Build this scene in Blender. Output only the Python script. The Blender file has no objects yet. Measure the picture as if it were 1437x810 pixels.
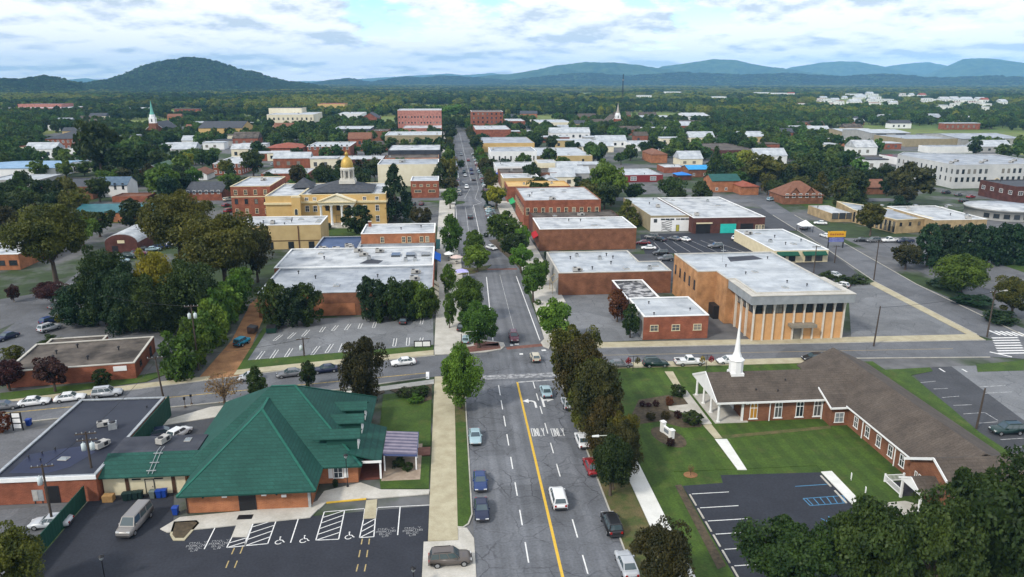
import bpy, bmesh, math, random
import numpy as np
from mathutils import Vector, Matrix
R = math.radians
S = bpy.context.scene
COL = S.collection
rng = random.Random(7)

# ------------------------------------------------------------------ camera
CAM_H, F_PX, HORIZON, VAN_X = 52.0, 1050.0, 112.0, 627.0
PITCH = math.atan((405 - HORIZON) / F_PX)
SP, CP = math.sin(PITCH), math.cos(PITCH)
YAW = math.atan2((718.5 - VAN_X) / F_PX, CP + SP * (405 - HORIZON) / F_PX)
CY, SY = math.cos(YAW), math.sin(YAW)
cam_d = bpy.data.cameras.new("camera")
cam = bpy.data.objects.new("camera", cam_d)
COL.objects.link(cam)
cam.location = (0, 0, CAM_H)
cam.rotation_euler = (math.pi / 2 - PITCH, 0, -YAW)
cam_d.sensor_width = 36.0
cam_d.lens = F_PX / 1437 * 36.0
cam_d.clip_start = 0.5
cam_d.clip_end = 60000
S.camera = cam

# ------------------------------------------------------------------ sky, sun, exposure
SUN_AZ, SUN_EL = R(232), R(40)          # compass-style: from +Y clockwise; behind the viewer, slightly left
SKY_STRENGTH, SUN_STRENGTH, EXPOSURE = 0.15, 2.9, 0.06
CLOUD_BRIGHT = 8.6
HAZE = 6e-5
S.view_settings.view_transform = 'Standard'
S.view_settings.look = 'None'
S.view_settings.exposure = EXPOSURE
S.view_settings.gamma = 1
S.view_settings.use_curve_mapping = False
W = bpy.data.worlds.new("World")
S.world = W
W.use_nodes = True
def world_sky():
    nt = W.node_tree
    nt.nodes.clear()
    N = nt.nodes.new
    L = nt.links.new
    out = N('ShaderNodeOutputWorld')
    bg = N('ShaderNodeBackground')
    bg.inputs['Strength'].default_value = SKY_STRENGTH
    sky = N('ShaderNodeTexSky')
    sky.sky_type = 'NISHITA'
    sky.sun_disc = False
    sky.sun_elevation = SUN_EL
    sky.sun_rotation = SUN_AZ
    sky.air_density = 1.0
    sky.dust_density = 0.15
    sky.ozone_density = 4.0
    tc = N('ShaderNodeTexCoord')
    sep = N('ShaderNodeSeparateXYZ')
    L(tc.outputs['Generated'], sep.inputs[0])
    def m(op, a, b=None, c=None):
        n = N('ShaderNodeMath'); n.operation = op
        for i, v in enumerate((a, b, c)):
            if v is None: continue
            if isinstance(v, (int, float)): n.inputs[i].default_value = v
            else: L(v, n.inputs[i])
        return n.outputs[0]
    z = m('MAXIMUM', sep.outputs[2], 0.0)
    # clouds live on azimuth and a log of elevation, so banks flatten towards the horizon
    az = m('ARCTAN2', sep.outputs[0], sep.outputs[1])
    X = m('MULTIPLY', az, 8.0); Y = m('MULTIPLY', m('LOGARITHM', m('ADD', z, 0.06), 2.718), 2.9)
    def puff(dy, scale, detail, rough, off):
        cv = N('ShaderNodeCombineXYZ'); L(X, cv.inputs[0]); L(m('ADD', Y, dy), cv.inputs[1]); cv.inputs[2].default_value = off
        n = N('ShaderNodeTexNoise'); n.inputs['Scale'].default_value = scale
        n.inputs['Detail'].default_value = detail; n.inputs['Roughness'].default_value = rough
        L(cv.outputs[0], n.inputs['Vector']); return n.outputs[0]
    big = puff(0, .75, 9, .56, 3.7)
    body = puff(0, 1.0, 9, .55, 1.3)
    # denser here than above: a lit top; the reverse: a grey underside
    shade = m('ADD', m('ADD', m('MULTIPLY', body, .45), .275), m('MULTIPLY', m('SUBTRACT', body, puff(.20, 1.0, 8, .53, 1.3)), 1.9))
    # coverage thickens towards the horizon, where the cloud banks overlap
    cover = N('ShaderNodeMapRange'); cover.inputs[1].default_value = 0.0; cover.inputs[2].default_value = 0.13
    cover.inputs[3].default_value = 0.19; cover.inputs[4].default_value = 0.075
    L(z, cover.inputs[0])
    s = m('ADD', big, cover.outputs[0])
    # two known openings in the cloud deck (azimuths in the sky, not in the picture)
    def hole(az, el, w, h, k):
        d = (math.sin(R(az)) * math.cos(R(el)), math.cos(R(az)) * math.cos(R(el)), math.sin(R(el)))
        dx = m('SUBTRACT', sep.outputs[0], d[0]); dz = m('SUBTRACT', sep.outputs[2], d[2])
        q = m('ADD', m('POWER', m('DIVIDE', dx, w), 2), m('POWER', m('DIVIDE', dz, h), 2))
        return m('MULTIPLY', m('POWER', 2.718, m('MULTIPLY', q, -1)), -k)
    for hl in (hole(-28, 5.6, 0.10, 0.016, .20), hole(-2.5, 6.6, 0.085, 0.010, .2), hole(21.5, 6.5, 0.075, 0.009, .2), hole(33, 6.4, .05, .009, .16), hole(-33, 0.5, 0.06, 0.006, .08)):
        s = m('ADD', s, hl)
    mask = N('ShaderNodeMapRange'); mask.interpolation_type = 'SMOOTHSTEP'
    mask.inputs[1].default_value = 0.45; mask.inputs[2].default_value = 0.535
    L(s, mask.inputs[0])
    cr = N('ShaderNodeValToRGB')
    e = cr.color_ramp.elements
    e[0].position = 0.30; e[0].color = (0.55, 0.62, 0.69, 1)
    e[1].position = 0.58; e[1].color = (1.0, 1.0, 1.0, 1)
    e2 = cr.color_ramp.elements.new(0.44); e2.color = (0.84, 0.87, 0.90, 1)
    L(shade, cr.inputs[0])
    mul = N('ShaderNodeVectorMath'); mul.operation = 'SCALE'
    L(cr.outputs[0], mul.inputs[0]); mul.inputs['Scale'].default_value = CLOUD_BRIGHT
    mix = N('ShaderNodeMix'); mix.data_type = 'RGBA'
    L(mask.outputs[0], mix.inputs[0]); hs = N('ShaderNodeHueSaturation'); hs.inputs['Hue'].default_value = .515; hs.inputs['Saturation'].default_value = 1.35; hs.inputs['Value'].default_value = 1.7; L(sky.outputs[0], hs.inputs['Color']); L(hs.outputs[0], mix.inputs[6]); L(mul.outputs[0], mix.inputs[7])
    L(mix.outputs[2], bg.inputs[0]); L(bg.outputs[0], out.inputs[0])
world_sky()
sun_d = bpy.data.lights.new("sun", 'SUN')
sun_d.energy = SUN_STRENGTH
sun_d.angle = R(7)
sun_d.color = (1.0, 0.94, 0.85)
sun = bpy.data.objects.new("sun", sun_d)
COL.objects.link(sun)
sd = Vector((math.sin(SUN_AZ) * math.cos(SUN_EL), math.cos(SUN_AZ) * math.cos(SUN_EL), math.sin(SUN_EL)))
sun.rotation_euler = sd.to_track_quat('Z', 'Y').to_euler()
S.cycles.use_denoising = True
S.cycles.max_bounces = 5
S.cycles.diffuse_bounces = 3
S.cycles.glossy_bounces = 2
S.cycles.transparent_max_bounces = 6
S.cycles.volume_bounces = 1

# ------------------------------------------------------------------ measuring helpers
def P(u, v, z=0.0):
    """where a sight line through the survey photo meets the level z"""
    a = (u - 718.5) / F_PX; b = (405 - v) / F_PX
    f = CP + b * SP; up = -SP + b * CP
    t = (z - CAM_H) / up
    x, y = a * t, f * t
    return (x * CY + y * SY, -x * SY + y * CY)
def proj(x, y, z=0.0):
    cx = x * CY - y * SY; f = x * SY + y * CY; h = z - CAM_H
    d = f * CP - h * SP; up = f * SP + h * CP
    return (718.5 + F_PX * cx / d, 405 - F_PX * up / d)
def height(u, vb, vt):
    x, y = P(u, vb)
    lo, hi = -5.0, 400.0
    for _ in range(40):
        mm = (lo + hi) / 2
        if proj(x, y, mm)[1] > vt: lo = mm
        else: hi = mm
    return lo
def width_to(x, y, u1, c=1.0, s=0.0):
    lo, hi = 0.0, 500.0
    for _ in range(40):
        mm = (lo + hi) / 2
        if proj(x + mm * c, y + mm * s)[0] < u1: lo = mm
        else: hi = mm
    return lo

# ------------------------------------------------------------------ object helpers
def tag(o, label=None, cat=None, group=None, kind=None):
    if label: o['label'] = label
    if cat: o['category'] = cat
    if group: o['group'] = group
    if kind: o['kind'] = kind
    return o
def empty(name, loc=(0, 0, 0), rz=0.0, label=None, cat=None, group=None):
    o = bpy.data.objects.new(name, None)
    COL.objects.link(o)
    o.location = loc; o.rotation_euler = (0, 0, rz)
    o.empty_display_size = 0.5
    return tag(o, label, cat, group)
class MB:
    def __init__(s):
        s.v = []; s.f = []; s.m = []; s.smooth = []
    def add(s, vs, fs, mi=0, sm=False):
        b = len(s.v)
        s.v += [tuple(p) for p in vs]
        for f in fs:
            s.f.append(tuple(i + b for i in f)); s.m.append(mi); s.smooth.append(sm)
        return s
    def box(s, x0, x1, y0, y1, z0, z1, mi=0):
        v = [(x0, y0, z0), (x1, y0, z0), (x1, y1, z0), (x0, y1, z0), (x0, y0, z1), (x1, y0, z1), (x1, y1, z1), (x0, y1, z1)]
        return s.add(v, [(3, 2, 1, 0), (4, 5, 6, 7), (0, 1, 5, 4), (1, 2, 6, 5), (2, 3, 7, 6), (3, 0, 4, 7)], mi)
    def bar(s, a, b, w, h, mi=0):
        """box from a to b, w wide, h high (centred)"""
        a = Vector(a); b = Vector(b); d = (b - a)
        up = Vector((0, 0, 1))
        if abs(d.normalized().z) > .95: up = Vector((0, 1, 0))
        sd_ = d.cross(up).normalized() * w / 2
        u2 = sd_.cross(d).normalized() * h / 2
        v = [a - sd_ - u2, a + sd_ - u2, a + sd_ + u2, a - sd_ + u2, b - sd_ - u2, b + sd_ - u2, b + sd_ + u2, b - sd_ + u2]
        return s.add(v, [(0, 1, 2, 3), (7, 6, 5, 4), (0, 4, 5, 1), (1, 5, 6, 2), (2, 6, 7, 3), (3, 7, 4, 0)], mi)
    def tube(s, pts, rad, n=8, mi=0, cap=True):
        rings = []
        for i, p in enumerate(pts):
            p = Vector(p)
            d = (Vector(pts[min(i + 1, len(pts) - 1)]) - Vector(pts[max(i - 1, 0)])).normalized()
            a = d.cross(Vector((0, 1, 0)) if abs(d.y) < .9 else Vector((1, 0, 0))).normalized()
            b = d.cross(a)
            r = rad[i] if isinstance(rad, (list, tuple)) else rad
            rings.append([p + (a * math.cos(2 * math.pi * k / n) + b * math.sin(2 * math.pi * k / n)) * r for k in range(n)])
        base = [q for r_ in rings for q in r_]
        fs = []
        for i in range(len(pts) - 1):
            for k in range(n):
                k2 = (k + 1) % n
                fs.append((i * n + k, i * n + k2, (i + 1) * n + k2, (i + 1) * n + k))
        s.add(base, fs, mi, True)
        if cap:
            e = (len(pts) - 1) * n
            s.add(base, [tuple(range(n))[::-1], tuple(range(e, e + n))], mi)
        return s
    def lathe(s, prof, n=12, mi=0, at=(0, 0, 0), sm=True, rot=0.0):
        vs = [(at[0] + r * math.cos(2 * math.pi * k / n + rot), at[1] + r * math.sin(2 * math.pi * k / n + rot), at[2] + z) for r, z in prof for k in range(n)]
        fs = []
        for i in range(len(prof) - 1):
            for k in range(n):
                k2 = (k + 1) % n
                fs.append((i * n + k, i * n + k2, (i + 1) * n + k2, (i + 1) * n + k))
        s.add(vs, fs, mi, sm)
        e = (len(prof) - 1) * n
        return s.add(vs, [tuple(range(n))[::-1], tuple(range(e, e + n))], mi)
    def prism(s, poly, z0, z1, mi=0, mt=None):
        n = len(poly)
        v = [(p[0], p[1], z0) for p in poly] + [(p[0], p[1], z1) for p in poly]
        s.add(v, [tuple(range(n))[::-1]] + [(i, (i + 1) % n, n + (i + 1) % n, n + i) for i in range(n)], mi)
        return s.add(v, [tuple(range(n, 2 * n))], mi if mt is None else mt)
    def sheet(s, poly, z, mi=0):
        return s.add([(p[0], p[1], z) for p in poly], [tuple(range(len(poly)))], mi)
    def extr(s, pts, vec, mi=0):
        """closed planar outline pts swept along vec"""
        n = len(pts); vec = Vector(vec)
        v = [Vector(p) for p in pts]; v = v + [p + vec for p in v]
        return s.add(v, [tuple(range(n))[::-1], tuple(range(n, 2 * n))] + [(i, (i + 1) % n, n + (i + 1) % n, n + i) for i in range(n)], mi)
    def mesh(s, name, mats):
        me = bpy.data.meshes.new(name)
        me.from_pydata(s.v, [], s.f)
        for m_ in (mats if isinstance(mats, (list, tuple)) else [mats]): me.materials.append(m_)
        me.polygons.foreach_set('material_index', s.m)
        me.polygons.foreach_set('use_smooth', s.smooth)
        me.update()
        return me
    def fixed(s, name, mats):
        me = s.mesh(name, mats)
        bm = bmesh.new(); bm.from_mesh(me)
        bmesh.ops.remove_doubles(bm, verts=bm.verts, dist=1e-4)
        bmesh.ops.recalc_face_normals(bm, faces=bm.faces)
        bm.to_mesh(me); bm.free()
        return me
    def build(s, name, mats, parent=None, loc=(0, 0, 0), rz=0.0):
        return link(name, s.mesh(name, mats), parent, loc, rz)
def link(name, me, parent=None, loc=(0, 0, 0), rz=0.0):
    o = bpy.data.objects.new(name, me)
    COL.objects.link(o)
    o.location = loc; o.rotation_euler = (0, 0, rz)
    if parent: o.parent = parent
    return o
def kids(o):
    return [c for c in COL.objects if c.parent == o]
KID = {}
def copy_tree(root, loc, rz, scale=None, mats=None, label=None, group=None):
    """a copy of a thing with its parts and sub-parts; mats swaps materials by slot of the first source material"""
    def one(o, parent):
        c = o.copy(); COL.objects.link(c); c.parent = parent
        if mats and o.type == 'MESH':
            for sl in c.material_slots:
                if sl.material and sl.material.name in mats:
                    new = mats[sl.material.name]
                    sl.link = 'OBJECT'; sl.material = new
        for ch in KID.get(o.name, ()): one(ch, c)
        return c
    r = one(root, None)
    r.location = loc; r.rotation_euler = (0, 0, rz)
    if scale: r.scale = scale
    if label: r['label'] = label
    if group: r['group'] = group
    return r
def register(root):
    for o in [root] + list(root.children_recursive):
        KID[o.name] = list(o.children)
    return root
def inset(poly, d):
    n = len(poly); out = []
    for i in range(n):
        a, b, c = Vector(poly[i - 1]), Vector(poly[i]), Vector(poly[(i + 1) % n])
        e1 = (b - a).normalized(); e2 = (c - b).normalized()
        n1 = Vector((-e1.y, e1.x)); n2 = Vector((-e2.y, e2.x))
        k = 1 + n1.dot(n2)
        out.append(tuple(b + (n1 + n2) * (d / max(k, .2))))
    return out

# ------------------------------------------------------------------ materials
MATS = {}
def mat(name, c, c2=None, rough=0.85, scale=1.0, detail=5, lo=.35, hi=.65, spec=0.3, metal=0.0, rnd=0.0, bump=0.0, stretch=None, coord='Object', trans=0.0, fine=0.0):
    if name in MATS: return MATS[name]
    m = bpy.data.materials.new(name); MATS[name] = m
    m.use_nodes = True
    nt = m.node_tree; N = nt.nodes.new; L = nt.links.new
    bs = nt.nodes['Principled BSDF']
    bs.inputs['Roughness'].default_value = rough
    bs.inputs['Metallic'].default_value = metal
    bs.inputs['Specular IOR Level'].default_value = spec
    col = None
    if c2 is not None:
        tc = N('ShaderNodeTexCoord'); mp = N('ShaderNodeMapping')
        L(tc.outputs[coord], mp.inputs[0])
        if stretch: mp.inputs['Scale'].default_value = stretch
        nz = N('ShaderNodeTexNoise'); nz.inputs['Scale'].default_value = scale
        nz.inputs['Detail'].default_value = detail; nz.inputs['Roughness'].default_value = .62
        L(mp.outputs[0], nz.inputs['Vector'])
        cr = N('ShaderNodeValToRGB')
        cr.color_ramp.elements[0].position = lo; cr.color_ramp.elements[0].color = (*c, 1)
        cr.color_ramp.elements[1].position = hi; cr.color_ramp.elements[1].color = (*c2, 1)
        L(nz.outputs[0], cr.inputs[0]); col = cr.outputs[0]
        if fine:
            n2 = N('ShaderNodeTexNoise'); n2.inputs['Scale'].default_value = scale * 14; n2.inputs['Detail'].default_value = 3
            L(mp.outputs[0], n2.inputs['Vector'])
            mr = N('ShaderNodeMapRange'); mr.inputs[1].default_value = .3; mr.inputs[2].default_value = .7
            mr.inputs[3].default_value = 1 - fine; mr.inputs[4].default_value = 1 + fine
            L(n2.outputs[0], mr.inputs[0])
            vm = N('ShaderNodeVectorMath'); vm.operation = 'SCALE'
            L(col, vm.inputs[0]); L(mr.outputs[0], vm.inputs['Scale']); col = vm.outputs[0]
        if bump:
            bp = N('ShaderNodeBump'); bp.inputs['Strength'].default_value = bump; bp.inputs['Distance'].default_value = .1
            L(nz.outputs[0], bp.inputs['Height']); L(bp.outputs[0], bs.inputs['Normal'])
    if rnd:
        oi = N('ShaderNodeObjectInfo'); hs = N('ShaderNodeHueSaturation')
        mr = N('ShaderNodeMapRange'); mr.inputs[3].default_value = 1 - rnd; mr.inputs[4].default_value = 1 + rnd
        L(oi.outputs['Random'], mr.inputs[0]); L(mr.outputs[0], hs.inputs['Value'])
        mr2 = N('ShaderNodeMapRange'); mr2.inputs[3].default_value = .5 - rnd * .07; mr2.inputs[4].default_value = .5 + rnd * .07
        sc_ = N('ShaderNodeMath'); sc_.operation = 'FRACT'; ml = N('ShaderNodeMath'); ml.operation = 'MULTIPLY'; ml.inputs[1].default_value = 7.31
        L(oi.outputs['Random'], ml.inputs[0]); L(ml.outputs[0], sc_.inputs[0]); L(sc_.outputs[0], mr2.inputs[0]); L(mr2.outputs[0], hs.inputs['Hue'])
        if col is None: hs.inputs['Color'].default_value = (*c, 1)
        else: L(col, hs.inputs['Color'])
        col = hs.outputs[0]
    if col is None: bs.inputs['Base Color'].default_value = (*c, 1)
    else: L(col, bs.inputs['Base Color'])
    if trans:
        tr = N('ShaderNodeBsdfTranslucent'); mx = N('ShaderNodeMixShader'); mx.inputs[0].default_value = trans
        if col is None: tr.inputs[0].default_value = (*c, 1)
        else: L(col, tr.inputs[0])
        L(bs.outputs[0], mx.inputs[1]); L(tr.outputs[0], mx.inputs[2]); L(mx.outputs[0], nt.nodes['Material Output'].inputs[0])
    return m
def seamed(m, w=3.2, h=1.5, k=.72):
    nt = m.node_tree; N = nt.nodes.new; L = nt.links.new; bs = nt.nodes['Principled BSDF']
    col = bs.inputs['Base Color'].links[0].from_socket
    tc = N('ShaderNodeTexCoord'); bt = N('ShaderNodeTexBrick'); bt.inputs['Scale'].default_value = 1; bt.offset = .37
    bt.inputs['Brick Width'].default_value = w; bt.inputs['Row Height'].default_value = h; bt.inputs['Mortar Size'].default_value = .05
    bt.inputs['Color1'].default_value = (1.06, 1.06, 1.06, 1); bt.inputs['Color2'].default_value = (.9, .9, .9, 1); bt.inputs['Mortar'].default_value = (k, k, k, 1)
    L(tc.outputs['Object'], bt.inputs['Vector'])
    mx = N('ShaderNodeMix'); mx.data_type = 'RGBA'; mx.blend_type = 'MULTIPLY'; mx.inputs[0].default_value = 1
    L(col, mx.inputs[6]); L(bt.outputs[0], mx.inputs[7]); L(mx.outputs[2], bs.inputs['Base Color'])
def brick(name, c, c2, mortar, rough=.9):
    """brickwork: courses plus larger weathering"""
    if name in MATS: return MATS[name]
    m = bpy.data.materials.new(name); MATS[name] = m
    m.use_nodes = True
    nt = m.node_tree; N = nt.nodes.new; L = nt.links.new
    bs = nt.nodes['Principled BSDF']; bs.inputs['Roughness'].default_value = rough; bs.inputs['Specular IOR Level'].default_value = .2
    tc = N('ShaderNodeTexCoord'); sp_ = N('ShaderNodeSeparateXYZ'); L(tc.outputs['Object'], sp_.inputs[0])
    ad = N('ShaderNodeMath'); ad.operation = 'ADD'; L(sp_.outputs[0], ad.inputs[0]); L(sp_.outputs[1], ad.inputs[1])
    cv = N('ShaderNodeCombineXYZ'); L(ad.outputs[0], cv.inputs[0]); L(sp_.outputs[2], cv.inputs[1])
    bt = N('ShaderNodeTexBrick'); bt.inputs['Scale'].default_value = 1.0
    bt.inputs['Brick Width'].default_value = .42; bt.inputs['Row Height'].default_value = .16; bt.inputs['Mortar Size'].default_value = .012
    bt.inputs['Color1'].default_value = (*c, 1); bt.inputs['Color2'].default_value = (*c2, 1); bt.inputs['Mortar'].default_value = (*mortar, 1)
    L(cv.outputs[0], bt.inputs['Vector'])
    nz = N('ShaderNodeTexNoise'); nz.inputs['Scale'].default_value = .5; nz.inputs['Detail'].default_value = 6
    L(tc.outputs['Object'], nz.inputs['Vector'])
    mr = N('ShaderNodeMapRange'); mr.inputs[1].default_value = .3; mr.inputs[2].default_value = .7; mr.inputs[3].default_value = .68; mr.inputs[4].default_value = 1.25
    L(nz.outputs[0], mr.inputs[0])
    vm = N('ShaderNodeVectorMath'); vm.operation = 'SCALE'; L(bt.outputs[0], vm.inputs[0]); L(mr.outputs[0], vm.inputs['Scale'])
    L(vm.outputs[0], bs.inputs['Base Color'])
    return m
def asphalt(name, c, crack=0.0, scale=.22, lane=None, seal=(.03, .03, .035)):
    """asphalt with patches; crack > 0 adds tar-dark cracks"""
    if name in MATS: return MATS[name]
    m = mat(name, tuple(k * .82 for k in c), tuple(k * 1.15 for k in c), rough=.9, scale=.25, detail=8, lo=.3, hi=.7, spec=.25, fine=.16)
    nt = m.node_tree; N = nt.nodes.new; L = nt.links.new
    bs = nt.nodes['Principled BSDF']
    col = bs.inputs['Base Color'].links[0].from_socket
    tc = N('ShaderNodeTexCoord')
    if lane or crack:   # repaving patches of slightly different age
        vp = N('ShaderNodeTexVoronoi'); vp.voronoi_dimensions = '2D'; vp.distance = 'CHEBYCHEV'; vp.inputs['Scale'].default_value = .11; vp.inputs['Randomness'].default_value = .8
        L(tc.outputs['Object'], vp.inputs['Vector']); sr = N('ShaderNodeSeparateColor'); L(vp.outputs['Color'], sr.inputs[0])
        mr = N('ShaderNodeMapRange'); mr.inputs[3].default_value = .84; mr.inputs[4].default_value = 1.14; L(sr.outputs[0], mr.inputs[0])
        vm = N('ShaderNodeVectorMath'); vm.operation = 'SCALE'; L(col, vm.inputs[0]); L(mr.outputs[0], vm.inputs['Scale']); col = vm.outputs[0]
    # wheel-track streaks along the road
    if lane:
        mp = N('ShaderNodeMapping'); mp.inputs['Scale'].default_value = lane; L(tc.outputs['Object'], mp.inputs[0])
        nz = N('ShaderNodeTexNoise'); nz.inputs['Scale'].default_value = 1; nz.inputs['Detail'].default_value = 4; L(mp.outputs[0], nz.inputs['Vector'])
        mr = N('ShaderNodeMapRange'); mr.inputs[1].default_value = .3; mr.inputs[2].default_value = .7; mr.inputs[3].default_value = .8; mr.inputs[4].default_value = 1.2
        L(nz.outputs[0], mr.inputs[0])
        vm = N('ShaderNodeVectorMath'); vm.operation = 'SCALE'; L(col, vm.inputs[0]); L(mr.outputs[0], vm.inputs['Scale']); col = vm.outputs[0]
    if crack:
        nd = N('ShaderNodeTexNoise'); nd.inputs['Scale'].default_value = .55; nd.inputs['Detail'].default_value = 4
        L(tc.outputs['Object'], nd.inputs['Vector'])
        def crk(sx, sy, width, amt, rand=1.0):
            nonlocal col
            sub = N('ShaderNodeVectorMath'); sub.operation = 'MULTIPLY_ADD'
            L(nd.outputs['Color'], sub.inputs[0]); sub.inputs[1].default_value = (1.5, 1.5, 0); L(tc.outputs['Object'], sub.inputs[2])
            mp = N('ShaderNodeMapping'); mp.inputs['Scale'].default_value = (sx, sy, 0); L(sub.outputs[0], mp.inputs[0])
            vo = N('ShaderNodeTexVoronoi'); vo.feature = 'DISTANCE_TO_EDGE'; vo.inputs['Scale'].default_value = 1; vo.inputs['Randomness'].default_value = rand
            vo.voronoi_dimensions = '2D'
            L(mp.outputs[0], vo.inputs['Vector'])
            mr = N('ShaderNodeMapRange'); mr.inputs[1].default_value = width * .4; mr.inputs[2].default_value = width; mr.inputs[3].default_value = amt; mr.inputs[4].default_value = 0
            L(vo.outputs[0], mr.inputs[0])
            n3 = N('ShaderNodeTexNoise'); n3.inputs['Scale'].default_value = .13; n3.inputs['Detail'].default_value = 5; L(tc.outputs['Object'], n3.inputs['Vector'])
            m3 = N('ShaderNodeMapRange'); m3.inputs[1].default_value = .4; m3.inputs[2].default_value = .6; m3.inputs[3].default_value = .12; m3.inputs[4].default_value = 1.15; L(n3.outputs[0], m3.inputs[0])
            mm_ = N('ShaderNodeMath'); mm_.operation = 'MULTIPLY'; L(mr.outputs[0], mm_.inputs[0]); L(m3.outputs[0], mm_.inputs[1]); mr = mm_
            mx = N('ShaderNodeMix'); mx.data_type = 'RGBA'; L(mr.outputs[0], mx.inputs[0]); L(col, mx.inputs[6]); mx.inputs[7].default_value = (*seal, 1)
            col = mx.outputs[2]
        crk(.27, .21, .024, crack)
        crk(.12, .34, .024, crack * .7, .7)
    L(col, bs.inputs['Base Color'])
    return m
GLASS = mat('window_glass', (.025, .032, .04), rough=.12, spec=.6)
def blinds(m):   # some panes dark, some with a blind or curtain behind
    nt = m.node_tree; oi = nt.nodes.new('ShaderNodeObjectInfo'); cr = nt.nodes.new('ShaderNodeValToRGB'); cr.color_ramp.interpolation = 'CONSTANT'
    e = cr.color_ramp.elements; e[0].color = (.018, .024, .03, 1); e[1].position = .45; e[1].color = (.04, .05, .06, 1)
    for p, c in ((.7, (.09, .095, .095, 1)), (.86, (.2, .19, .165, 1))): q = e.new(p); q.color = c
    nt.links.new(oi.outputs['Random'], cr.inputs[0]); nt.links.new(cr.outputs[0], nt.nodes['Principled BSDF'].inputs['Base Color'])
blinds(GLASS)
CARGLASS = mat('car_glass', (.05, .075, .085), rough=.08, spec=.9)  # bluish base lightened in place of a sky reflection
GLASS2 = mat('pale_glass', (.22, .25, .27), rough=.2, spec=.5)
WHITE = mat('white_paint', (.74, .75, .74), (.82, .82, .8), scale=.8, rough=.5)
CREAM = mat('cream_paint', (.60, .52, .34), (.7, .62, .42), scale=.6)
BLACK = mat('black_paint', (.015, .015, .017), rough=.5)
DARKMETAL = mat('dark_metal', (.03, .03, .034), rough=.5, metal=.3)
GALV = mat('galvanised_metal', (.33, .35, .36), (.48, .5, .5), scale=2, rough=.45, metal=.5)
PALEUNIT = mat('pale_unit_paint', (.33, .32, .30), (.44, .43, .40), scale=2, rough=.6)
WOODPOLE = mat('pole_wood', (.045, .033, .026), (.085, .065, .05), scale=3, stretch=(6, 6, .5))
CONCRETE = mat('pale_concrete', (.40, .38, .33), (.52, .50, .45), scale=.35, fine=.08)
TANWALK = mat('tan_concrete', (.34, .30, .20), (.44, .40, .28), scale=.5, fine=.1)
WHITEWALK = mat('white_concrete', (.60, .60, .56), (.70, .70, .66), scale=.5, fine=.05)
KERB = mat('kerb_concrete', (.34, .33, .29), (.46, .44, .38), scale=.8)
YELLOWP = mat('yellow_road_paint', (.55, .34, .03), (.68, .44, .06), scale=3, detail=8, lo=.3, hi=.6)
WHITEP = mat('white_road_paint', (.50, .50, .49), (.74, .74, .72), scale=3, detail=8, lo=.3, hi=.55)
FADEP = mat('faded_road_paint', (.24, .245, .25), (.55, .55, .54), scale=1.6, detail=8, lo=.38, hi=.62)
BLUEP = mat('blue_road_paint', (.05, .16, .30), (.09, .26, .42), scale=2)
BR_ORANGE = brick('orange_brick', (.36, .14, .062), (.30, .11, .05), (.36, .2, .12))
BR_RED = brick('red_brick', (.265, .084, .046), (.215, .064, .036), (.27, .14, .09))
BR_BROWN = brick('brown_brick', (.22, .09, .045), (.17, .068, .036), (.22, .13, .09))
BR_DARK = brick('dark_brick', (.10, .035, .027), (.08, .03, .024), (.1, .06, .05))
BR_TAN = brick('tan_brick', (.43, .225, .10), (.375, .19, .082), (.42, .25, .13))
BR_BEIGE = brick('beige_brick', (.38, .28, .15), (.33, .245, .13), (.36, .28, .18))
R_WHITE = mat('white_membrane', (.19, .21, .235), (.49, .51, .52), scale=.22, detail=9, lo=.30, hi=.55, rough=.6)
R_GREY = mat('grey_membrane', (.21, .235, .27), (.38, .41, .44), scale=.2, detail=9, lo=.35, hi=.62, rough=.7)
R_PALE = mat('pale_grey_membrane', (.30, .33, .36), (.47, .50, .52), scale=.25, detail=9, lo=.35, hi=.6, rough=.6)
R_DARK = mat('dark_membrane', (.03, .033, .045), (.065, .07, .085), scale=.16, detail=9, lo=.36, hi=.64, rough=.8)
for m_ in (R_WHITE, R_GREY, R_PALE, R_DARK): seamed(m_, 7, 2.2, .8)
R_BROWN = mat('gravel_roof', (.036, .031, .027), (.15, .128, .108), scale=.24, detail=10, lo=.35, hi=.66, rough=.95)
R_SHINGLE = mat('grey_brown_shingle', (.070, .056, .045), (.105, .085, .068), scale=.4, detail=8, fine=.2)
seamed(R_SHINGLE, 1.3, .45, .78)
R_SLATE = mat('slate_shingle', (.04, .045, .055), (.075, .08, .09), scale=.8, detail=8)
R_BLUE = mat('blue_metal_roof', (.16, .28, .42), (.24, .38, .52), scale=.4, rough=.5)
R_TEAL = mat('teal_metal_roof', (.02, .10, .12), (.035, .14, .16), scale=.4, rough=.5)
R_REDB = mat('brick_red_roof', (.22, .06, .04), (.3, .09, .05), scale=.5)
R_RUST = mat('rust_brown_shingle', (.15, .065, .04), (.21, .1, .06), scale=.6)
W_CREAM = mat('cream_stucco', (.64, .58, .42), (.72, .67, .52), scale=.3)
W_WORN = mat('weathered_white_stone', (.43, .44, .43), (.56, .56, .54), scale=.15, detail=8)
W_YELLOW = mat('yellow_stucco', (.50, .33, .12), (.58, .40, .17), scale=.3)
W_TAN = mat('tan_stucco', (.42, .31, .145), (.5, .38, .19), scale=.3)
W_WHITE = mat('white_stucco', (.66, .67, .66), (.76, .76, .74), scale=.3)
W_GREY = mat('grey_stucco', (.28, .28, .27), (.36, .36, .34), scale=.3)
W_PINK = brick('pink_brick', (.40, .17, .13), (.36, .15, .115), (.4, .22, .18))
W_OLIVE = mat('olive_beige_block', (.25, .21, .13), (.32, .27, .17), scale=.4)
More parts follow.
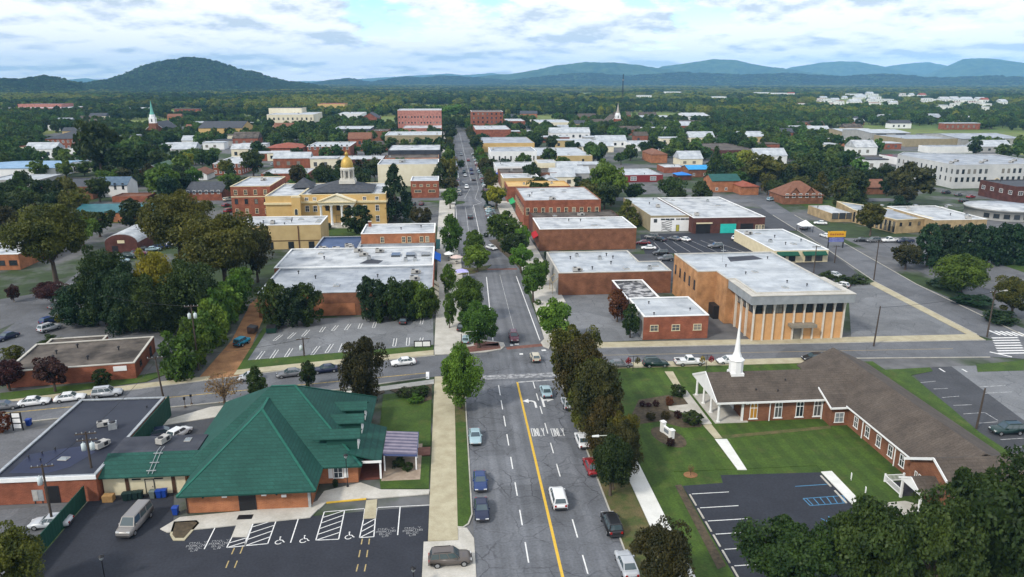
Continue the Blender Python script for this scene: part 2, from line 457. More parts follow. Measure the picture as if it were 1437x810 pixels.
# ------------------------------------------------------------------ building kit
VIS = []           # what must not vanish behind scattered trees
FOOT = []          # footprints kept free of trees
MESHES = {}
def building(name, label, cat, x, y, rz=0.0, group=None):
    return empty(name, (x, y, 0), rz, label, cat, group)
def block(root, poly, h, wall, roof, coping=None, par=0.45, z0=0.0, foot=True, lip=.06):
    inn = inset(poly, .28)
    n = len(poly)
    w = MB()
    v = [(p[0], p[1], z0) for p in poly] + [(p[0], p[1], h) for p in poly] + [(p[0], p[1], h) for p in inn] + [(p[0], p[1], h - par - .3) for p in inn]
    for i in range(n):
        j = (i + 1) % n
        w.add([v[i], v[j], v[n + j], v[n + i]], [(0, 1, 2, 3)])
        w.add([v[n + i], v[n + j], v[2 * n + j], v[2 * n + i]], [(0, 1, 2, 3)])
        w.add([v[2 * n + i], v[2 * n + j], v[3 * n + j], v[3 * n + i]], [(0, 1, 2, 3)], 1)
    wo = w.build('wall', [wall, roof], root)
    r = MB().prism(inset(poly, .27), h - par - .2, h - par)
    ro = r.build('roof', roof, root)
    if coping:
        out = inset(poly, -lip); i2 = inset(poly, .34)
        c = MB()
        for i in range(n):
            j = (i + 1) % n
            c.add([(*out[i], h - .05), (*out[j], h - .05), (*i2[j], h - .05), (*i2[i], h - .05), (*out[i], h + .12), (*out[j], h + .12), (*i2[j], h + .12), (*i2[i], h + .12)],
                  [(3, 2, 1, 0), (4, 5, 6, 7), (0, 1, 5, 4), (2, 3, 7, 6)])
        c.build('coping', coping, root)
    if foot:
        M = Matrix.Rotation(root.rotation_euler[2], 2)
        pts = [M @ Vector(p) + Vector(root.location[:2]) for p in poly]
        FOOT.append((min(p.x for p in pts), min(p.y for p in pts), max(p.x for p in pts), max(p.y for p in pts)))
    return wo, ro
def rect(x0, y0, x1, y1): return [(x0, y0), (x1, y0), (x1, y1), (x0, y1)]
def win_mesh(w, h, style):
    k = ('win', round(w, 2), round(h, 2), style)
    if k in MESHES: return MESHES[k]
    fr, gl = {'white': (WHITE, GLASS), 'dark': (DARKMETAL, GLASS), 'cream': (CREAM, GLASS), 'blank': (CREAM, W_CREAM), 'pale': (WHITE, GLASS2), 'arch': (CREAM, GLASS), 'bare': (GLASS, GLASS), 'warm': (WHITE, mat('amber_glass', (.45, .22, .03), rough=.3))}[style]
    b = MB(); t = min(.12, w * .12)
    if style == 'bare':
        b.box(-w / 2, w / 2, -.03, .05, 0, h, 1)
    elif style == 'arch':
        pts = [(-w / 2, 0), (w / 2, 0)] + [(w / 2 * math.cos(a), h - w / 2 + w / 2 * math.sin(a)) for a in [math.pi * i / 8 for i in range(9)]]
        b.extr([(x, .05, z) for x, z in pts], (0, -.11, 0), 0)
        q = [(x * .72, z * .9 + h * .04) for x, z in pts]
        b.extr([(x, -.05, z) for x, z in q], (0, -.03, 0), 1)
    else:
        b.box(-w / 2, w / 2, -.02, .05, 0, h, 1)
        b.box(-w / 2 - .002, -w / 2 + t, -.06, .04, 0, h); b.box(w / 2 - t, w / 2 + .002, -.06, .04, 0, h)
        b.box(-w / 2 + t, w / 2 - t, -.06, .04, h - t, h + .002); b.box(-w / 2 - .08, w / 2 + .08, -.1, .04, -t, 0)
        b.box(-w / 2 + t, w / 2 - t, -.05, .03, h * .5 - .03, h * .5 + .03)
        if w > .9: b.box(-.03, .03, -.045, .03, 0, h - t)
    MESHES[k] = b.mesh('window', [fr, gl]); return MESHES[k]
def windows(root, a, b, z, w, h, n, style='white', margin=None, name='window', skip=()):
    a = Vector(a); b = Vector(b); d = b - a; L_ = d.length; d.normalize()
    rz = math.atan2(d.y, d.x)
    mg = margin if margin is not None else L_ / n / 2
    out = []
    for i in range(n):
        if i in skip: continue
        t = mg + (L_ - 2 * mg) * (i / (n - 1) if n > 1 else .5)
        p = a + d * t
        out.append(link(name, win_mesh(w, h, style), root, (p.x, p.y, z), rz))
    return out
def door_mesh(w, h, m):
    k = ('door', w, h, m.name)
    if k not in MESHES:
        b = MB().box(-w / 2, w / 2, -.04, .05, 0, h).box(-w / 2 - .1, -w / 2, -.07, .04, 0, h + .1, 1).box(w / 2, w / 2 + .1, -.07, .04, 0, h + .1, 1).box(-w / 2, w / 2, -.07, .04, h, h + .1, 1).box(w * .3, w * .36, -.1, -.04, 1, 1.15, 1)
        MESHES[k] = b.mesh('door', [m, DARKMETAL])
    return MESHES[k]
def door(root, p, d, w=1.1, h=2.2, m=None, z=0.0):
    d = Vector(d)
    return link('door', door_mesh(w, h, m or BLACK), root, (p[0], p[1], z), math.atan2(d.y, d.x))
def unit_mesh(kind):
    k = ('unit', kind)
    if k in MESHES: return MESHES[k]
    b = MB()
    if kind == 'rooftop_unit':
        b.box(-1, 1, -.6, .6, .2, 1.1, 0).box(-.95, .95, -.55, .55, 0, .2, 1).lathe([(.42, 0), (.42, .12), (.1, .14)], 12, 1, (-.45, 0, 1.1)).box(.15, .85, -.62, -.6, .35, .95, 1).box(1, 1.5, -.35, .35, .2, .8, 0)
        mats = [PALEUNIT, DARKMETAL]
    elif kind == 'roof_vent':
        b.tube([(0, 0, 0), (0, 0, .7)], .12, 8).lathe([(.26, .62), (.28, .74), (.1, .9)], 10)
        mats = [DARKMETAL]
    elif kind == 'skylight':
        b.box(-.7, .7, -.9, .9, 0, .25, 0).add([(-.62, -.82, .25), (.62, -.82, .25), (.62, .82, .25), (-.62, .82, .25), (0, -.5, .5), (0, .5, .5)], [(0, 1, 4), (1, 2, 5, 4), (2, 3, 5), (3, 0, 4, 5)], 1)
        mats = [PALEUNIT, GLASS2]
    elif kind == 'chimney':
        b.box(-.45, .45, -.45, .45, 0, 1.6, 0).box(-.55, .55, -.55, .55, 1.6, 1.8, 1)
        mats = [BR_RED, CONCRETE]
    elif kind == 'condenser':
        b.box(-.5, .5, -.5, .5, 0, .9, 0).lathe([(.4, .9), (.4, 1.0), (.05, 1.02)], 12, 1)
        mats = [GALV, DARKMETAL]
    MESHES[k] = b.mesh(kind, mats); return MESHES[k]
def unit(root, kind, x, y, z, rz=0.0, s=1.0):
    o = link(kind, unit_mesh(kind), root, (x, y, z), rz)
    if s != 1: o.scale = (s, s, s)
    return o
def clutter(root, x0, y0, x1, y1, z, n, seed=0, kinds=('rooftop_unit', 'roof_vent', 'roof_vent', 'skylight', 'condenser')):
    r = random.Random(seed); done = []
    for _ in range(n * 6):
        if len(done) >= n: break
        x = r.uniform(x0 + 1.5, x1 - 1.5); y = r.uniform(y0 + 1.5, y1 - 1.5)
        if any(abs(x - a) + abs(y - b) < 3 for a, b in done): continue
        done.append((x, y))
        unit(root, r.choice(kinds), x, y, z, r.choice((0, math.pi / 2)))
def gable(root, x0, y0, x1, y1, h, rise, roof, wall, over=.4, axis='x', trim=None, gname='gable'):
    """gable roof; ridge along axis; the gable triangles are a part"""
    m_ = MB(); t = .14
    if axis == 'x':
        ym = (y0 + y1) / 2; k = rise / ((y1 - y0) / 2); e = over
        sec = [(y0 - e, h - e * k), (ym, h + rise), (y1 + e, h - e * k), (y1 + e, h - e * k + t), (ym, h + rise + t), (y0 - e, h - e * k + t)]
        m_.extr([(x0 - e, y, z) for y, z in sec], (x1 - x0 + 2 * e, 0, 0))
        MB().extr([(x0, y0, h), (x0, y1, h), (x0, ym, h + rise - .02)], (.2, 0, 0)).build(gname, wall, root)
        g = MB().extr([(x1 - .2, y0, h), (x1 - .2, y1, h), (x1 - .2, ym, h + rise - .02)], (.2, 0, 0))
        tr = [((x0 - e - .05), (x0 - e + .06)), ((x1 + e - .06), (x1 + e + .05))]
        if trim:
            q = MB()
            for a, b_ in tr:
                s2 = [(y0 - e, h - e * k - .2), (ym, h + rise - .2), (y1 + e, h - e * k - .2), (y1 + e, h - e * k + t + .03), (ym, h + rise + t + .03), (y0 - e, h - e * k + t + .03)]
                q.extr([(a, y, z) for y, z in s2], (b_ - a, 0, 0))
            q.fixed('trim', trim); q.build('roof_trim', trim, root)
    else:
        xm = (x0 + x1) / 2; k = rise / ((x1 - x0) / 2); e = over
        sec = [(x0 - e, h - e * k), (xm, h + rise), (x1 + e, h - e * k), (x1 + e, h - e * k + t), (xm, h + rise + t), (x0 - e, h - e * k + t)]
        m_.extr([(x, y0 - e, z) for x, z in sec], (0, y1 - y0 + 2 * e, 0))
        MB().extr([(x0, y0, h), (x1, y0, h), (xm, y0, h + rise - .02)], (0, .2, 0)).build(gname, wall, root)
        g = MB().extr([(x0, y1 - .2, h), (x1, y1 - .2, h), (xm, y1 - .2, h + rise - .02)], (0, .2, 0))
        if trim:
            q = MB()
            for a, b_ in [((y0 - e - .05), (y0 - e + .06)), ((y1 + e - .06), (y1 + e + .05))]:
                s2 = [(x0 - e, h - e * k - .2), (xm, h + rise - .2), (x1 + e, h - e * k - .2), (x1 + e, h - e * k + t + .03), (xm, h + rise + t + .03), (x0 - e, h - e * k + t + .03)]
                q.extr([(x, a, z) for x, z in s2], (0, b_ - a, 0))
            q.build('roof_trim', trim, root)
    g.build(gname, wall, root)
    return link('roof', m_.fixed('roof', roof), root)
def hip(root, x0, y0, x1, y1, h, rise, roof, over=.5):
    w, d = x1 - x0 + 2 * over, y1 - y0 + 2 * over
    x0 -= over; y0 -= over; x1 += over; y1 += over
    if w >= d: a, b = (x0 + d / 2, (y0 + y1) / 2), (x1 - d / 2, (y0 + y1) / 2)
    else: a, b = ((x0 + x1) / 2, y0 + w / 2), ((x0 + x1) / 2, y1 - w / 2)
    v = [(x0, y0, h), (x1, y0, h), (x1, y1, h), (x0, y1, h), (a[0], a[1], h + rise), (b[0], b[1], h + rise)]
    f = [(0, 1, 5, 4), (1, 2, 5), (2, 3, 4, 5), (3, 0, 4)] if w >= d else [(0, 1, 4), (1, 2, 5, 4), (2, 3, 5), (3, 0, 4, 5)]
    m_ = MB().add(v, f).add(v[:4], [(3, 2, 1, 0)])
    return m_.build('roof', roof, root)
def walls(root, x0, y0, x1, y1, h, m):
    b = MB().box(x0, x1, y0, y1, 0, h)
    M = Matrix.Rotation(root.rotation_euler[2], 2)
    pts = [M @ Vector(p) + Vector(root.location[:2]) for p in rect(x0, y0, x1, y1)]
    FOOT.append((min(p.x for p in pts), min(p.y for p in pts), max(p.x for p in pts), max(p.y for p in pts)))
    return b.build('wall', m, root)

def B(label, cat, u0, u1, vb, vt, vr, wall, roof, coping=None, wins=(), rz=0.0, name=None, units=4, dmax=60, kind='flat', rise=2.5, axis='x', hfix=None, trim=None, group=None, wid=None, depth=None, par=.45):
    """a building read off the survey photo: front base u0..u1 at vb, front wall top vt, far roof edge vr"""
    x, y = P(u0, vb)
    c, s = math.cos(rz), math.sin(rz)
    h = hfix or height(u0, vb, vt)
    w = wid or width_to(x, y, u1, c, s)
    d = depth or max(5.0, min(dmax, P(u0, vr, h)[1] - y))
    VIS.append((u0, u1, vt, vb))
    root = building(name or cat.replace(' ', '_'), label, cat, x, y, rz, group)
    if kind == 'flat':
        block(root, rect(0, 0, w, d), h, wall, roof, coping, par=par)
        if units: clutter(root, 0, 0, w, d, h - par, units, int(u0 * 7 + vb))
    else:
        walls(root, 0, 0, w, d, h, wall)
        if kind == 'gable': gable(root, 0, 0, w, d, h, rise, roof, wall, axis=axis, trim=trim)
        else: hip(root, 0, 0, w, d, h, rise, roof)
    for spec in wins:
        side, z, ww, hh, n = spec[:5]
        st = spec[5] if len(spec) > 5 else 'white'
        a, b = {'S': ((0, 0), (w, 0)), 'E': ((w, 0), (w, d)), 'W': ((0, d), (0, 0))}[side]
        if z < 1: z = z * h
        windows(root, a, b, z, ww, hh, n, st)
    root['dims'] = '%.1f %.1f %.1f' % (w, d, h)
    del root['dims']
    return root, w, d, h

# ------------------------------------------------------------------ cars
TYRE = mat('tyre_rubber', (.012, .012, .013), rough=.85)
RIM = mat('wheel_rim', (.35, .36, .37), rough=.35, metal=.6)
LAMPG = mat('headlight_lens', (.62, .64, .64), rough=.15, spec=.7)
TAILR = mat('taillight_lens', (.30, .012, .01), rough=.25, spec=.6)
TRIMB = mat('bumper_plastic', (.03, .03, .032), rough=.6)
PAINTS = {}
def paint(n):
    c = dict(white=(.68, .69, .69), silver=(.42, .44, .46), grey=(.13, .135, .145), black=(.012, .012, .014), blue=(.012, .035, .13), navy=(.008, .014, .045), red=(.22, .012, .014), maroon=(.12, .012, .03), green=(.010, .034, .030), tan=(.42, .37, .24), paleblue=(.30, .42, .46), teal=(.0, .19, .30), bronze=(.10, .085, .075), champagne=(.5, .46, .36), pewter=(.20, .19, .18))[n]
    if n not in PAINTS: PAINTS[n] = mat('car_paint_' + n, c, rough=.28, spec=.6)
    return PAINTS[n]
CARDIM = {  # length, width, sill, hood z, belt z, cabin bottom rear/front, cabin top rear/front, roof z, deck z
    'sedan': (4.75, 1.82, .26, .86, .92, -1.85, 1.05, -1.05, .28, 1.44, .95),
    'hatch': (4.15, 1.76, .26, .90, .95, -1.98, 1.05, -1.55, .25, 1.50, .95),
    'suv': (4.75, 1.90, .36, 1.02, 1.08, -2.25, 1.05, -2.0, .38, 1.78, 1.05),
    'minivan': (4.9, 1.92, .28, .98, 1.05, -2.36, 1.5, -2.12, .55, 1.76, 1.02),
    'van': (5.6, 2.02, .36, 1.12, 1.2, -2.76, 1.85, -2.66, 1.2, 2.12, 1.15),
    'pickup': (5.5, 1.95, .42, 1.08, 1.12, -.75, 1.25, -.55, .6, 1.82, 1.08),
    'jeep': (3.9, 1.75, .5, 1.10, 1.10, -1.8, .65, -1.78, .45, 1.78, 1.05)}
def car_parts(kind):
    k = ('car', kind)
    if k in MESHES: return MESHES[k]
    Ln, Wd, sill, hood, belt, b0, b1, t0, t1, roof, deck = CARDIM[kind]
    h = Ln / 2; w = Wd / 2
    boxy = kind in ('van', 'jeep', 'pickup')
    nose = hood - (.06 if boxy else .2); tail = deck - (.02 if boxy or kind in ('suv', 'minivan') else .1)
    st = [(-h, .84, .42, tail - .25), (-h + .06, .93, sill + .04, tail - .06), (-h + .5, 1, sill, deck), (b0, 1, sill, belt), (0, 1, sill, belt), (b1, 1, sill, hood + .03), (h - .55, .985, sill, hood - .02), (h - .12, .9, sill + .04, nose), (h, .8, .42, nose - .2)]
    body = MB(); n = 9; vs = []
    for x, ww, zb, zt in st:
        W_ = w * ww; zm = zb + (zt - zb) * .55
        vs += [(x, -W_ * .92, zb), (x, -W_, zb + .12), (x, -W_, zm), (x, -W_ * .95, zt - .04), (x, -W_ * .62, zt), (x, W_ * .62, zt), (x, W_ * .95, zt - .04), (x, W_, zm), (x, W_, zb + .12), (x, W_ * .92, zb)]
    m = 10; fs = []
    for i in range(len(st) - 1):
        for j in range(m):
            j2 = (j + 1) % m
            fs.append((i * m + j, i * m + j2, (i + 1) * m + j2, (i + 1) * m + j))
    body.add(vs, fs, 0, True)
    e = (len(st) - 1) * m
    body.add(vs, [tuple(range(m)), tuple(range(e, e + m))[::-1]], 0)
    wb, wt = w * .93, w * .74
    zb_ = belt - .05
    cab = [(b0, -wb, zb_), (b1, -wb, zb_), (b1, wb, zb_), (b0, wb, zb_), (t0, -wt, roof - .06), (t1, -wt, roof - .06), (t1, wt, roof - .06), (t0, wt, roof - .06),
           (t0 + .12, -wt + .12, roof), (t1 - .15, -wt + .12, roof), (t1 - .15, wt - .12, roof), (t0 + .12, wt - .12, roof)]
    body.add(cab, [(0, 1, 5, 4), (1, 2, 6, 5), (2, 3, 7, 6), (3, 0, 4, 7), (4, 5, 9, 8), (5, 6, 10, 9), (6, 7, 11, 10), (7, 4, 8, 11), (8, 9, 10, 11)], 0)
    if kind == 'pickup':   # open load bed
        body.box(-h + .12, b0 - .1, -w * .8, w * .8, deck - .012, deck + .012, 1)
        for sgn in (-1, 1): body.box(-h + .05, b0 - .05, sgn * w * .9 - .07, sgn * w * .9 + .07, deck - .1, deck + .14, 0)
        body.box(-h + .02, -h + .1, -w * .85, w * .85, deck - .1, deck + .14, 0)
    body.box(h - .02, h + .07, -w * .8, w * .8, .34, .55, 1).box(-h - .07, -h + .02, -w * .82, w * .82, .36, .58, 1)
    for sgn in (-1, 1):
        body.box(b1 - .55, b1 - .35, sgn * (w + .02) - .09, sgn * (w + .02) + .09, belt - .02, belt + .14, 0)
        if kind in ('suv',): body.box(t0 + .2, t1 - .3, sgn * (wt - .1) - .025, sgn * (wt - .1) + .025, roof - .01, roof + .05, 1)
    if kind == 'jeep': body.lathe([(.36, 0), (.36, .2), (.1, .22)], 12, 1, (-h - .1, 0, .95))
    def quad(a, b, c, d, f0=.06, f1=.1, push=.012):
        a, b, c, d = map(Vector, (a, b, c, d))
        nrm = (b - a).cross(d - a).normalized()
        def lp(s_, t_): return (a * (1 - s_) + b * s_) * (1 - t_) + (d * (1 - s_) + c * s_) * t_
        o = nrm * push; i_ = -nrm * .02
        p = [lp(f0, f1), lp(1 - f0, f1), lp(1 - f0, 1 - f1 * .8), lp(f0, 1 - f1 * .8)]
        return [q + o for q in p] + [q + i_ for q in p]
    F = [(0, 1, 2, 3), (7, 6, 5, 4), (0, 4, 5, 1), (1, 5, 6, 2), (2, 6, 7, 3), (3, 7, 4, 0)]
    z1 = belt + .01
    def lvl(i, j, z):   # point on cabin edge i-j at height z
        a, b = Vector(cab[i]), Vector(cab[j]); t = (z - a.z) / (b.z - a.z); return a + (b - a) * t
    c0, c1, c2, c3 = lvl(0, 4, z1), lvl(1, 5, z1), lvl(2, 6, z1), lvl(3, 7, z1)
    g = {}
    ws = MB().add(quad(c1, c2, cab[6], cab[5], .07, .04), F)
    rw = MB().add(quad(c3, c0, cab[4], cab[7], .09, .08), F)
    sw = []
    for a, b, c, d in ((c0, c1, cab[5], cab[4]), (c2, c3, cab[7], cab[6])):
        q = MB(); a, b, c, d = map(Vector, (a, b, c, d))
        nsp = 3 if kind in ('suv', 'minivan', 'van', 'sedan') else 2
        if kind == 'pickup': nsp = 1
        for i in range(nsp):
            s0, s1 = i / nsp, (i + 1) / nsp
            q.add(quad(a + (b - a) * s0, a + (b - a) * s1, d + (c - d) * s1, d + (c - d) * s0, .05 if nsp > 1 else .1, .08), F)
        sw.append(q)
    r = .33 if kind not in ('van', 'pickup', 'suv', 'jeep') else .37
    wh = MB().tube([(0, -.12, 0), (0, .12, 0)], r, 14, 0).tube([(0, -.13, 0), (0, .13, 0)], r * .62, 10, 1)
    hl = MB().add([(0, -.2, -.08), (0, .2, -.08), (-.02, .2, .08), (-.02, -.2, .08), (-.12, -.2, -.08), (-.12, .2, -.08), (-.12, .2, .08), (-.12, -.2, .08)], F)
    tl = MB().box(-.02, .12, -.13, .13, -.12, .12)
    wx = (-h + .92, h - .88) if kind != 'pickup' else (-h + 1.2, h - .95)
    MESHES[k] = dict(body=body.mesh('body', [paint('white'), TRIMB]), ws=ws.mesh('windscreen', CARGLASS), rw=rw.mesh('rear_window', CARGLASS), sw=[q.mesh('side_window', CARGLASS) for q in sw], wheel=wh.mesh('wheel', [TYRE, RIM]), hl=hl.mesh('headlight', LAMPG), tl=tl.mesh('taillight', TAILR),
        pos=dict(r=r, wx=wx, wy=w - .11, hlx=h - .03, hly=w * .62, hz=nose - .1, tlx=-h - .015, tly=w * .68, tz=tail - .2), raw=(body, ws, rw, sw, wh, hl, tl))
    return MESHES[k]
def car_single(kind):
    k = ('car1', kind)
    if k in MESHES: return MESHES[k]
    p = car_parts(kind); body, ws, rw, sw, wh, hl, tl = p['raw']; q = p['pos']
    b = MB()
    def put(src, off, mp):
        b.v_off = len(b.v)
        b.add([(v[0] + off[0], v[1] + off[1], v[2] + off[2]) for v in src.v], [], 0)
        for f, mi, sm in zip(src.f, src.m, src.smooth):
            b.f.append(tuple(i + b.v_off for i in f)); b.m.append(mp[mi]); b.smooth.append(sm)
    put(body, (0, 0, 0), [0, 1])
    for g in (ws, rw, *sw): put(g, (0, 0, 0), [2])
    for x in q['wx']:
        for s in (-1, 1): put(wh, (x, s * q['wy'], q['r']), [3, 4])
    for s in (-1, 1):
        put(hl, (q['hlx'], s * q['hly'], q['hz']), [5]); put(tl, (q['tlx'], s * q['tly'], q['tz']), [6])
    MESHES[k] = b.mesh('car', [paint('white'), TRIMB, CARGLASS, TYRE, RIM, LAMPG, TAILR]); return MESHES[k]
def recolour(o, i, m):
    o.material_slots[i].link = 'OBJECT'; o.material_slots[i].material = m
NAMES = {'sedan': 'sedan', 'hatch': 'hatchback', 'suv': 'suv', 'minivan': 'minivan', 'van': 'passenger_van', 'pickup': 'pickup_truck', 'jeep': 'offroad_car'}
CATS = {'sedan': 'car', 'hatch': 'car', 'suv': 'suv', 'minivan': 'minivan', 'van': 'van', 'pickup': 'pickup truck', 'jeep': 'car'}
def car_at(x, y, deg, kind, colour, label, group=None, detail=True, z=0.012):
    rz = R(deg)
    if not detail:
        o = link(NAMES[kind], car_single(kind), None, (x, y, z), rz)
        recolour(o, 0, paint(colour)); return tag(o, label, CATS[kind], group)
    p = car_parts(kind); q = p['pos']
    r = empty(NAMES[kind], (x, y, z), rz, label, CATS[kind], group)
    b = link('body', p['body'], r); recolour(b, 0, paint(colour))
    link('windscreen', p['ws'], r); link('rear_window', p['rw'], r)
    for s in p['sw']: link('side_window', s, r)
    for wx in q['wx']:
        for s in (-1, 1): link('wheel', p['wheel'], r, (wx, s * q['wy'], q['r']))
    for s in (-1, 1):
        link('headlight', p['hl'], r, (q['hlx'], s * q['hly'], q['hz']))
        link('taillight', p['tl'], r, (q['tlx'], s * q['tly'], q['tz']))
    return r
def car(u, v, deg, kind, colour, label, group=None, detail=True):
    x, y = P(u, v)
    return car_at(x, y, deg, kind, colour, label, group, detail)

# ------------------------------------------------------------------ trees
BARK = mat('bark', (.05, .036, .026), (.1, .075, .055), scale=4, stretch=(5, 5, 1))
def leafm(name, c, c2, rnd=.26): return mat('leaves_' + name, tuple(k * .85 for k in c), tuple(k * 1.12 for k in c2), rough=.55, scale=4.2, detail=3, lo=.36, hi=.66, spec=.25, rnd=rnd, trans=.3, fine=.3)
LEAF = dict(
    green=leafm('green', (.040, .088, .010), (.095, .165, .018)), bright=leafm('bright', (.055, .115, .012), (.12, .205, .022)),
    dark=leafm('dark', (.019, .040, .008), (.047, .075, .013)), conifer=leafm('conifer', (.012, .034, .013), (.028, .062, .020)),
    olive=leafm('olive', (.052, .066, .009), (.125, .125, .016)), yellow=leafm('yellow', (.15, .16, .010), (.28, .25, .016)),
    gold=leafm('gold', (.06, .075, .010), (.14, .125, .016)), rust=leafm('rust', (.040, .044, .010), (.095, .070, .016)), bronze=leafm('bronze', (.032, .038, .010), (.072, .066, .015)),
    red=leafm('red', (.085, .022, .012), (.16, .045, .019)), maroon=leafm('maroon', (.036, .012, .012), (.072, .024, .020)),
    far=leafm('far', (.045, .095, .016), (.105, .17, .028), rnd=.35), far2=leafm('far2', (.022, .056, .013), (.055, .10, .019), rnd=.35), far_sunlit=leafm('far_sunlit', (.13, .165, .020), (.22, .25, .03), rnd=.25))  # palest far tone paints sunlight into the leaves of the plain
def crown_pts(kind, seed, nclump, nleaf, leaf):
    r = np.random.default_rng(seed)
    cen = []; rad = []
    for i in range(nclump):
        d = r.normal(size=3); d /= np.linalg.norm(d)
        q = r.uniform(.35, 1.1) ** .5
        if kind in ('round', 'oval', 'spread', 'bush', 'ball', 'low'):
            cz, rz_, rx = dict(round=(.60, .34, .38), oval=(.56, .40, .36), spread=(.64, .28, .41), bush=(.42, .46, .42), ball=(.47, .46, .45), low=(.48, .44, .42))[kind]
            rc = r.uniform(.07, .19) if kind != 'ball' else .09
            if kind == 'spread': rc = r.uniform(.07, .18)
            lump = 1 + .26 * math.sin(d[0] * 4 + seed) * math.cos(d[1] * 5 + seed * 2)
            if kind == 'ball': lump = 1
            p = np.array([d[0] * rx * q * lump, d[1] * rx * q * lump, cz + d[2] * rz_ * q * lump])
            if kind == 'oval' and p[2] > cz: p[:2] *= 1 - .45 * (p[2] - cz) / rz_
            if p[2] < .06: p[2] = .06 + r.uniform(0, .05)
        else:
            z = r.uniform(0, 1) ** (1.5 if kind == 'cone' else 1.0)
            if kind == 'cone': R_ = .44 * (1 - z) ** .85 + .02; zz = .08 + z * .9; rc = .07 + .07 * (1 - z)
            else: R_ = .42 * math.sin(math.pi * (.12 + .85 * z) ** .8) ** .7; zz = .05 + z * .88; rc = .11
            a = r.uniform(0, 2 * math.pi); q2 = r.uniform(.5, 1) ** .5 * (1 + .15 * math.sin(a * 3 + seed))
            p = np.array([math.cos(a) * R_ * q2, math.sin(a) * R_ * q2, zz])
        cen.append(p); rad.append(rc)
    cen = np.array(cen); rad = np.array(rad)
    k = r.integers(0, nclump, nleaf)
    d = r.normal(size=(nleaf, 3)); d /= np.linalg.norm(d, axis=1)[:, None]
    d[:, 2] = np.abs(d[:, 2]) * np.where(r.uniform(size=nleaf) < .72, 1, -1)
    rr = r.uniform(.35, 1, nleaf) ** .5
    c = cen[k] + d * (rad[k] * rr)[:, None] * np.array([1, 1, .8])
    mid = np.array([0, 0, .5])
    out = c - mid; out /= np.linalg.norm(out, axis=1)[:, None] + 1e-9
    nrm = out * .3 + d * .4 + r.normal(size=(nleaf, 3)) * .6
    nrm /= np.linalg.norm(nrm, axis=1)[:, None]
    t = np.cross(nrm, r.normal(size=(nleaf, 3))); t /= np.linalg.norm(t, axis=1)[:, None]
    b = np.cross(nrm, t)
    s = leaf * r.uniform(.55, 1.3, nleaf)[:, None]
    verts = np.stack([c - t * s, c + b * s * .6, c + t * s, c - b * s * .6], 1).reshape(-1, 3)
    sh = out * .35 + d * .55 + np.array([0, 0, .15]) + r.normal(size=(nleaf, 3)) * .22
    sh /= np.linalg.norm(sh, axis=1)[:, None]
    return verts, np.repeat(sh, 4, 0)
def leaf_mesh(name, verts, nrm, mats, extra=None):
    nq = len(verts) // 4
    me = bpy.data.meshes.new(name)
    V = verts; F4 = nq
    ev, ef = ([], []) if extra is None else extra
    nv = len(V) + len(ev)
    allv = np.vstack([V, np.array(ev)]) if len(ev) else V
    me.vertices.add(nv); me.vertices.foreach_set('co', allv.astype(np.float32).ravel())
    loops = np.arange(len(V)); tot = np.full(nq, 4); 
    if len(ef):
        e = np.array([i for f in ef for i in f]) + len(V)
        loops = np.concatenate([loops, e]); tot = np.concatenate([tot, [len(f) for f in ef]])
    me.loops.add(len(loops)); me.loops.foreach_set('vertex_index', loops.astype(np.int32))
    me.polygons.add(len(tot))
    me.polygons.foreach_set('loop_start', (np.cumsum(tot) - tot).astype(np.int32))
    mi = np.zeros(len(tot), np.int32); mi[nq:] = 1
    for m_ in mats: me.materials.append(m_)
    me.update(calc_edges=True)
    me.polygons.foreach_set('material_index', mi)
    me.polygons.foreach_set('use_smooth', mi.astype(bool))
    return me
def trunk_mb(kind, seed):
    r = random.Random(seed); b = MB()
    top = dict(cone=.9, column=.8, bush=.3, ball=.2).get(kind, .55)
    b.tube([(0, 0, -.01), (.004, 0, .1), (-.006, .004, top * .6), (0, 0, top)], [.042, .032, .022, .008], 8)
    if kind in ('round', 'oval', 'spread', 'bare'):
        for i in range(5):
            a = i * 1.256 + r.uniform(-.4, .4); z0 = r.uniform(.2, .34); L_ = r.uniform(.18, .3)
            b.tube([(0, 0, z0), (math.cos(a) * L_ * .5, math.sin(a) * L_ * .5, z0 + .16), (math.cos(a) * L_, math.sin(a) * L_, z0 + .32)], [.016, .011, .004], 6)
    return b
SPEC = dict(round=(48, 5000, .040), oval=(52, 5000, .038), spread=(50, 6000, .034), cone=(90, 4800, .034), column=(90, 5200, .034), low=(60, 5600, .038), bush=(45, 2600, .05), ball=(90, 3600, .04))
def tree_meshes(kind, var, fine=False):
    k = ('tree', kind, var, fine)
    if k in MESHES: return MESHES[k]
    nc, nl, lf = SPEC[kind]
    if fine: nl, lf, nc = int(nl * 4.2), lf * .52, int(nc * 1.7)
    v, n = crown_pts(kind, var * 17 + len(kind), nc, nl, lf)
    MESHES[k] = (leaf_mesh('crown', v, n, [LEAF['green']]), trunk_mb(kind, var).mesh('trunk', BARK)); return MESHES[k]
def tree_single(kind, var):
    k = ('tree1', kind, var)
    if k in MESHES: return MESHES[k]
    nc, nl, lf = SPEC[kind]
    v, n = crown_pts(kind, var * 17 + len(kind), nc, int(nl * .55), lf * 1.3)
    t = trunk_mb(kind, var)
    MESHES[k] = leaf_mesh('tree', v, n, [LEAF['green'], BARK], (t.v, t.f)); return MESHES[k]
TREE_POS = []
NT = [0]
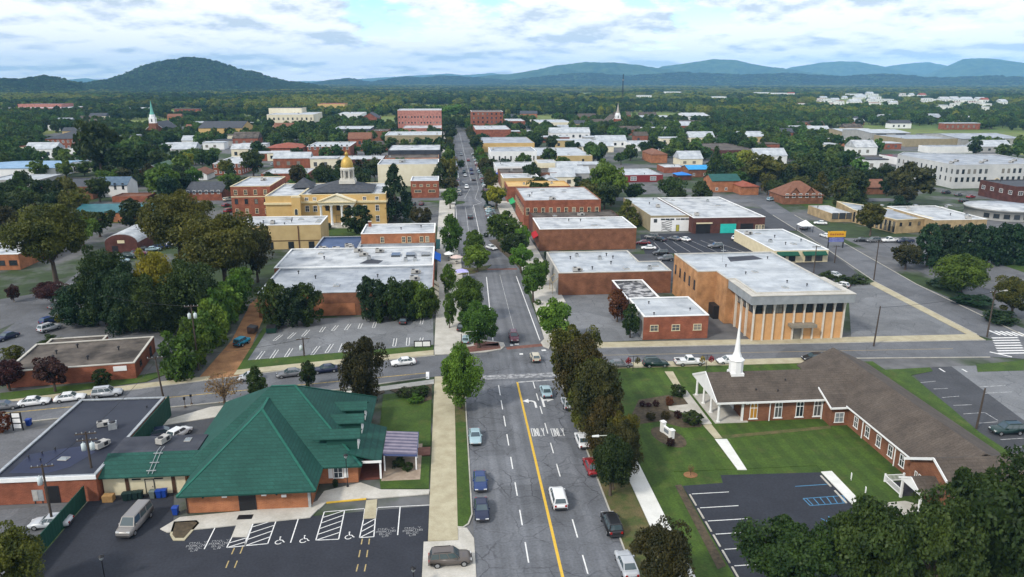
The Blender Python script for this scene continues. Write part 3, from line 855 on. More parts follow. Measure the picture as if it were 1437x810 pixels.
def tree_at(x, y, W_, H_, kind, leaf, label, group=None, near=True, fine=False, name=None, cat=None):
    NT[0] += 1
    var = NT[0] % 3
    nm = name or dict(cone='conifer', column='evergreen_tree', bush='bush', ball='shrub').get(kind, 'broadleaf_tree')
    ct = cat or dict(bush='bush', ball='shrub').get(kind, 'tree')
    rz = (NT[0] * 2.399) % 6.283
    TREE_POS.append((x, y, W_))
    if near:
        r = empty(nm, (x, y, 0), rz, label, ct, group); r.scale = (W_, W_, H_)
        c, t = tree_meshes(kind, var, fine)
        o = link('crown', c, r); recolour(o, 0, LEAF[leaf])
        if kind not in ('bush', 'ball'): link('trunk', t, r)
        return r
    o = link(nm, tree_single(kind, var), None, (x, y, 0), rz); o.scale = (W_, W_, H_)
    recolour(o, 0, LEAF[leaf])
    return tag(o, label, ct, group)
def tree(u, vb, vt, wpx, kind, leaf, label, group=None, near=True, fine=False, **kw):
    x, y = P(u, vb)
    H_ = height(u, vb, vt)
    dep = (x * SY + y * CY) * CP + (CAM_H - H_ * .6) * SP
    return tree_at(x, y, wpx * dep / F_PX, max(H_, .4), kind, leaf, label, group, near, fine, **kw)
# ------------------------------------------------------------------ the ground and everything painted on it
def PX(*pts): return [P(u, v) for u, v in pts]
def ground(name, poly, z, m, kind='structure'):
    o = MB().sheet(poly, z).build(name, m); o['kind'] = kind; return o
def slab(name, poly, z1, m, z0=-.02, kind='structure'):
    o = MB().prism(poly, z0, z1).build(name, m); o['kind'] = kind; return o
GRASS = mat('lawn_grass', (.027, .058, .007), (.055, .10, .012), scale=.35, detail=8, lo=.3, hi=.7, fine=.25)
def striped_lawn():
    m = mat('mown_grass', (.028, .058, .006), (.055, .098, .010), scale=.3, detail=8, lo=.3, hi=.7, fine=.25)
    nt = m.node_tree; N = nt.nodes.new; L = nt.links.new
    bs = nt.nodes['Principled BSDF']; col = bs.inputs['Base Color'].links[0].from_socket
    tc = N('ShaderNodeTexCoord'); wv = N('ShaderNodeTexWave'); wv.inputs['Scale'].default_value = .12; wv.inputs['Distortion'].default_value = .6; wv.inputs['Detail Scale'].default_value = .3
    L(tc.outputs['Object'], wv.inputs['Vector'])
    mr = N('ShaderNodeMapRange'); mr.inputs[1].default_value = .35; mr.inputs[2].default_value = .65; mr.inputs[3].default_value = .91; mr.inputs[4].default_value = 1.10
    L(wv.outputs[1], mr.inputs[0]); vm = N('ShaderNodeVectorMath'); vm.operation = 'SCALE'; L(col, vm.inputs[0]); L(mr.outputs[0], vm.inputs['Scale']); L(vm.outputs[0], bs.inputs['Base Color'])
    return m
MOWN = striped_lawn()
def worn_spots(m, seed):
    nt = m.node_tree; N = nt.nodes.new; L = nt.links.new; bs = nt.nodes['Principled BSDF']; col = bs.inputs['Base Color'].links[0].from_socket
    tc = N('ShaderNodeTexCoord'); mp = N('ShaderNodeMapping'); mp.inputs['Location'].default_value = (seed, seed, 0); L(tc.outputs['Object'], mp.inputs[0])
    nz = N('ShaderNodeTexNoise'); nz.inputs['Scale'].default_value = .28; nz.inputs['Detail'].default_value = 9; nz.inputs['Roughness'].default_value = .68; L(mp.outputs[0], nz.inputs['Vector'])
    mr = N('ShaderNodeMapRange'); mr.inputs[1].default_value = .55; mr.inputs[2].default_value = .78; mr.inputs[4].default_value = .75; L(nz.outputs[0], mr.inputs[0])
    mx = N('ShaderNodeMix'); mx.data_type = 'RGBA'; L(mr.outputs[0], mx.inputs[0]); L(col, mx.inputs[6]); mx.inputs[7].default_value = (.11, .10, .03, 1); L(mx.outputs[2], bs.inputs['Base Color'])
worn_spots(MOWN, 3.0); worn_spots(GRASS, 8.0)
WORN = mat('worn_grass', (.05, .075, .016), (.13, .10, .045), scale=.5, detail=8, fine=.25)
MULCH = mat('bark_mulch', (.045, .035, .022), (.10, .075, .045), scale=1.6, detail=8, fine=.3)
DIRT = mat('orange_dirt', (.19, .09, .038), (.34, .18, .08), scale=.35, detail=8, fine=.2)
A_MAIN = asphalt('cracked_asphalt', (.135, .142, .155), crack=.55, lane=(.9, .03, 1))
A_ROAD = asphalt('road_asphalt', (.125, .13, .14), crack=.25)
A_NORTH = asphalt('town_asphalt', (.125, .13, .14), lane=(.8, .02, 1), crack=.12)
A_FRESH = asphalt('fresh_asphalt', (.030, .033, .042))
A_LOT = asphalt('lot_asphalt', (.12, .123, .13), crack=.22)
A_PALE = asphalt('pale_asphalt', (.165, .172, .18), crack=.4)
A_DARK = asphalt('dark_asphalt', (.06, .063, .07), crack=.2)
TERR = mat('country_ground', (.06, .11, .018), (.19, .21, .045), scale=.004, detail=10, lo=.35, hi=.65, fine=.3)  # bright tone also carries the sunlight on the far fields
TOWN = mat('town_ground_cover', (.03, .052, .014), (.115, .116, .118), scale=.022, detail=7, lo=.46, hi=.54, fine=.25)
PAVER = mat('brick_paving', (.14, .06, .045), (.21, .10, .075), scale=1.5, detail=6)

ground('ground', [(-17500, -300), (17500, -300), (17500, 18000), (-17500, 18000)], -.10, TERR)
ground('town_ground', [(-300, 20), (340, 20), (480, 1000), (-420, 1000)], -.05, TOWN)
# main street, southern part, and the crossing
ground('main_road', [(2, 25), (19, 25), (19, 139.8), (2, 138.8)], 0, A_MAIN)
WS = [(-125, 96), (-92, 108), (-65, 114.5), (-40, 118.9), (-19.4, 123), (-4.7, 127.1), (1.96, 128.6)]
WN = [(1.96, 138.8), (-3.6, 138.3), (-31, 132.8), (-54, 126.2), (-74.5, 120.3), (-96, 113.5), (-127, 103)]
ground('cross_street', WS + WN, .002, A_ROAD)
ground('cross_street', [(19.04, 131.6), (60, 131.2), (105, 128.5), (113, 126), (122, 124), (150, 118), (170, 112), (172, 122), (150, 128), (124, 136), (112, 137.6), (60, 139), (19.04, 139.8)], .002, A_ROAD)
ground('avenue', [(104, 110), (118, 100), (122, 124), (124, 136), (122.5, 181), (129, 228), (137, 285), (152, 370), (170, 470), (158, 470), (142, 370), (128, 285), (120, 228), (112.5, 184), (110.5, 141), (112, 137.6), (113, 126)], .006, A_ROAD)
ground('main_road', [(3.2, 138.6), (19, 139.2), (19.5, 230), (18.5, 260), (19, 335), (19, 800), (3, 800), (2.5, 335), (1.5, 262), (2.5, 226)], .008, A_NORTH)
ground('side_street', [(19, 333), (60, 330), (120, 318), (200, 315), (200, 324), (120, 327), (60, 341), (19, 345)], .004, A_ROAD)
ground('side_street', [(-120, 330), (-60, 338), (3, 335), (3, 346), (-60, 349), (-120, 342)], .004, A_ROAD)
ground('side_street', [(-100, 370), (-92, 372), (-70, 560), (-78, 560)], .006, A_ROAD)
ground('side_street', [(86, 345), (95, 345), (72, 470), (60, 570), (52, 570), (63, 470)], .006, A_ROAD)
ground('west_street', [(-86, 117), (-81.5, 137), (-88.7, 178), (-112, 320), (-122, 318), (-98, 176), (-94.5, 150), (-97, 113)], .006, A_ROAD)
# parking lots and yards
ground('parking_lot', PX((60, 474), (130, 461), (264, 445), (262, 462), (248, 490), (232, 487)), -.01, A_LOT)
ground('parking_lot', [(-39.4, 138.8), (-3.9, 144.6), (-4.4, 164.8), (-40, 164)], .004, A_PALE)
ground('parking_lot', [(-47, 25), (-3.4, 25), (-3.4, 84.5), (-11, 84), (-34, 82), (-37, 91), (-47, 92)], -.01, A_FRESH)
ground('parking_lot', [(-80, 30), (-47.3, 30), (-47.3, 89), (-80, 86)], -.015, A_LOT)
ground('parking_lot', [(-46.5, 98.6), (-32, 98.6), (-27, 117), (-46.2, 113)], -.005, A_DARK)
ground('parking_lot', [(-90, 88), (-59, 88), (-59.5, 112.5), (-90, 104.5)], -.008, A_LOT)
ground('parking_lot', [(30, 36), (50, 36), (50.2, 80.5), (49.9, 88.4), (36, 88.8), (35.6, 86.8), (30, 86.5)], .03, A_FRESH)
ground('parking_lot', PX((1195, 482), (1365, 474), (1223, 397), (1190, 400)), .0, A_PALE)
ground('parking_lot', [(60, 222), (98, 222), (102, 254), (66, 252)], -.006, A_FRESH)
ground('parking_lot', [(49.6, 189.1), (66, 189.1), (66, 222), (28, 222), (28, 202.2), (49.6, 202.2)], -.02, A_DARK)
ground('parking_lot', [(80, 222), (119, 222), (111.5, 186), (83, 186)], -.012, A_DARK)
ground('parking_lot', PX((1310, 515), (1280, 524), (1332, 577), (1437, 650), (1520, 650), (1520, 530), (1437, 512)), -.01, A_DARK)
ground('parking_lot', PX((1335, 514), (1437, 590), (1520, 590), (1520, 520), (1437, 511)), -.004, A_PALE)
ground('parking_lot', [(24.6, 143.3), (39.2, 143.6), (39.3, 178.3), (27.6, 178.3), (26.1, 172), (26, 163)], .0, A_PALE)
ground('parking_lot', [(131, 186), (160, 186), (160, 240), (133, 240)], .0, A_LOT)
ground('parking_lot', [(128, 140), (170, 140), (170, 180), (129, 180)], .0, A_LOT)
ground('parking_lot', PX((0, 420), (75, 408), (90, 420), (40, 445), (0, 462)), .0, A_LOT)
ground('parking_lot', [(100, 258), (130, 252), (140, 300), (110, 305)], .0, A_DARK)
ground('parking_lot', [(40, 352), (84, 352), (76, 440), (45, 440)], .0, A_LOT)
ground('dirt_alley', PX((274, 536), (338, 527), (350, 496), (360, 468), (373, 440), (366, 415), (352, 425), (325, 478)), .01, DIRT)
# lawns
slab('lawn', [(.12, 79.5), (.7, 79.4), (1.3, 80), (1.78, 82), (1.78, 108), (.12, 108)], .1, GRASS)
slab('lawn', [(.12, 40), (1.78, 40), (1.78, 68.5), (.12, 69.5)], .1, GRASS)
slab('worn_verge', [(.12, 108), (1.78, 108), (1.78, 127), (.12, 127)], .09, WORN)
slab('worn_verge', [(19.2, 40), (23.2, 40), (23.2, 128.5), (19.2, 128.5)], .1, WORN)
slab('lawn', [(25.7, 36), (29.9, 36), (29.9, 90.2), (80, 90.2), (80, 128), (25.7, 128.5)], .08, MOWN)
ground('lawn', [(29.9, 85.6), (50.3, 85.6), (50.3, 90.3), (29.9, 90.3)], .022, MOWN)
slab('lawn', [(50.3, 60), (66, 60), (66, 90.2), (50.3, 90.2)], .08, MOWN)
slab('lawn', PX((538, 554), (606, 548), (604, 626), (530, 626)), .07, GRASS)
slab('lawn', PX((530, 642), (603, 642), (602, 686), (534, 686)), .07, GRASS)
slab('lawn', [(-40, 131.3), (-3.9, 141.5), (-3.9, 144.4), (-39.4, 138.6), (-39.9, 160), (-41, 158)], .06, GRASS)
slab('lawn', PX((0, 552), (130, 538), (225, 522), (236, 500), (250, 500), (248, 520), (205, 536), (140, 544), (0, 563)), .06, GRASS)
slab('lawn', PX((1230, 520), (1305, 516), (1309, 521), (1278, 527), (1335, 573), (1380, 612), (1350, 612), (1290, 570)), .06, GRASS)
slab('lawn', PX((1370, 512), (1437, 506), (1437, 520), (1372, 522)), .06, GRASS)
slab('lawn', [(-60, 252), (-18, 254), (-18, 275), (-60, 273)], .04, GRASS)
slab('lawn', [(-160, 282), (-122, 290), (-122, 306), (-165, 302)], .04, GRASS)
slab('lawn', [(150, 285), (182, 285), (185, 330), (152, 330)], .04, GRASS)
slab('lawn', [(160, 186), (210, 186), (215, 228), (160, 228)], .04, GRASS)
# pavements, walks and kerbs
slab('pavement', [(-3.4, 76.8), (.1, 76.8), (.1, 127.2), (-3.4, 127.2)], .12, TANWALK)
slab('pavement', [(-3.4, 30), (.1, 30), (.1, 68), (-3.4, 68)], .12, TANWALK)
slab('driveway_apron', [(-3.9, 68.02), (1.98, 68.02), (1.98, 77), (1.2, 79.2), (.11, 79.4), (.11, 76.78), (-3.9, 76.78)], .06, CONCRETE)
slab('pavement', [(23.25, 36), (25.65, 36), (25.65, 97), (23.25, 97)], .12, WHITEWALK)
slab('pavement', [(23.25, 97), (25.65, 97), (25.65, 128.4), (23.25, 128.4)], .11, TANWALK)
slab('pavement', [(19.25, 128.55), (74, 128.2), (74, 130.9), (19.25, 131.3)], .12, TANWALK)
slab('pavement', [(20, 140), (60, 139.3), (110, 138), (110.2, 141.3), (60, 142.2), (20, 143.2)], .12, TANWALK)
slab('pavement', PX((1365, 474), (1374, 472), (1228, 396), (1219, 398)), .1, TANWALK)
slab('pavement', [(-3.6, 138.6), (3, 138.9), (6.5, 139.3), (9.6, 140.6), (10.6, 142.4), (10.4, 144.4), (8.2, 145.6), (4.4, 147), (3.2, 150), (3, 226), (-4, 226), (-3.7, 165), (-3.7, 142)], .12, CONCRETE)
slab('pavement', [(19.2, 140.1), (18.2, 141.5), (18, 144), (19, 146), (19.6, 172), (26, 172), (26, 163), (24.5, 146), (24.5, 143.3), (20, 143.3)], .124, CONCRETE)
slab('pavement', [(20.2, 172.1), (27.5, 172.1), (27.5, 228), (26.4, 262), (26.4, 330), (20.4, 330), (19.8, 230)], .12, CONCRETE)
slab('pavement', [(-4.6, 226.2), (2.4, 226.2), (1.4, 262), (2.4, 334), (-4.4, 334)], .12, CONCRETE)
slab('pavement', [(19.6, 346), (26.5, 346), (26.5, 800), (19.6, 800)], .12, CONCRETE)
slab('pavement', [(-5, 347), (2.4, 347), (2.4, 800), (-5, 800)], .12, CONCRETE)
slab('pavement', [(-127, 103.2), (-96, 113.7), (-74.5, 120.5), (-54, 126.4), (-44, 129), (-44, 131), (-54, 128.6), (-75, 122.9), (-96, 116.2), (-127, 105.8)], .12, TANWALK)
slab('pavement', [(-40, 131.2), (-31, 133), (-3.8, 138.6), (-3.8, 141.2), (-31, 135.6), (-40, 133.6)], .12, TANWALK)
slab('pavement', [(-46, 112.4), (-40, 117.2), (-19.4, 121.6), (-3.5, 126), (-3.5, 124), (-19.4, 119.8), (-28, 116.6), (-46, 110.6)], .11, CONCRETE)
slab('pavement', [(-35.5, 82.0), (-34.4, 81.2), (-18, 83), (-16.6, 86.6), (-16.6, 88), (-18.6, 85.9), (-34, 84.4)], .1, CONCRETE)
slab('pavement', PX((447, 716), (459, 705), (514, 700), (529, 700), (602, 694), (603, 688), (535, 688), (506, 678), (455, 690), (446, 702)), .106, CONCRETE)
slab('pavement', PX((336, 725.5), (358, 722), (346.5, 754), (325, 754)), .05, CONCRETE)
slab('pavement', PX((514, 702.5), (529.5, 701), (527.4, 727.6), (510, 728.3)), .05, TANWALK)
slab('church_walk', PX((1003, 617), (1020, 617), (1048, 660), (1035, 660)), .11, WHITEWALK)
slab('church_walk', PX((986, 597), (998, 596), (1014, 616), (1003, 616)), .105, TANWALK)
slab('church_walk', PX((932.6, 522), (944.4, 522), (957.8, 546), (950, 548)), .105, TANWALK)
slab('church_walk', PX((951, 549), (958, 546.5), (964, 549), (999, 595.5), (986, 596.5), (979, 587), (958, 580), (939, 576), (938, 571), (966, 568)), .11, CONCRETE)
slab('church_walk', PX((1152, 663), (1167, 662), (1211, 708), (1200, 713)), .12, WHITEWALK)
slab('church_walk', PX((1213, 709), (1270, 704), (1300, 712), (1260, 727), (1228, 727)), .115, CONCRETE)
slab('church_walk', PX((1006, 613), (1165, 598), (1166, 602), (1008, 617)), .1, WORN)
slab('planting_bed', PX((884, 588), (896, 562), (938, 555), (966, 562), (964, 571), (937, 571), (940, 577), (960, 583), (988, 592), (984, 600), (958, 601), (925, 592), (890, 597)), .1, MULCH)
def ell(u, v, a, b, n=20, rz=0):
    c = P(u, v); return [(c[0] + a * math.cos(t) * math.cos(rz) - b * math.sin(t) * math.sin(rz), c[1] + a * math.cos(t) * math.sin(rz) + b * math.sin(t) * math.cos(rz)) for t in [2 * math.pi * i / n for i in range(n)]]
slab('planting_bed', ell(938, 614, 3.6, 2.1, rz=R(-72)), .1, MULCH)
slab('planting_bed', ell(969, 667, .95, .8), .1, DIRT)
slab('planting_bed', PX((947, 682), (956, 681), (1019, 795), (1007, 800)), .1, MULCH)
slab('planting_bed', PX((246, 734.5), (274, 733), (277, 735), (258, 756), (246, 756), (242, 751)), .12, MULCH)
slab('kerb', PX((244, 733), (276, 731), (280, 735), (259, 759), (243, 759), (238.5, 751)), .1, TANWALK)
slab('planting_bed', PX((547, 548), (560, 541), (606, 538), (606, 561), (590, 566), (570, 557)), .085, MULCH)
slab('planting_bed', PX((505, 549), (538, 545), (540, 551), (520, 558)), .08, MULCH)
slab('planting_bed', PX((651, 488), (700, 482), (703, 490), (653, 496)), .14, PAVER)
slab('planting_bed', PX((690, 372), (684, 377), (665, 384), (640, 387), (656, 381), (672, 376)), .14, WORN)
slab('planting_bed', [(12.9, 246), (15.2, 232), (18, 216), (19.9, 205), (20.2, 226), (19.4, 250)], .14, MULCH)
slab('planting_bed', [(2.8, 204), (10.2, 205.4), (9.6, 207.8), (2.8, 208.5)], .13, WORN)
slab('planting_bed', [(4.2, 143.2), (9.2, 142.4), (9.4, 144.6), (4.4, 146)], .14, PAVER)
slab('planting_bed', [(-14, 333), (-4.6, 328), (-4.6, 333), (-12, 334)], .1, GRASS)
slab('planting_bed', [(2.6, 322), (6.6, 326), (6.6, 330), (2.6, 332)], .13, GRASS)
slab('planting_bed', [(14, 312), (19.4, 310), (19.4, 316), (14.4, 316)], .13, GRASS)
def kerb(pts, w=.18, h=.14, m=KERB):
    b = MB()
    for i in range(len(pts) - 1):
        a = Vector((*pts[i], 0)); c = Vector((*pts[i + 1], 0)); d = (c - a).normalized()
        b.bar(a - d * .04 + Vector((0, 0, h / 2 - .02)), c + d * .04 + Vector((0, 0, h / 2 - .02 - .001 * (i % 2))), w, h)
    o = b.build('kerb', m); o['kind'] = 'structure'; return o
kerb([(1.9, 40), (1.9, 68)]); kerb([(.12, 79.42), (.75, 79.3), (1.4, 80.0), (1.9, 82), (1.9, 127.2)])
kerb([(19.1, 36), (19.1, 128.5)])
kerb([(19.2, 131.4), (60, 131.0), (104, 128.3)]); kerb([(20, 139.9), (60, 139.15), (110, 137.8)])
kerb(WS[:-1]); kerb(WN[1:])
kerb([(110.7, 141.4), (112.7, 184), (120.2, 228), (128.2, 285)])
kerb([(120, 139), (122.3, 181), (129, 228), (137, 285)])
kerb(PX((458.5, 706), (513.5, 700.8)), m=YELLOWP, w=.25)

# --- painted markings: each line group is one painted sheet set
def paintline(pts, w, m, z=.014, name='road_marking'):
    b = MB()
    for a, c in pts:
        a = Vector(a); c = Vector(c); d = (c - a).normalized(); n = Vector((-d.y, d.x)) * w / 2
        b.sheet([a - n, c - n, c + n, a + n][::1], z)
    o = b.build(name, m); o['kind'] = 'structure'; return o
def yv(u, v): return P(u, v)[1]
seg = [(541, 555), (562, 575), (584, 599), (610, 626), (642, 659), (678, 697), (717, 739), (763, 792)]
paintline([((7.9, yv(700, b)), (7.9, yv(700, a))) for a, b in seg] + [((7.9, 52), (7.9, 55)), ((7.9, 43), (7.9, 46))], .16, WHITEP)
seg = [(536, 545), (552, 562), (570, 581), (594, 609), (622, 637), (652, 670), (690, 710), (731, 757), (782, 809)]
paintline([((14.15, yv(760, b)), (14.15, yv(760, a))) for a, b in seg] + [((14.15, 50), (14.15, 53))], .16, WHITEP)
paintline([((11.32, 25), (11.32, 123.6))], .34, YELLOWP)
paintline([((11.5, 123.6), (18.2, 124.2))], .42, FADEP)
paintline([((2.3, 126.2), (18.6, 126.6))], 2.0, mat('worn_crosswalk_paint', (.15, .155, .165), (.42, .42, .42), scale=1.4, detail=9, lo=.44, hi=.64), z=.012)
# turn arrows
def arrow(cx, cy, kind):
    b = MB(); z = .015
    if kind == 'left':
        pts = [(0.55, -1.9), (.9, -1.9), (.9, .1), (.75, .75), (.3, 1.05), (-.25, 1.1), (-.25, 1.75), (-1.3, .9), (-.25, .1), (-.25, .7), (.2, .65), (.5, .4), (.55, -.1)]
    else:
        pts = [(-.85, -2.0), (-.5, -2.0), (-.5, .1), (-.3, .5), (.1, .6), (.1, .05), (1.3, .9), (.1, 1.75), (.1, 1.15), (-.5, 1.1), (-.5, 2.2), (-.85, 2.2)]
    m_ = bpy.data.meshes.new('turn_arrow'); bm = bmesh.new()
    bm.faces.new([bm.verts.new((cx + x, cy + y, z)) for x, y in pts]); bmesh.ops.triangulate(bm, faces=bm.faces)
    bmesh.ops.recalc_face_normals(bm, faces=bm.faces); bm.to_mesh(m_); bm.free(); m_.materials.append(WHITEP)
    o = link('road_marking', m_); o['kind'] = 'structure'
arrow(12.75, yv(742, 566), 'left'); arrow(15.5, yv(770, 564), 'right')
GLY = {  # strokes on a 1 x 1 cell
    'O': [((0, 0), (0, 1)), ((0, 1), (1, 1)), ((1, 1), (1, 0)), ((1, 0), (0, 0))], 'N': [((0, 0), (0, 1)), ((0, 1), (1, 0)), ((1, 0), (1, 1))],
    'L': [((0, 1), (0, 0)), ((0, 0), (1, 0))], 'Y': [((0, 1), (.5, .5)), ((1, 1), (.5, .5)), ((.5, .5), (.5, 0))],
    'P': [((0, 0), (0, 1)), ((0, 1), (1, 1)), ((1, 1), (1, .5)), ((1, .5), (0, .5))], 'A': [((0, 0), (.5, 1)), ((.5, 1), (1, 0)), ((.2, .4), (.8, .4))],
    'R': [((0, 0), (0, 1)), ((0, 1), (1, 1)), ((1, 1), (1, .5)), ((1, .5), (0, .5)), ((.4, .5), (1, 0))], 'K': [((0, 0), (0, 1)), ((0, .5), (1, 1)), ((0, .5), (1, 0))],
    'I': [((.5, 0), (.5, 1))], 'G': [((1, 1), (0, 1)), ((0, 1), (0, 0)), ((0, 0), (1, 0)), ((1, 0), (1, .5)), ((1, .5), (.5, .5))],
    'B': [((0, 0), (0, 1)), ((0, 1), (.9, 1)), ((.9, 1), (.9, 0)), ((.9, 0), (0, 0)), ((0, .5), (.9, .5))], 'C': [((1, 1), (0, 1)), ((0, 1), (0, 0)), ((0, 0), (1, 0))]}
def word(b, txt, x, y, w, h, st, dx=(1, 0), z=.016, gap=.55):
    """strokes centred on x; dx is the reading direction"""
    n = len(txt); cw = w / (n + (n - 1) * gap); dx = Vector(dx); dy = Vector((-dx.y, dx.x))
    for i, ch in enumerate(txt):
        o = Vector((x, y)) + dx * (-w / 2 + i * cw * (1 + gap))
        for p, q in GLY.get(ch, []):
            a = o + dx * p[0] * cw + dy * p[1] * h; c = o + dx * q[0] * cw + dy * q[1] * h
            d = (c - a).normalized(); m_ = Vector((-d.y, d.x)) * st / 2; e = d * st / 2
            b.sheet([a - m_ - e, c - m_ + e, c + m_ + e, a + m_ - e], z)
            z += .0002
b = MB(); word(b, 'ONLY', 12.72, yv(756, 612), 1.9, 2.5, .12); word(b, 'ONLY', 15.75, yv(783, 612), 1.9, 2.5, .12)
o = b.build('road_marking', WHITEP); o['kind'] = 'structure'
# parking lot by the green roof
lot = [(PX((306.8, 730.4))[0], PX((286.6, 770.7))[0]), (P(421, 720.6), P(407.7, 761.7)), (P(561.5, 711.6), P(558, 751)),
       (P(455, 718.5), P(510.7, 713.9)), (P(530, 712.3), P(602.6, 708.8))]
paintline(lot, .13, WHITEP, z=.004)
def hatch(a, b_, c, d, n, m=WHITEP, z=.004, cross=False, w=.13):
    """outlined hatching; a-b far edge, d-c near edge"""
    a, b_, c, d = [Vector(P(*q)) for q in (a, b_, c, d)]
    L_ = [(a, d), (b_, c), (d, c)]
    for i in range(n):
        t0 = (i + .1) / n
        p = a + (d - a) * t0; q = b_ + (c - b_) * (t0 + 1.15 / n if not cross else t0)
        p, q = a + (d - a) * min(1, t0 + .95 / n), b_ + (c - b_) * max(0, t0 - .05)
        if cross: p, q = a + (b_ - a) * (i + .5) / n, d + (c - d) * (i + .5) / n
        L_.append((p, q))
    return paintline(L_, w, m, z)
hatch((325, 755), (346, 755), (343.7, 766), (318, 768.6), 2)
hatch((359.7, 722.9), (390.3, 722.9), (375.7, 763), (343.7, 766), 5)
hatch((455, 718.6), (483.6, 716.4), (475.2, 756.8), (443.2, 758.2), 5)
hatch((510, 729.4), (526.7, 728), (524.6, 753.3), (504.5, 754.7), 3)
paintline([(P(325, 755), P(336, 727)), (P(346.6, 755), P(358.6, 724)), (P(510, 729), P(512, 714)), (P(527, 728), P(529, 713))], .12, WHITEP, z=.0045)
dashy = [((508.5, 756), (507, 764)), ((505.5, 772), (503.5, 782)), ((502.5, 792), (500, 802)), ((518.5, 756), (517.5, 764)), ((516, 772), (514.5, 782)), ((513.5, 792), (511.5, 802)),
         ((329, 769), (325, 778)), ((321, 787), (317, 797)), ((341, 767), (337, 777)), ((333, 787), (329, 797))]
paintline([(P(*a), P(*c)) for a, c in dashy], .14, mat('tan_road_paint', (.30, .23, .1), (.42, .33, .16), scale=3), z=.004)
b = MB()
for (u, v), al in (((274, 770), -.05), ((306, 767), -.05), ((541, 750), 0.04), ((579, 748.5), .04)):
    x, y = P(u, v); dx = (math.cos(al * 0 + R(4)), math.sin(R(4)))
    word(b, 'ONLY', x, y + .95, 1.9, .34, .042, dx, .005); word(b, 'PARKING', x, y + .42, 2.3, .34, .045, dx, .005, .4); word(b, 'BLOC', x, y - .05, 1.4, .32, .042, dx, .005); word(b, 'LR', x, y - .5, .7, .3, .05, dx, .005)
o = b.build('lot_lettering', mat('thin_road_paint', (.24, .245, .25), (.42, .42, .42), scale=4)); o['kind'] = 'structure'
def wheelchair(u, v, s=.75, m=WHITEP):
    x, y = P(u, v); b = MB(); z = .005
    pts = [(.0, 1.15), (.05, .55), (.5, .5), (.78, -.05), (.95, -.0)]
    arc = [(-.02 + .5 * math.cos(a), .0 + .5 * math.sin(a)) for a in [R(100) + i * R(24) for i in range(11)]]
    for ln in (pts, arc):
        for i in range(len(ln) - 1):
            a = Vector(ln[i]) * s; c = Vector(ln[i + 1]) * s; d = (c - a).normalized(); n = Vector((-d.y, d.x)) * .055
            b.sheet([(x + q.x, y + q.y) for q in (a - n, c - n, c + n, a + n)], z); z += .0002
    b.sheet([(x + (.0 + .15 * math.cos(t)) * s, y + (1.35 + .15 * math.sin(t)) * s) for t in [i * .785 for i in range(8)]], z)
    o = b.build('disabled_symbol', m); o['kind'] = 'structure'
for q in ((391, 761), (425.5, 759), (489, 754)): wheelchair(*q)
# church lot
st = [693, 713, 732, 751, 773, 797, 822]
paintline([((30.6, yv(985, v)), (35.6, yv(985, v) + .1)) for v in st], .13, WHITEP, z=.036)
b = MB()
for i in range(6):
    y0 = yv(970, st[i]); y1 = yv(970, st[i + 1]); b.box(30.15, 30.35, y1 + .4, y0 - .3, .0, .16)
for y0, y1 in ((84.6, 87.4), (80.6, 83.6), (75.6, 78.6)): b.box(49.4, 49.62, y0, y1, .0, .16)
ws_ = b
for k, (x0, x1, y0, y1) in enumerate([(30.15, 30.35, yv(970, st[i + 1]) + .4, yv(970, st[i]) - .3) for i in range(6)] + [(49.4, 49.62, a, c) for a, c in ((84.6, 87.4), (80.6, 83.6), (75.6, 78.6))]):
    w_ = MB().prism([(x0, y0), (x1, y0), (x1, y1), (x0, y1)], .03, .13)
    w_.prism([(x0 + .04, y0 + .06), (x1 - .04, y0 + .06), (x1 - .04, y1 - .06), (x0 + .04, y1 - .06)], .13, .17)
    tag(w_.build('wheel_stop', CONCRETE), 'white concrete wheel stop at the %s edge of the dark church car park' % ('west' if k < 6 else 'east'), 'wheel stop', 'wheel stops in the church car park, %s row' % ('west' if k < 6 else 'east'))
hatch((1127, 700), (1183, 696), (1188, 706), (1137, 710), 6, m=BLUEP, z=.036, cross=True)
paintline([(P(1127, 700), P(1183, 696)), (P(1116, 683), P(1161, 680))], .13, BLUEP, z=.037)
paintline([(P(1152, 728), P(1163, 733)), (P(1163, 725), P(1163, 733))], .15, BLUEP, z=.036)
# lot beside the big brick building: hairpin stall lines
L_ = []
for u0, v0, u1, v1 in [(395, 470, 385, 478), (414, 467, 405, 475), (433, 463, 425, 472), (455, 459, 450, 466), (473, 457, 467, 464), (491, 455, 485, 463), (507, 454, 504, 461), (527, 452, 524, 460), (593, 447, 591, 455),
                       (370, 493, 360, 506), (389, 491, 380, 504), (409, 489, 401, 501), (447, 486, 438, 498), (466, 483, 458, 495), (482, 482, 477, 494), (555, 475, 553, 486), (573, 474, 572, 485), (592, 474, 590, 482)]:
    a = Vector(P(u0, v0)); c = Vector(P(u1, v1))
    L_ += [(a - Vector((.28, 0)), c - Vector((.28, 0))), (a + Vector((.28, 0)), c + Vector((.28, 0))), (c - Vector((.28, 0)), c + Vector((.28, 0)))]
paintline(L_, .13, WHITEP, z=.012)
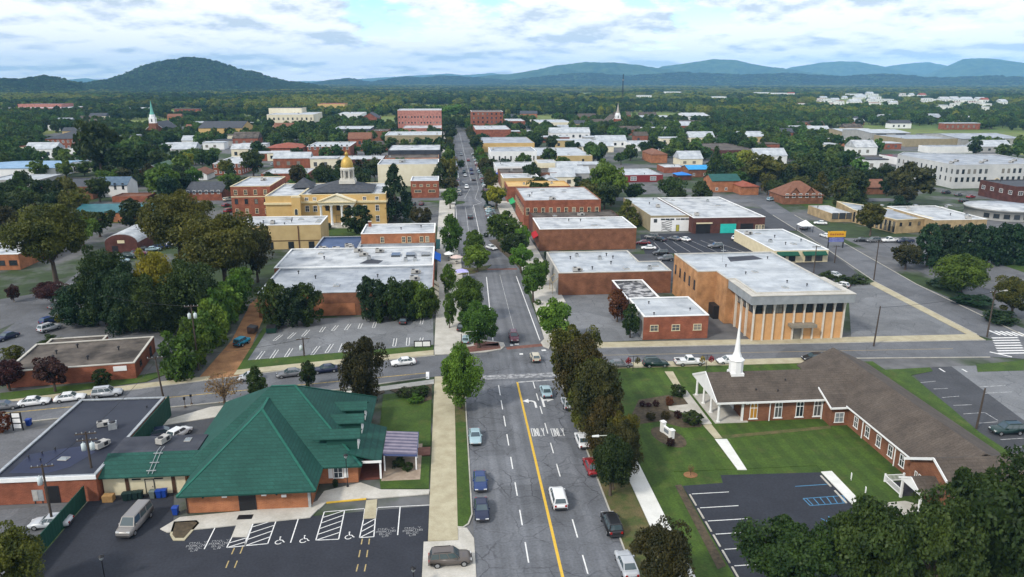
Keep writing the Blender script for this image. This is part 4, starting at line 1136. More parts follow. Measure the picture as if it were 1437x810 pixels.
# north street lines, crosswalks
paintline([((8.3, 146), (9.6, 198))], .2, WHITEP); paintline([((18.0, 145.4), (17.8, 198))], .2, WHITEP)
paintline([((13.2, 150), (13.4, 200))], .1, FADEP)
paintline([((10.7, 141.2), (18.3, 142.6))], 1.6, PAVER, z=.016); paintline([((10.2, 206.4), (18.8, 206.4))], 1.6, PAVER, z=.016)
paintline([(P(722, 483), P(728, 483)), (P(729, 497), P(734, 497)), (P(716, 484.5), P(720, 484.5)), (P(760, 492), P(766, 491.5))], .8, WHITEP, z=.018)
paintline([((2.6, 250), (2.6, 318)), ((10.2, 256), (10.2, 320)), ((10.2, 320), (14, 326))], .18, WHITEP)
paintline([((6.5, 256), (6.6, 316)), ((6.6, 316), (9.6, 317)), ((3, 339), (6.8, 338.6)), ((6.8, 339), (10.4, 372)), ((14, 326), (11.5, 338)), ((11.5, 338), (14.5, 372)), ((10.4, 372), (7, 400)), ((14.5, 372), (15, 420)), ((9.6, 317), (9.7, 300))], .16, FADEP)
paintline([((11.5, 400), (11.5, 780))], .2, FADEP)
# cross street centre line and stop bars
paintline([((-125, 101.5), (-73.3, 117.6)), ((-73.3, 117.6), (-27, 125.6)), ((-27, 125.6), (-4.7, 129.4))], .3, mat('faded_yellow_paint', (.22, .17, .07), (.42, .30, .1), scale=1.5, lo=.4, hi=.6), z=.012)
paintline([(P(600, 522), P(600, 532))], .6, WHITEP, z=.014)
paintline([(P(634.5, 508), P(634.5, 511)), (P(635, 513), P(635, 516)), (P(635, 518), P(635, 521))], 1.2, WHITEP, z=.014)
paintline([((24, 135.9), (100, 133.5))], .14, mat('tan_road_paint', (.3, .23, .1)), z=.010)
paintline([(P(1374, 510), P(1374, 510))] if False else [(P(1389, 494), P(1420, 501))], .5, WHITEP, z=.014)
zb = []
for i in range(7):
    a = Vector(P(1392 + i * 1.5, 474.5 + i * 3.6)); zb.append((a, a + Vector((5.6, -.2))))
for i in range(6):
    a = Vector(P(1404 + i * 8, 470.5 + i * .4)); zb.append((a, a + Vector((-.3, 3.0))))
paintline(zb, .62, WHITEP, z=.016)
paintline([(P(1318, 517), P(1326, 522)), (P(1350, 518), P(1357, 522))], .3, WHITEP, z=.004)
L_ = []
for a, c in [((1292, 537), (1313, 535)), ((1310, 546), (1330, 545)), ((1322, 558), (1346, 556)), ((1338, 569), (1364, 568)), ((1352, 581), (1382, 579)), ((1373, 594), (1400, 592)), ((1390, 606), (1396, 606)), ((1404, 617), (1437, 615)), ((1425, 628), (1437, 627)), ((1374, 543), (1411, 541)), ((1382, 552), (1420, 550)), ((1382, 579), (1400, 590))]:
    L_.append((P(*a), P(*c)))
paintline(L_, .14, FADEP, z=.003)
paintline([(P(905 + i * 13, 341 - i * .6), P(912 + i * 19, 354)) for i in range(1, 8)], .14, FADEP, z=.0)
# ------------------------------------------------------------------ green-roofed building
def green_shingle():
    m = mat('green_shingle', (.009, .060, .046), (.013, .075, .058), scale=.25, detail=8, rough=.75, fine=.12)
    nt = m.node_tree; N = nt.nodes.new; L = nt.links.new; bs = nt.nodes['Principled BSDF']
    col = bs.inputs['Base Color'].links[0].from_socket
    tc = N('ShaderNodeTexCoord'); bt = N('ShaderNodeTexBrick'); bt.inputs['Scale'].default_value = 1
    bt.inputs['Brick Width'].default_value = .9; bt.inputs['Row Height'].default_value = .26; bt.inputs['Mortar Size'].default_value = .035
    bt.inputs['Color1'].default_value = (1.1, 1.1, 1.1, 1); bt.inputs['Color2'].default_value = (.9, .9, .9, 1); bt.inputs['Mortar'].default_value = (.76, .76, .76, 1)
    sp_ = N('ShaderNodeSeparateXYZ'); L(tc.outputs['Object'], sp_.inputs[0])
    ad = N('ShaderNodeMath'); ad.operation = 'ADD'; L(sp_.outputs[0], ad.inputs[0]); L(sp_.outputs[1], ad.inputs[1])
    cv = N('ShaderNodeCombineXYZ'); L(ad.outputs[0], cv.inputs[0]); L(sp_.outputs[2], cv.inputs[1]); L(cv.outputs[0], bt.inputs['Vector'])
    mx = N('ShaderNodeMix'); mx.data_type = 'RGBA'; mx.blend_type = 'MULTIPLY'; mx.inputs[0].default_value = 1
    L(col, mx.inputs[6]); L(bt.outputs[0], mx.inputs[7]); L(mx.outputs[2], bs.inputs['Base Color'])
    return m
GREEN = green_shingle()
GREENCAP = mat('green_ridge_cap', (.014, .10, .072), (.02, .12, .088), scale=2)
GREENF = mat('green_fence_paint', (.006, .042, .028), (.012, .064, .043), scale=1.2, stretch=(4, 4, .4), rough=.7)
t = building('green_roof_building', 'low orange-brick building with large green shingled hip roof and three dormers', 'building', 0, 0)
wl = MB().prism([(-33.4, 85.3), (-18.2, 85.3), (-18.2, 91.1), (-13, 91.1), (-13, 111.6), (-35, 111.6), (-35, 91.1), (-33.4, 91.1)], 0, 2.86)
wl.build('wall', BR_ORANGE, t)
FOOT.append((-36, 84, -12, 112.5))
r = MB()
def hipfaces(x0, y0, x1, y1, z0, ra, rb, z1, closed=True):
    v = [(x0, y0, z0), (x1, y0, z0), (x1, y1, z0), (x0, y1, z0), (*ra, z1), (*rb, z1)]
    return v
v = hipfaces(-36, 90.2, -12.4, 112.6, 2.9, (-25.9, 101.4), (-22.6, 101.4), 10.0)
r.add(v, [(0, 1, 5, 4), (1, 2, 5), (2, 3, 4, 5), (3, 0, 4)])
r.add([(-36, 90.2, 2.88), (-12.4, 90.2, 2.88), (-12.4, 112.6, 2.88), (-36, 112.6, 2.88)], [(3, 2, 1, 0)])
A_ = (-26.0, 95.9, 9.0)
r.add([(-34.1, 84.4, 2.9), (-17.4, 84.4, 2.9), A_, (-26, 101.2, 9.0), (-17.4, 98, 2.9), (-34.1, 98, 2.9)], [(0, 1, 2), (1, 4, 3, 2), (5, 0, 2, 3)])
r.add([(-34.1, 84.4, 2.87), (-17.4, 84.4, 2.87), (-17.4, 92, 2.87), (-34.1, 92, 2.87)], [(3, 2, 1, 0)])
r.build('roof', GREEN, t)
c = MB()
for a, b_ in (((-34.1, 84.4, 2.92), A_), ((-17.4, 84.4, 2.92), A_), ((-12.4, 90.2, 2.92), (-22.6, 101.4, 10.02)), ((-25.9, 101.4, 10.02), (-22.6, 101.4, 10.02)), ((-12.4, 112.6, 2.92), (-22.6, 101.4, 10.02)), (A_, (-26, 99.6, 9.02))):
    c.bar(a, b_, .32, .06)
c.build('ridge_cap', GREENCAP, t)
c = MB()
for a, b_ in (((-34.1, 84.38, 2.8), (-17.4, 84.38, 2.8)), ((-17.38, 84.4, 2.8), (-17.38, 90.2, 2.8)), ((-17.38, 90.18, 2.8), (-12.4, 90.18, 2.8)), ((-12.38, 90.2, 2.8), (-12.38, 112.6, 2.8)), ((-36, 90.2, 2.8), (-34, 90.2, 2.8))):
    c.bar(a, b_, .08, .2)
c.build('fascia', mat('dark_green_trim_and_shade', (.01, .06, .045)), t)
for u, v_ in ((515.6, 574), (511, 592), (506.6, 613)):
    y = P(u, v_, 5.2)[1]; y = max(93.6, min(104, y))
    d = MB().prism([(-17.2, y - 1.0), (-13.1, y - 1.0), (-13.1, y + 1.0), (-17.2, y + 1.0)], 3.4, 5.75)
    d.extr([(-13.1, y - 1.0, 5.75), (-13.1, y + 1.0, 5.75), (-13.1, y, 6.35)], (-4, 0, 0))
    do = d.build('dormer', MATS.get('dark_green_trim_and_shade'), t)  # side walls darkened to paint the shade under the dormer roof
    MB().box(-13.1, -13.04, y - 1.0, y + 1.0, 3.9, 5.7).build('dormer_front', WHITE, do)
    q = MB(); k = .6
    q.extr([(-12.7, y - 1.35, 5.55), (-12.7, y, 6.38), (-12.7, y + 1.35, 5.55), (-12.7, y + 1.35, 5.67), (-12.7, y, 6.52), (-12.7, y - 1.35, 5.67)], (-6.2, 0, 0))
    link('dormer_roof', q.fixed('dormer_roof', GREEN), do)
    link('dormer_window', win_mesh(.9, .9, 'white'), do, (-13.03, y, 4.5), R(90))
windows(t, (-18.2, 91.1), (-13, 91.1), .85, 1.3, 1.5, 1, 'white', 2.3)
wx = -18.2 + 2.6
for s in (-1, 1): MB().box(wx + s * 1.0 - .28, wx + s * 1.0 + .28, 91.02, 91.1, .8, 2.4).build('shutter', WHITE, t)
door(t, (P(350, 714)[0], 85.3), (1, 0), 1.9, 2.25, BLACK)
MB().box(P(350, 714)[0] - .9, P(350, 714)[0] + .9, 83.2, 84.2, .1, .112).build('door_mat', BLACK, t)
for x, z in ((P(324, 705)[0], 2.0), (P(379, 700)[0], 2.0), (P(407, 696)[0], 1.7)): MB().box(x - .3, x + .3, 85.2, 85.3, z, z + .35).build('wall_sign', WHITE, t)
for x in (P(296, 705)[0], P(399, 693)[0]):
    MB().lathe([(.1, 0), (.16, .12), (.05, .3)], 8, 0, (x, 85.15, 2.1)).build('wall_lamp', DARKMETAL, t)
MB().box(-18.55, -18.2, 85.2, 85.6, 0, 2.8).build('downpipe', GALV, t)
MB().tube([(-33.3, 85.22, 0), (-33.3, 85.22, 2.8)], .06).build('downpipe', DARKMETAL, t)
# entrance on the street side
q = MB().extr([(-14.4, 91.4, 4.25), (-9.9, 91.4, 2.85), (-9.9, 91.4, 2.68), (-14.4, 91.4, 4.05)], (0, 10.2, 0)); link('entry_roof', q.fixed('entry_roof', GREEN), t)
MB().box(-12.5, -9.86, 91.32, 91.4, 2.62, 2.95).build('entry_trim', WHITE, t)
for y in (91.7, 101.3): MB().box(-10.2, -9.95, y - .12, y + .12, .1, 2.7).build('post', WHITE, t)
MB().prism(rect(-13, 91.6, -9.9, 101.4), 0, .12).build('entry_floor', mat('red_tile', (.11, .035, .025), (.15, .05, .035), scale=2), t)
door(t, (-13.0, 96.5), (0, 1), 1.8, 2.2, BR_DARK)
# striped awning over the patio
q = MB(); y0, y1 = 93.6, 100.3; n = 14
for i in range(n):
    a, b_ = y0 + (y1 - y0) * i / n, y0 + (y1 - y0) * (i + 1) / n
    q.add([(-9.85, a, 2.85), (-5.3, a, 2.45), (-5.3, b_, 2.45), (-9.85, b_, 2.85), (-9.85, a, 2.8), (-5.3, a, 2.4), (-5.3, b_, 2.4), (-9.85, b_, 2.8)], [(0, 1, 2, 3), (7, 6, 5, 4), (0, 4, 5, 1), (2, 6, 7, 3), (1, 5, 6, 2)], i % 2)
q.build('striped_awning', [mat('purple_canvas', (.09, .085, .13), (.13, .12, .17), scale=1), mat('lilac_canvas', (.21, .19, .24), (.27, .24, .29), scale=1)], t)
b = MB()
for a, c_ in (((-9.8, 93.55, 2.62), (-5.25, 93.55, 2.3)), ((-5.25, 93.5, 2.3), (-5.25, 100.4, 2.3)), ((-9.8, 100.35, 2.65), (-5.25, 100.35, 2.35))): b.bar(a, c_, .05, .3)
b.build('awning_valance', mat('valance_canvas', (.07, .09, .2)), t)
for x, y in ((-5.4, 93.7), (-5.4, 97), (-5.4, 100.2), (-9.7, 93.7)): MB().box(x - .09, x + .09, y - .09, y + .09, .1, 2.4).build('awning_post', WHITE, t)
slab('patio', [(-10, 91), (-4.8, 91), (-4.8, 101.3), (-9.85, 101.3)], .1, mat('patio_stone', (.26, .2, .15), (.36, .29, .22), scale=1))
slab('garden_path', PX((585, 629), (604, 628), (604, 639), (585, 640)), .11, PAVER)
# annex
t = building('store_annex', 'cream annex with green front roof slope, flat dark roof behind and brown pilasters', 'building', 0, 0)
MB().prism(rect(-45.4, 90.4, -35.1, 98.3), 0, 2.95).build('wall', mat('cream_panel', (.60, .54, .36), (.68, .62, .44), scale=.8), t)
FOOT.append((-46, 89, -34, 99))
q = MB().extr([(-45.8, 89.7, 2.9), (-45.8, 93.7, 4.35), (-45.8, 93.7, 4.1), (-45.8, 89.7, 2.75)], (12.0, 0, 0)); link('front_roof', q.fixed('front_roof', GREEN), t)
MB().prism(rect(-45.6, 93.72, -34.4, 98.6), 3.0, 4.25).build('flat_roof', R_DARK, t)
for x in (-42.4, -36.6): MB().box(x - .22, x + .22, 90.3, 90.42, 0, 2.75).build('pilaster', mat('brown_paint', (.07, .035, .02)), t)
for x in (-41.2, -38.4): MB().box(x - .55, x + .55, 90.34, 90.42, 2.1, 2.3).build('wall_vent', BLACK, t)
door(t, (-39.6, 90.4), (1, 0), 1.0, 2.1, mat('cream_door', (.55, .5, .36)))
unit(t, 'rooftop_unit', -39.7, 96.4, 4.25, R(70), .85)
b = MB()
for dx in (-.25, .25): b.tube([(-39.2 + dx, 94.8, 4.5), (-39.2 + dx, 93.7, 4.5), (-39.2 + dx, 89.9, 3.12)], .04, 6)
for y, z in ((93.2, 4.3), (91.7, 3.75), (90.4, 3.3)): b.box(-39.8, -38.6, y - .05, y + .05, z, z + .1)
b.build('roof_conduit', GALV, t)
unit(t, 'skylight', -36.6, 97, 4.2, 0, .6)
# dark flat building on the left
t = building('dark_flat_building', 'flat-roofed brick building with dark patched roof and white front fascia', 'building', 0, 0)
block(t, rect(-58.3, 89.2, -45.6, 113.6), 3.6, BR_RED, mat('patched_dark_roof', (.014, .017, .030), (.034, .039, .054), scale=.12, detail=10, lo=.38, hi=.6, rough=.75), GALV, par=.12)
o = MB().prism([(-57, 91), (-52, 90.6), (-50, 92), (-48.5, 96), (-50.5, 98), (-54, 97.2), (-57, 96)], 3.482, 3.49).build('roof_patch', mat('blue_black_sealant', (.005, .008, .03), (.010, .014, .045), scale=.4, rough=.4), t)
MB().box(-58.42, -45.48, 89.0, 89.12, 3.2, 3.75).build('front_fascia', WHITE, t)
door(t, (P(75, 707)[0], 89.2), (1, 0), 1.5, 2.3, BLACK)
unit(t, 'rooftop_unit', -50.9, 104, 3.45, R(20), .75); unit(t, 'condenser', -49.2, 103.2, 3.45, R(20), 1.1)
unit(t, 'rooftop_unit', -48.3, 97.3, 3.45, R(60), .85); unit(t, 'skylight', -51.8, 94.3, 3.4, R(80), .7)
for x, y in ((-56.6, 95), (-55.4, 96), (-54.2, 97), (-54.6, 94), (-47, 110)): unit(t, 'roof_vent', x, y, 3.4, 0, .55)
# low brick building further along the cross street
t = building('low_brick_building', 'low red-brick building with weathered gravel roof beside the west street', 'building', P(10, 545)[0], P(10, 545)[1], R(7.5))
block(t, rect(0, 0, 21, 14.6), 3.0, BR_RED, R_BROWN, CONCRETE, par=.16)
block(t, rect(1.2, 14.63, 11.5, 18.6), 2.6, BR_RED, R_BROWN, CONCRETE, par=.16)
MB().box(17.4, 19.6, -.1, 0, 1.7, 2.6).build('wall_sign', WHITE, t)
clutter(t, 0, 2, 20, 14, 2.8, 5, 3, ('roof_vent',))
windows(t, (21, 0), (21, 14.6), 1.2, 1.2, 1.0, 2, 'dark')
door(t, (21, 11), (0, 1), 1.2, 2.1)
# ------------------------------------------------------------------ church
t = building('brick_church', 'L-shaped brick church with grey-brown shingle roof and white portico', 'church', 0, 0)
FOOT.append((40, 75, 76, 119))
MB().prism(rect(45.4, 104.6, 61, 115), 0, 3.75).build('wall', BR_BROWN, t)
MB().prism(rect(61, 84.4, 72.4, 118.4), 0, 3.5).build('wing_wall', BR_BROWN, t)
MB().prism(rect(58.2, 102, 61, 104.6), 0, 3.3).build('wing_wall', BR_BROWN, t)
MB().prism(rect(60, 74.6, 74, 84.4), 0, 3.6).build('wing_wall', BR_BROWN, t)
q = MB()
def gsec(x0, x1, ya, yb, ym, ze, zr, axis='x', th=.16):
    sec = [(ya, ze), (ym, zr), (yb, ze), (yb, ze + th), (ym, zr + th), (ya, ze + th)]
    if axis == 'x': q.extr([(x0, y, z) for y, z in sec], (x1 - x0, 0, 0))
    else: q.extr([(x, x0, z) for x, z in sec], (0, x1 - x0, 0))
gsec(40.6, 66.5, 104.0, 115.6, 109.8, 3.62, 6.3)
gsec(80, 118.9, 60.4, 73.2, 66.7, 3.4, 6.45, 'y')
gsec(59.5, 74.5, 74, 85, 79.5, 3.45, 6.35)
q.extr([(57.9, 101.6, 3.15), (57.9, 106.6, 4.85), (57.9, 106.6, 5.0), (57.9, 101.6, 3.3)], (4, 0, 0))
link('roof', q.fixed('roof', R_SHINGLE), t)
MB().extr([(60, 74.6, 3.6), (60, 84.4, 3.6), (60, 79.5, 6.2)], (.25, 0, 0)).build('gable', BR_BROWN, t)
g = MB().extr([(61, 118.15, 3.5), (72.4, 118.15, 3.5), (66.7, 118.15, 6.3)], (0, .25, 0)); g.build('gable', BR_BROWN, t)
# portico
MB().prism(rect(40.7, 104.2, 46, 115.4), 0, .22).build('portico_floor', CONCRETE, t)
for y in (104.55, 108.0, 111.5, 115.0):
    MB().box(41.0, 41.5, y - .25, y + .25, .2, .4).lathe([(.2, .4), (.18, 3.3)], 12, 0, (41.25, y, 0)).box(41.0, 41.5, y - .25, y + .25, 3.3, 3.55).build('column', WHITE, t)
for y in (104.75, 114.8): MB().box(45.0, 45.3, y - .15, y + .15, .2, 3.5).build('pilaster', WHITE, t)
MB().extr([(40.62, 104.0, 3.5), (40.62, 115.6, 3.5), (40.62, 115.6, 3.75), (40.62, 109.8, 6.43), (40.62, 104.0, 3.75)], (.35, 0, 0)).build('pediment', WHITE, t)
b = MB().bar((40.58, 103.9, 3.72), (40.58, 109.8, 6.5), .12, .32).bar((40.58, 115.7, 3.72), (40.58, 109.8, 6.5), .12, .32)
b.box(40.6, 45.5, 103.9, 104.05, 3.42, 3.72).box(45.5, 61, 103.88, 104.02, 3.4, 3.7).box(57.8, 61.2, 101.5, 101.62, 3.05, 3.32).bar((57.84, 101.5, 3.2), (57.84, 106, 4.8), .1, .3)
b.bar((60.36, 85, 3.42), (60.36, 101.7, 3.42), .1, .24).box(45.4, 45.9, 104.2, 104.3, 3.1, 3.42)
b.bar((59.45, 73.9, 3.5), (59.45, 79.5, 6.45), .12, .34).bar((59.45, 85.1, 3.5), (59.45, 79.5, 6.45), .12, .34)
b.build('roof_trim', WHITE, t)
for x in (49.5, 58.05): MB().tube([(x, 104.5, 0), (x, 104.5, 3.5)], .09).build('downpipe', WHITE, t)
for y in (97.6, 89.2): MB().tube([(60.9, y, 0), (60.9, y, 3.4)], .09).build('downpipe', WHITE, t)
door(t, (45.4, 109.8), (0, -1), 2.2, 2.6, WHITE, .2)
def church_window(x, y, rz, style):
    k = ('chw', style)
    if k not in MESHES:
        b = MB(); gl = 1
        b.box(-.62, .62, -.07, .04, 0, 2.75)
        for x0 in (-.5, .06):
            b.box(x0, x0 + .44, -.1, -.06, .15, 1.75, 1)
            b.extr([(x0, -.06, 1.9), (x0 + .44, -.06, 1.9), (x0 + .44, -.06, 2.3), (x0 + .22, -.06, 2.6), (x0, -.06, 2.3)], (0, -.04, 0), 1)
        b.box(-.75, .75, -.14, .02, -.12, 0)
        MESHES[k] = b.mesh('window', [WHITE, GLASS if style == 'dark' else mat('amber_glass', (.45, .24, .03), rough=.3)])
    return link('window', MESHES[k], t, (x, y, .55), rz)
church_window(46.9, 104.6, 0, 'amber'); church_window(50.9, 104.6, 0, 'dark'); church_window(54.4, 104.6, 0, 'dark'); church_window(57.3, 104.6, 0, 'dark')
windows(t, (58.2, 102), (61, 102), .7, 1.5, 1.6, 1, 'pale')
for y in (99.6, 96.4, 93.4, 90.4, 87.6): link('window', win_mesh(1.15, 1.7, 'white'), t, (61, y, .9), R(-90))
link('window', win_mesh(.5, 1.5, 'white'), t, (60, 83.0, 1.2), R(-90)); link('window', win_mesh(.5, 1.5, 'white'), t, (60, 82.2, 1.2), R(-90))
for x, y, z in ((51, 105.6, 4.5), (47.6, 106, 4.6), (53, 107.6, 5.4)): unit(t, 'roof_vent', x, y, z, 0, .5)
# side porch
q = MB(); gsec(56.9, 60.0, 77.2, 81.6, 79.4, 2.75, 3.9); link('porch_roof', q.fixed('porch_roof', R_SHINGLE), t)
MB().extr([(56.85, 77.3, 2.7), (56.85, 81.5, 2.7), (56.85, 79.4, 3.85)], (.15, 0, 0)).bar((56.82, 77.1, 2.8), (56.82, 79.4, 4.0), .1, .25).bar((56.82, 81.7, 2.8), (56.82, 79.4, 4.0), .1, .25).build('porch_gable', WHITE, t)
for y in (77.5, 81.3): MB().box(57.0, 57.25, y - .12, y + .12, .1, 2.75).build('porch_post', WHITE, t)
def railing(pts, label):
    r_ = empty('white_railing', (pts[0][0], pts[0][1], 0), 0, label, 'railing')
    o0 = Vector((*pts[0], 0)); b = MB(); p_ = MB()
    for i in range(len(pts) - 1):
        a = Vector((*pts[i], 0)) - o0; c_ = Vector((*pts[i + 1], 0)) - o0
        for z in (.25, 1.05): b.bar(a + Vector((0, 0, z)), c_ + Vector((0, 0, z)), .09, .09)
        n = max(2, int((c_ - a).length / .18))
        for k in range(1, n): s_ = a + (c_ - a) * k / n; b.box(s_.x - .025, s_.x + .025, s_.y - .025, s_.y + .025, .25, 1.05)
    for p in pts:
        a = Vector((*p, 0)) - o0
        MB().box(a.x - .1, a.x + .1, a.y - .1, a.y + .1, .05, 1.25).build('post', WHITE, r_)
    b.build('rails', WHITE, r_)
railing([(59.9, 85.2), (57.3, 85.2), (57.3, 81.4)], 'white picket railing round the sunken church side entrance')
slab('side_landing', rect(57.4, 81.5, 59.95, 85.1), .09, mat('dark_landing_slab', (.02, .021, .024), (.04, .04, .045), scale=1))  # plain very dark slab inside the railing
# steeple
st = empty('steeple', (45.6, 109.8, 5.55), 0, 'white octagonal steeple with needle spire on the church ridge', 'steeple')
o8 = R(22.5)
MB().box(-1.05, 1.05, -1.05, 1.05, 0, .9).build('base', WHITE, st)
MB().lathe([(1.12, .9), (1.12, 2.9)], 8, 0, sm=False, rot=o8).build('lantern', WHITE, st)
MB().lathe([(1.25, 2.9), (1.28, 3.05), (.78, 3.5), (.5, 4.3), (.25, 6.8), (.02, 11.2)], 8, 0, sm=False, rot=o8).build('spire', WHITE, st)
# ------------------------------------------------------------------ bank-like office with white ribs
t = building('ribbed_office_building', 'large tan-brick office hall with white concrete ribs and grey fascia by the cross street', 'building', 0, 0)
BK = [(61.6, 141.6), (80.6, 141.6), (80.6, 178), (55.6, 178), (55.6, 159.8), (59.9, 159.8), (59.9, 153), (61.6, 153)]
block(t, BK, 10.2, BR_TAN, R_PALE, CONCRETE, par=.35)
b = MB().box(60.2, 81.9, 139.9, 141.58, 8.2, 10.0).box(60.2, 61.58, 141.58, 153.2, 8.2, 10.0).box(80.62, 81.9, 141.58, 153.2, 8.2, 10.0)
b.build('fascia', mat('grey_fascia', (.22, .24, .25), (.29, .31, .32), scale=.6), t)
MB().box(60.1, 82, 139.8, 141.59, 10.0, 10.14).box(60.1, 61.59, 141.59, 153.3, 10.0, 10.14).box(80.63, 82, 141.59, 153.3, 10.0, 10.14).build('fascia_cap', CONCRETE, t)
RIBM = mat('rib_concrete', (.54, .51, .44), (.64, .61, .53), scale=1)
def rib(x, y, rz):
    k = ('rib',)
    if k not in MESHES:
        MESHES[k] = MB().extr([(-.13, 0, 0), (.13, 0, 0), (.13, 0, 6.6), (.36, 0, 8.2), (-.36, 0, 8.2), (-.13, 0, 6.6)], (0, .45, 0)).mesh('rib', RIBM)
    return link('rib', MESHES[k], t, (x, y, 0), rz)
FRONTP = mat('golden_tan_panel', (.52, .285, .12), (.60, .34, .15), scale=.8, fine=.1)
n = 10
for i in range(n): rib(61.5 + 19.2 * i / (n - 1), 141.13, 0)
for i in range(1, 4): rib(61.13, 141.6 + i * 3.0, R(-90))
for i in range(n - 1):
    MB().box(61.66 + 19.2 * i / (n - 1), 61.34 + 19.2 * (i + 1) / (n - 1), 141.5, 141.59, .05 if i != 4 else 3.75, 5.75).build('front_panel', FRONTP, t)
    x = 61.5 + 19.2 * (i + .5) / (n - 1)
    link('window', win_mesh(1.6, 2.1, 'dark'), t, (x, 141.6, 5.9))
for i in range(3): link('window', win_mesh(2.2, 2.1, 'dark'), t, (61.6, 143.1 + i * 3.0, 5.9), R(-90))
MB().box(69.0, 74.4, 139.6, 141.55, 3.1, 3.7).build('door_canopy', mat('canopy_concrete', (.2, .18, .14), (.26, .23, .18), scale=1), t)
door(t, (71.7, 141.6), (1, 0), 2.6, 2.6, GLASS)
windows(t, (55.6, 178), (55.6, 159.8), 5.6, 1.1, 2.2, 5, 'dark')
MB().box(58.6, 59.9, 156.4, 159.7, 0, 3).build('loading_door', BLACK, t)
for q_ in ((64, 165, 'roof_vent'), (66, 158, 'roof_vent'), (69, 160, 'skylight'), (72, 150, 'roof_vent'), (75, 147, 'roof_vent'), (77, 172, 'roof_vent'), (70, 146.5, 'skylight')): unit(t, q_[2], q_[0], q_[1], 9.8, 0, .8)
MB().prism([(67, 170), (76, 172), (75, 176), (68, 175)], 9.852, 9.86).build('roof_patch', R_DARK, t)
MB().tube([(65, 170, 9.8), (65, 170, 14)], .06).box(64.4, 65.6, 169.97, 170.03, 12.6, 12.7).build('antenna', GALV, t)
# ------------------------------------------------------------------ buildings along the east side of the street
t = building('long_brick_building', 'long brown-brick building with pale roof and grey side wall, facing the small grey lot', 'building', 0, 0)
block(t, [(26.6, 178.4), (55.2, 178.4), (55.2, 189), (49.5, 189), (49.5, 202), (26.6, 202)], 5.7, BR_BROWN, R_PALE, CONCRETE)
MB().box(26.5, 26.58, 178.6, 201.8, 0, 5.6).build('side_cladding', W_GREY, t)
b = MB()
for y in (179.2, 184): b.bar((25.2, y, 3.0), (26.5, y, 4.2), .12, .12); b.bar((25.2, y, 0), (25.2, y, 3.0), .12, .12)
b.bar((25.2, 179.2, 3.0), (25.2, 184, 3.0), .12, .12); b.build('awning_frame', mat('tan_paint', (.35, .27, .14)), t)
clutter(t, 28, 180, 48, 200, 5.25, 9, 5); clutter(t, 49, 180, 55, 188, 5.25, 2, 6)
t = building('junk_roof_lean_to', 'small lean-to with dark patchy roof between the white-roofed brick building and the long brick one', 'building', 0, 0)
block(t, rect(39.4, 157.8, 47, 175.2), 4.4, BR_DARK, mat('blotchy_roof', (.06, .06, .065), (.42, .42, .42), scale=.6, detail=8, lo=.46, hi=.6), WHITE)
t = building('red_brick_shop', 'small red-brick building with clean white roof and three white windows on the cross street', 'building', 0, 0)
block(t, rect(39.3, 143.9, 53, 157.6), 5.0, BR_RED, R_PALE, WHITE, par=.3)
windows(t, (39.3, 143.9), (53, 143.9), 1.9, 1.75, 1.3, 3, 'cream')
for x, y in ((42, 146), (43, 154), (50.5, 148.5)): unit(t, 'roof_vent', x, y, 4.6, 0, .8)
MB().box(39.22, 39.29, 144, 157.4, .1, 4.9).build('side_cladding', W_GREY, t)
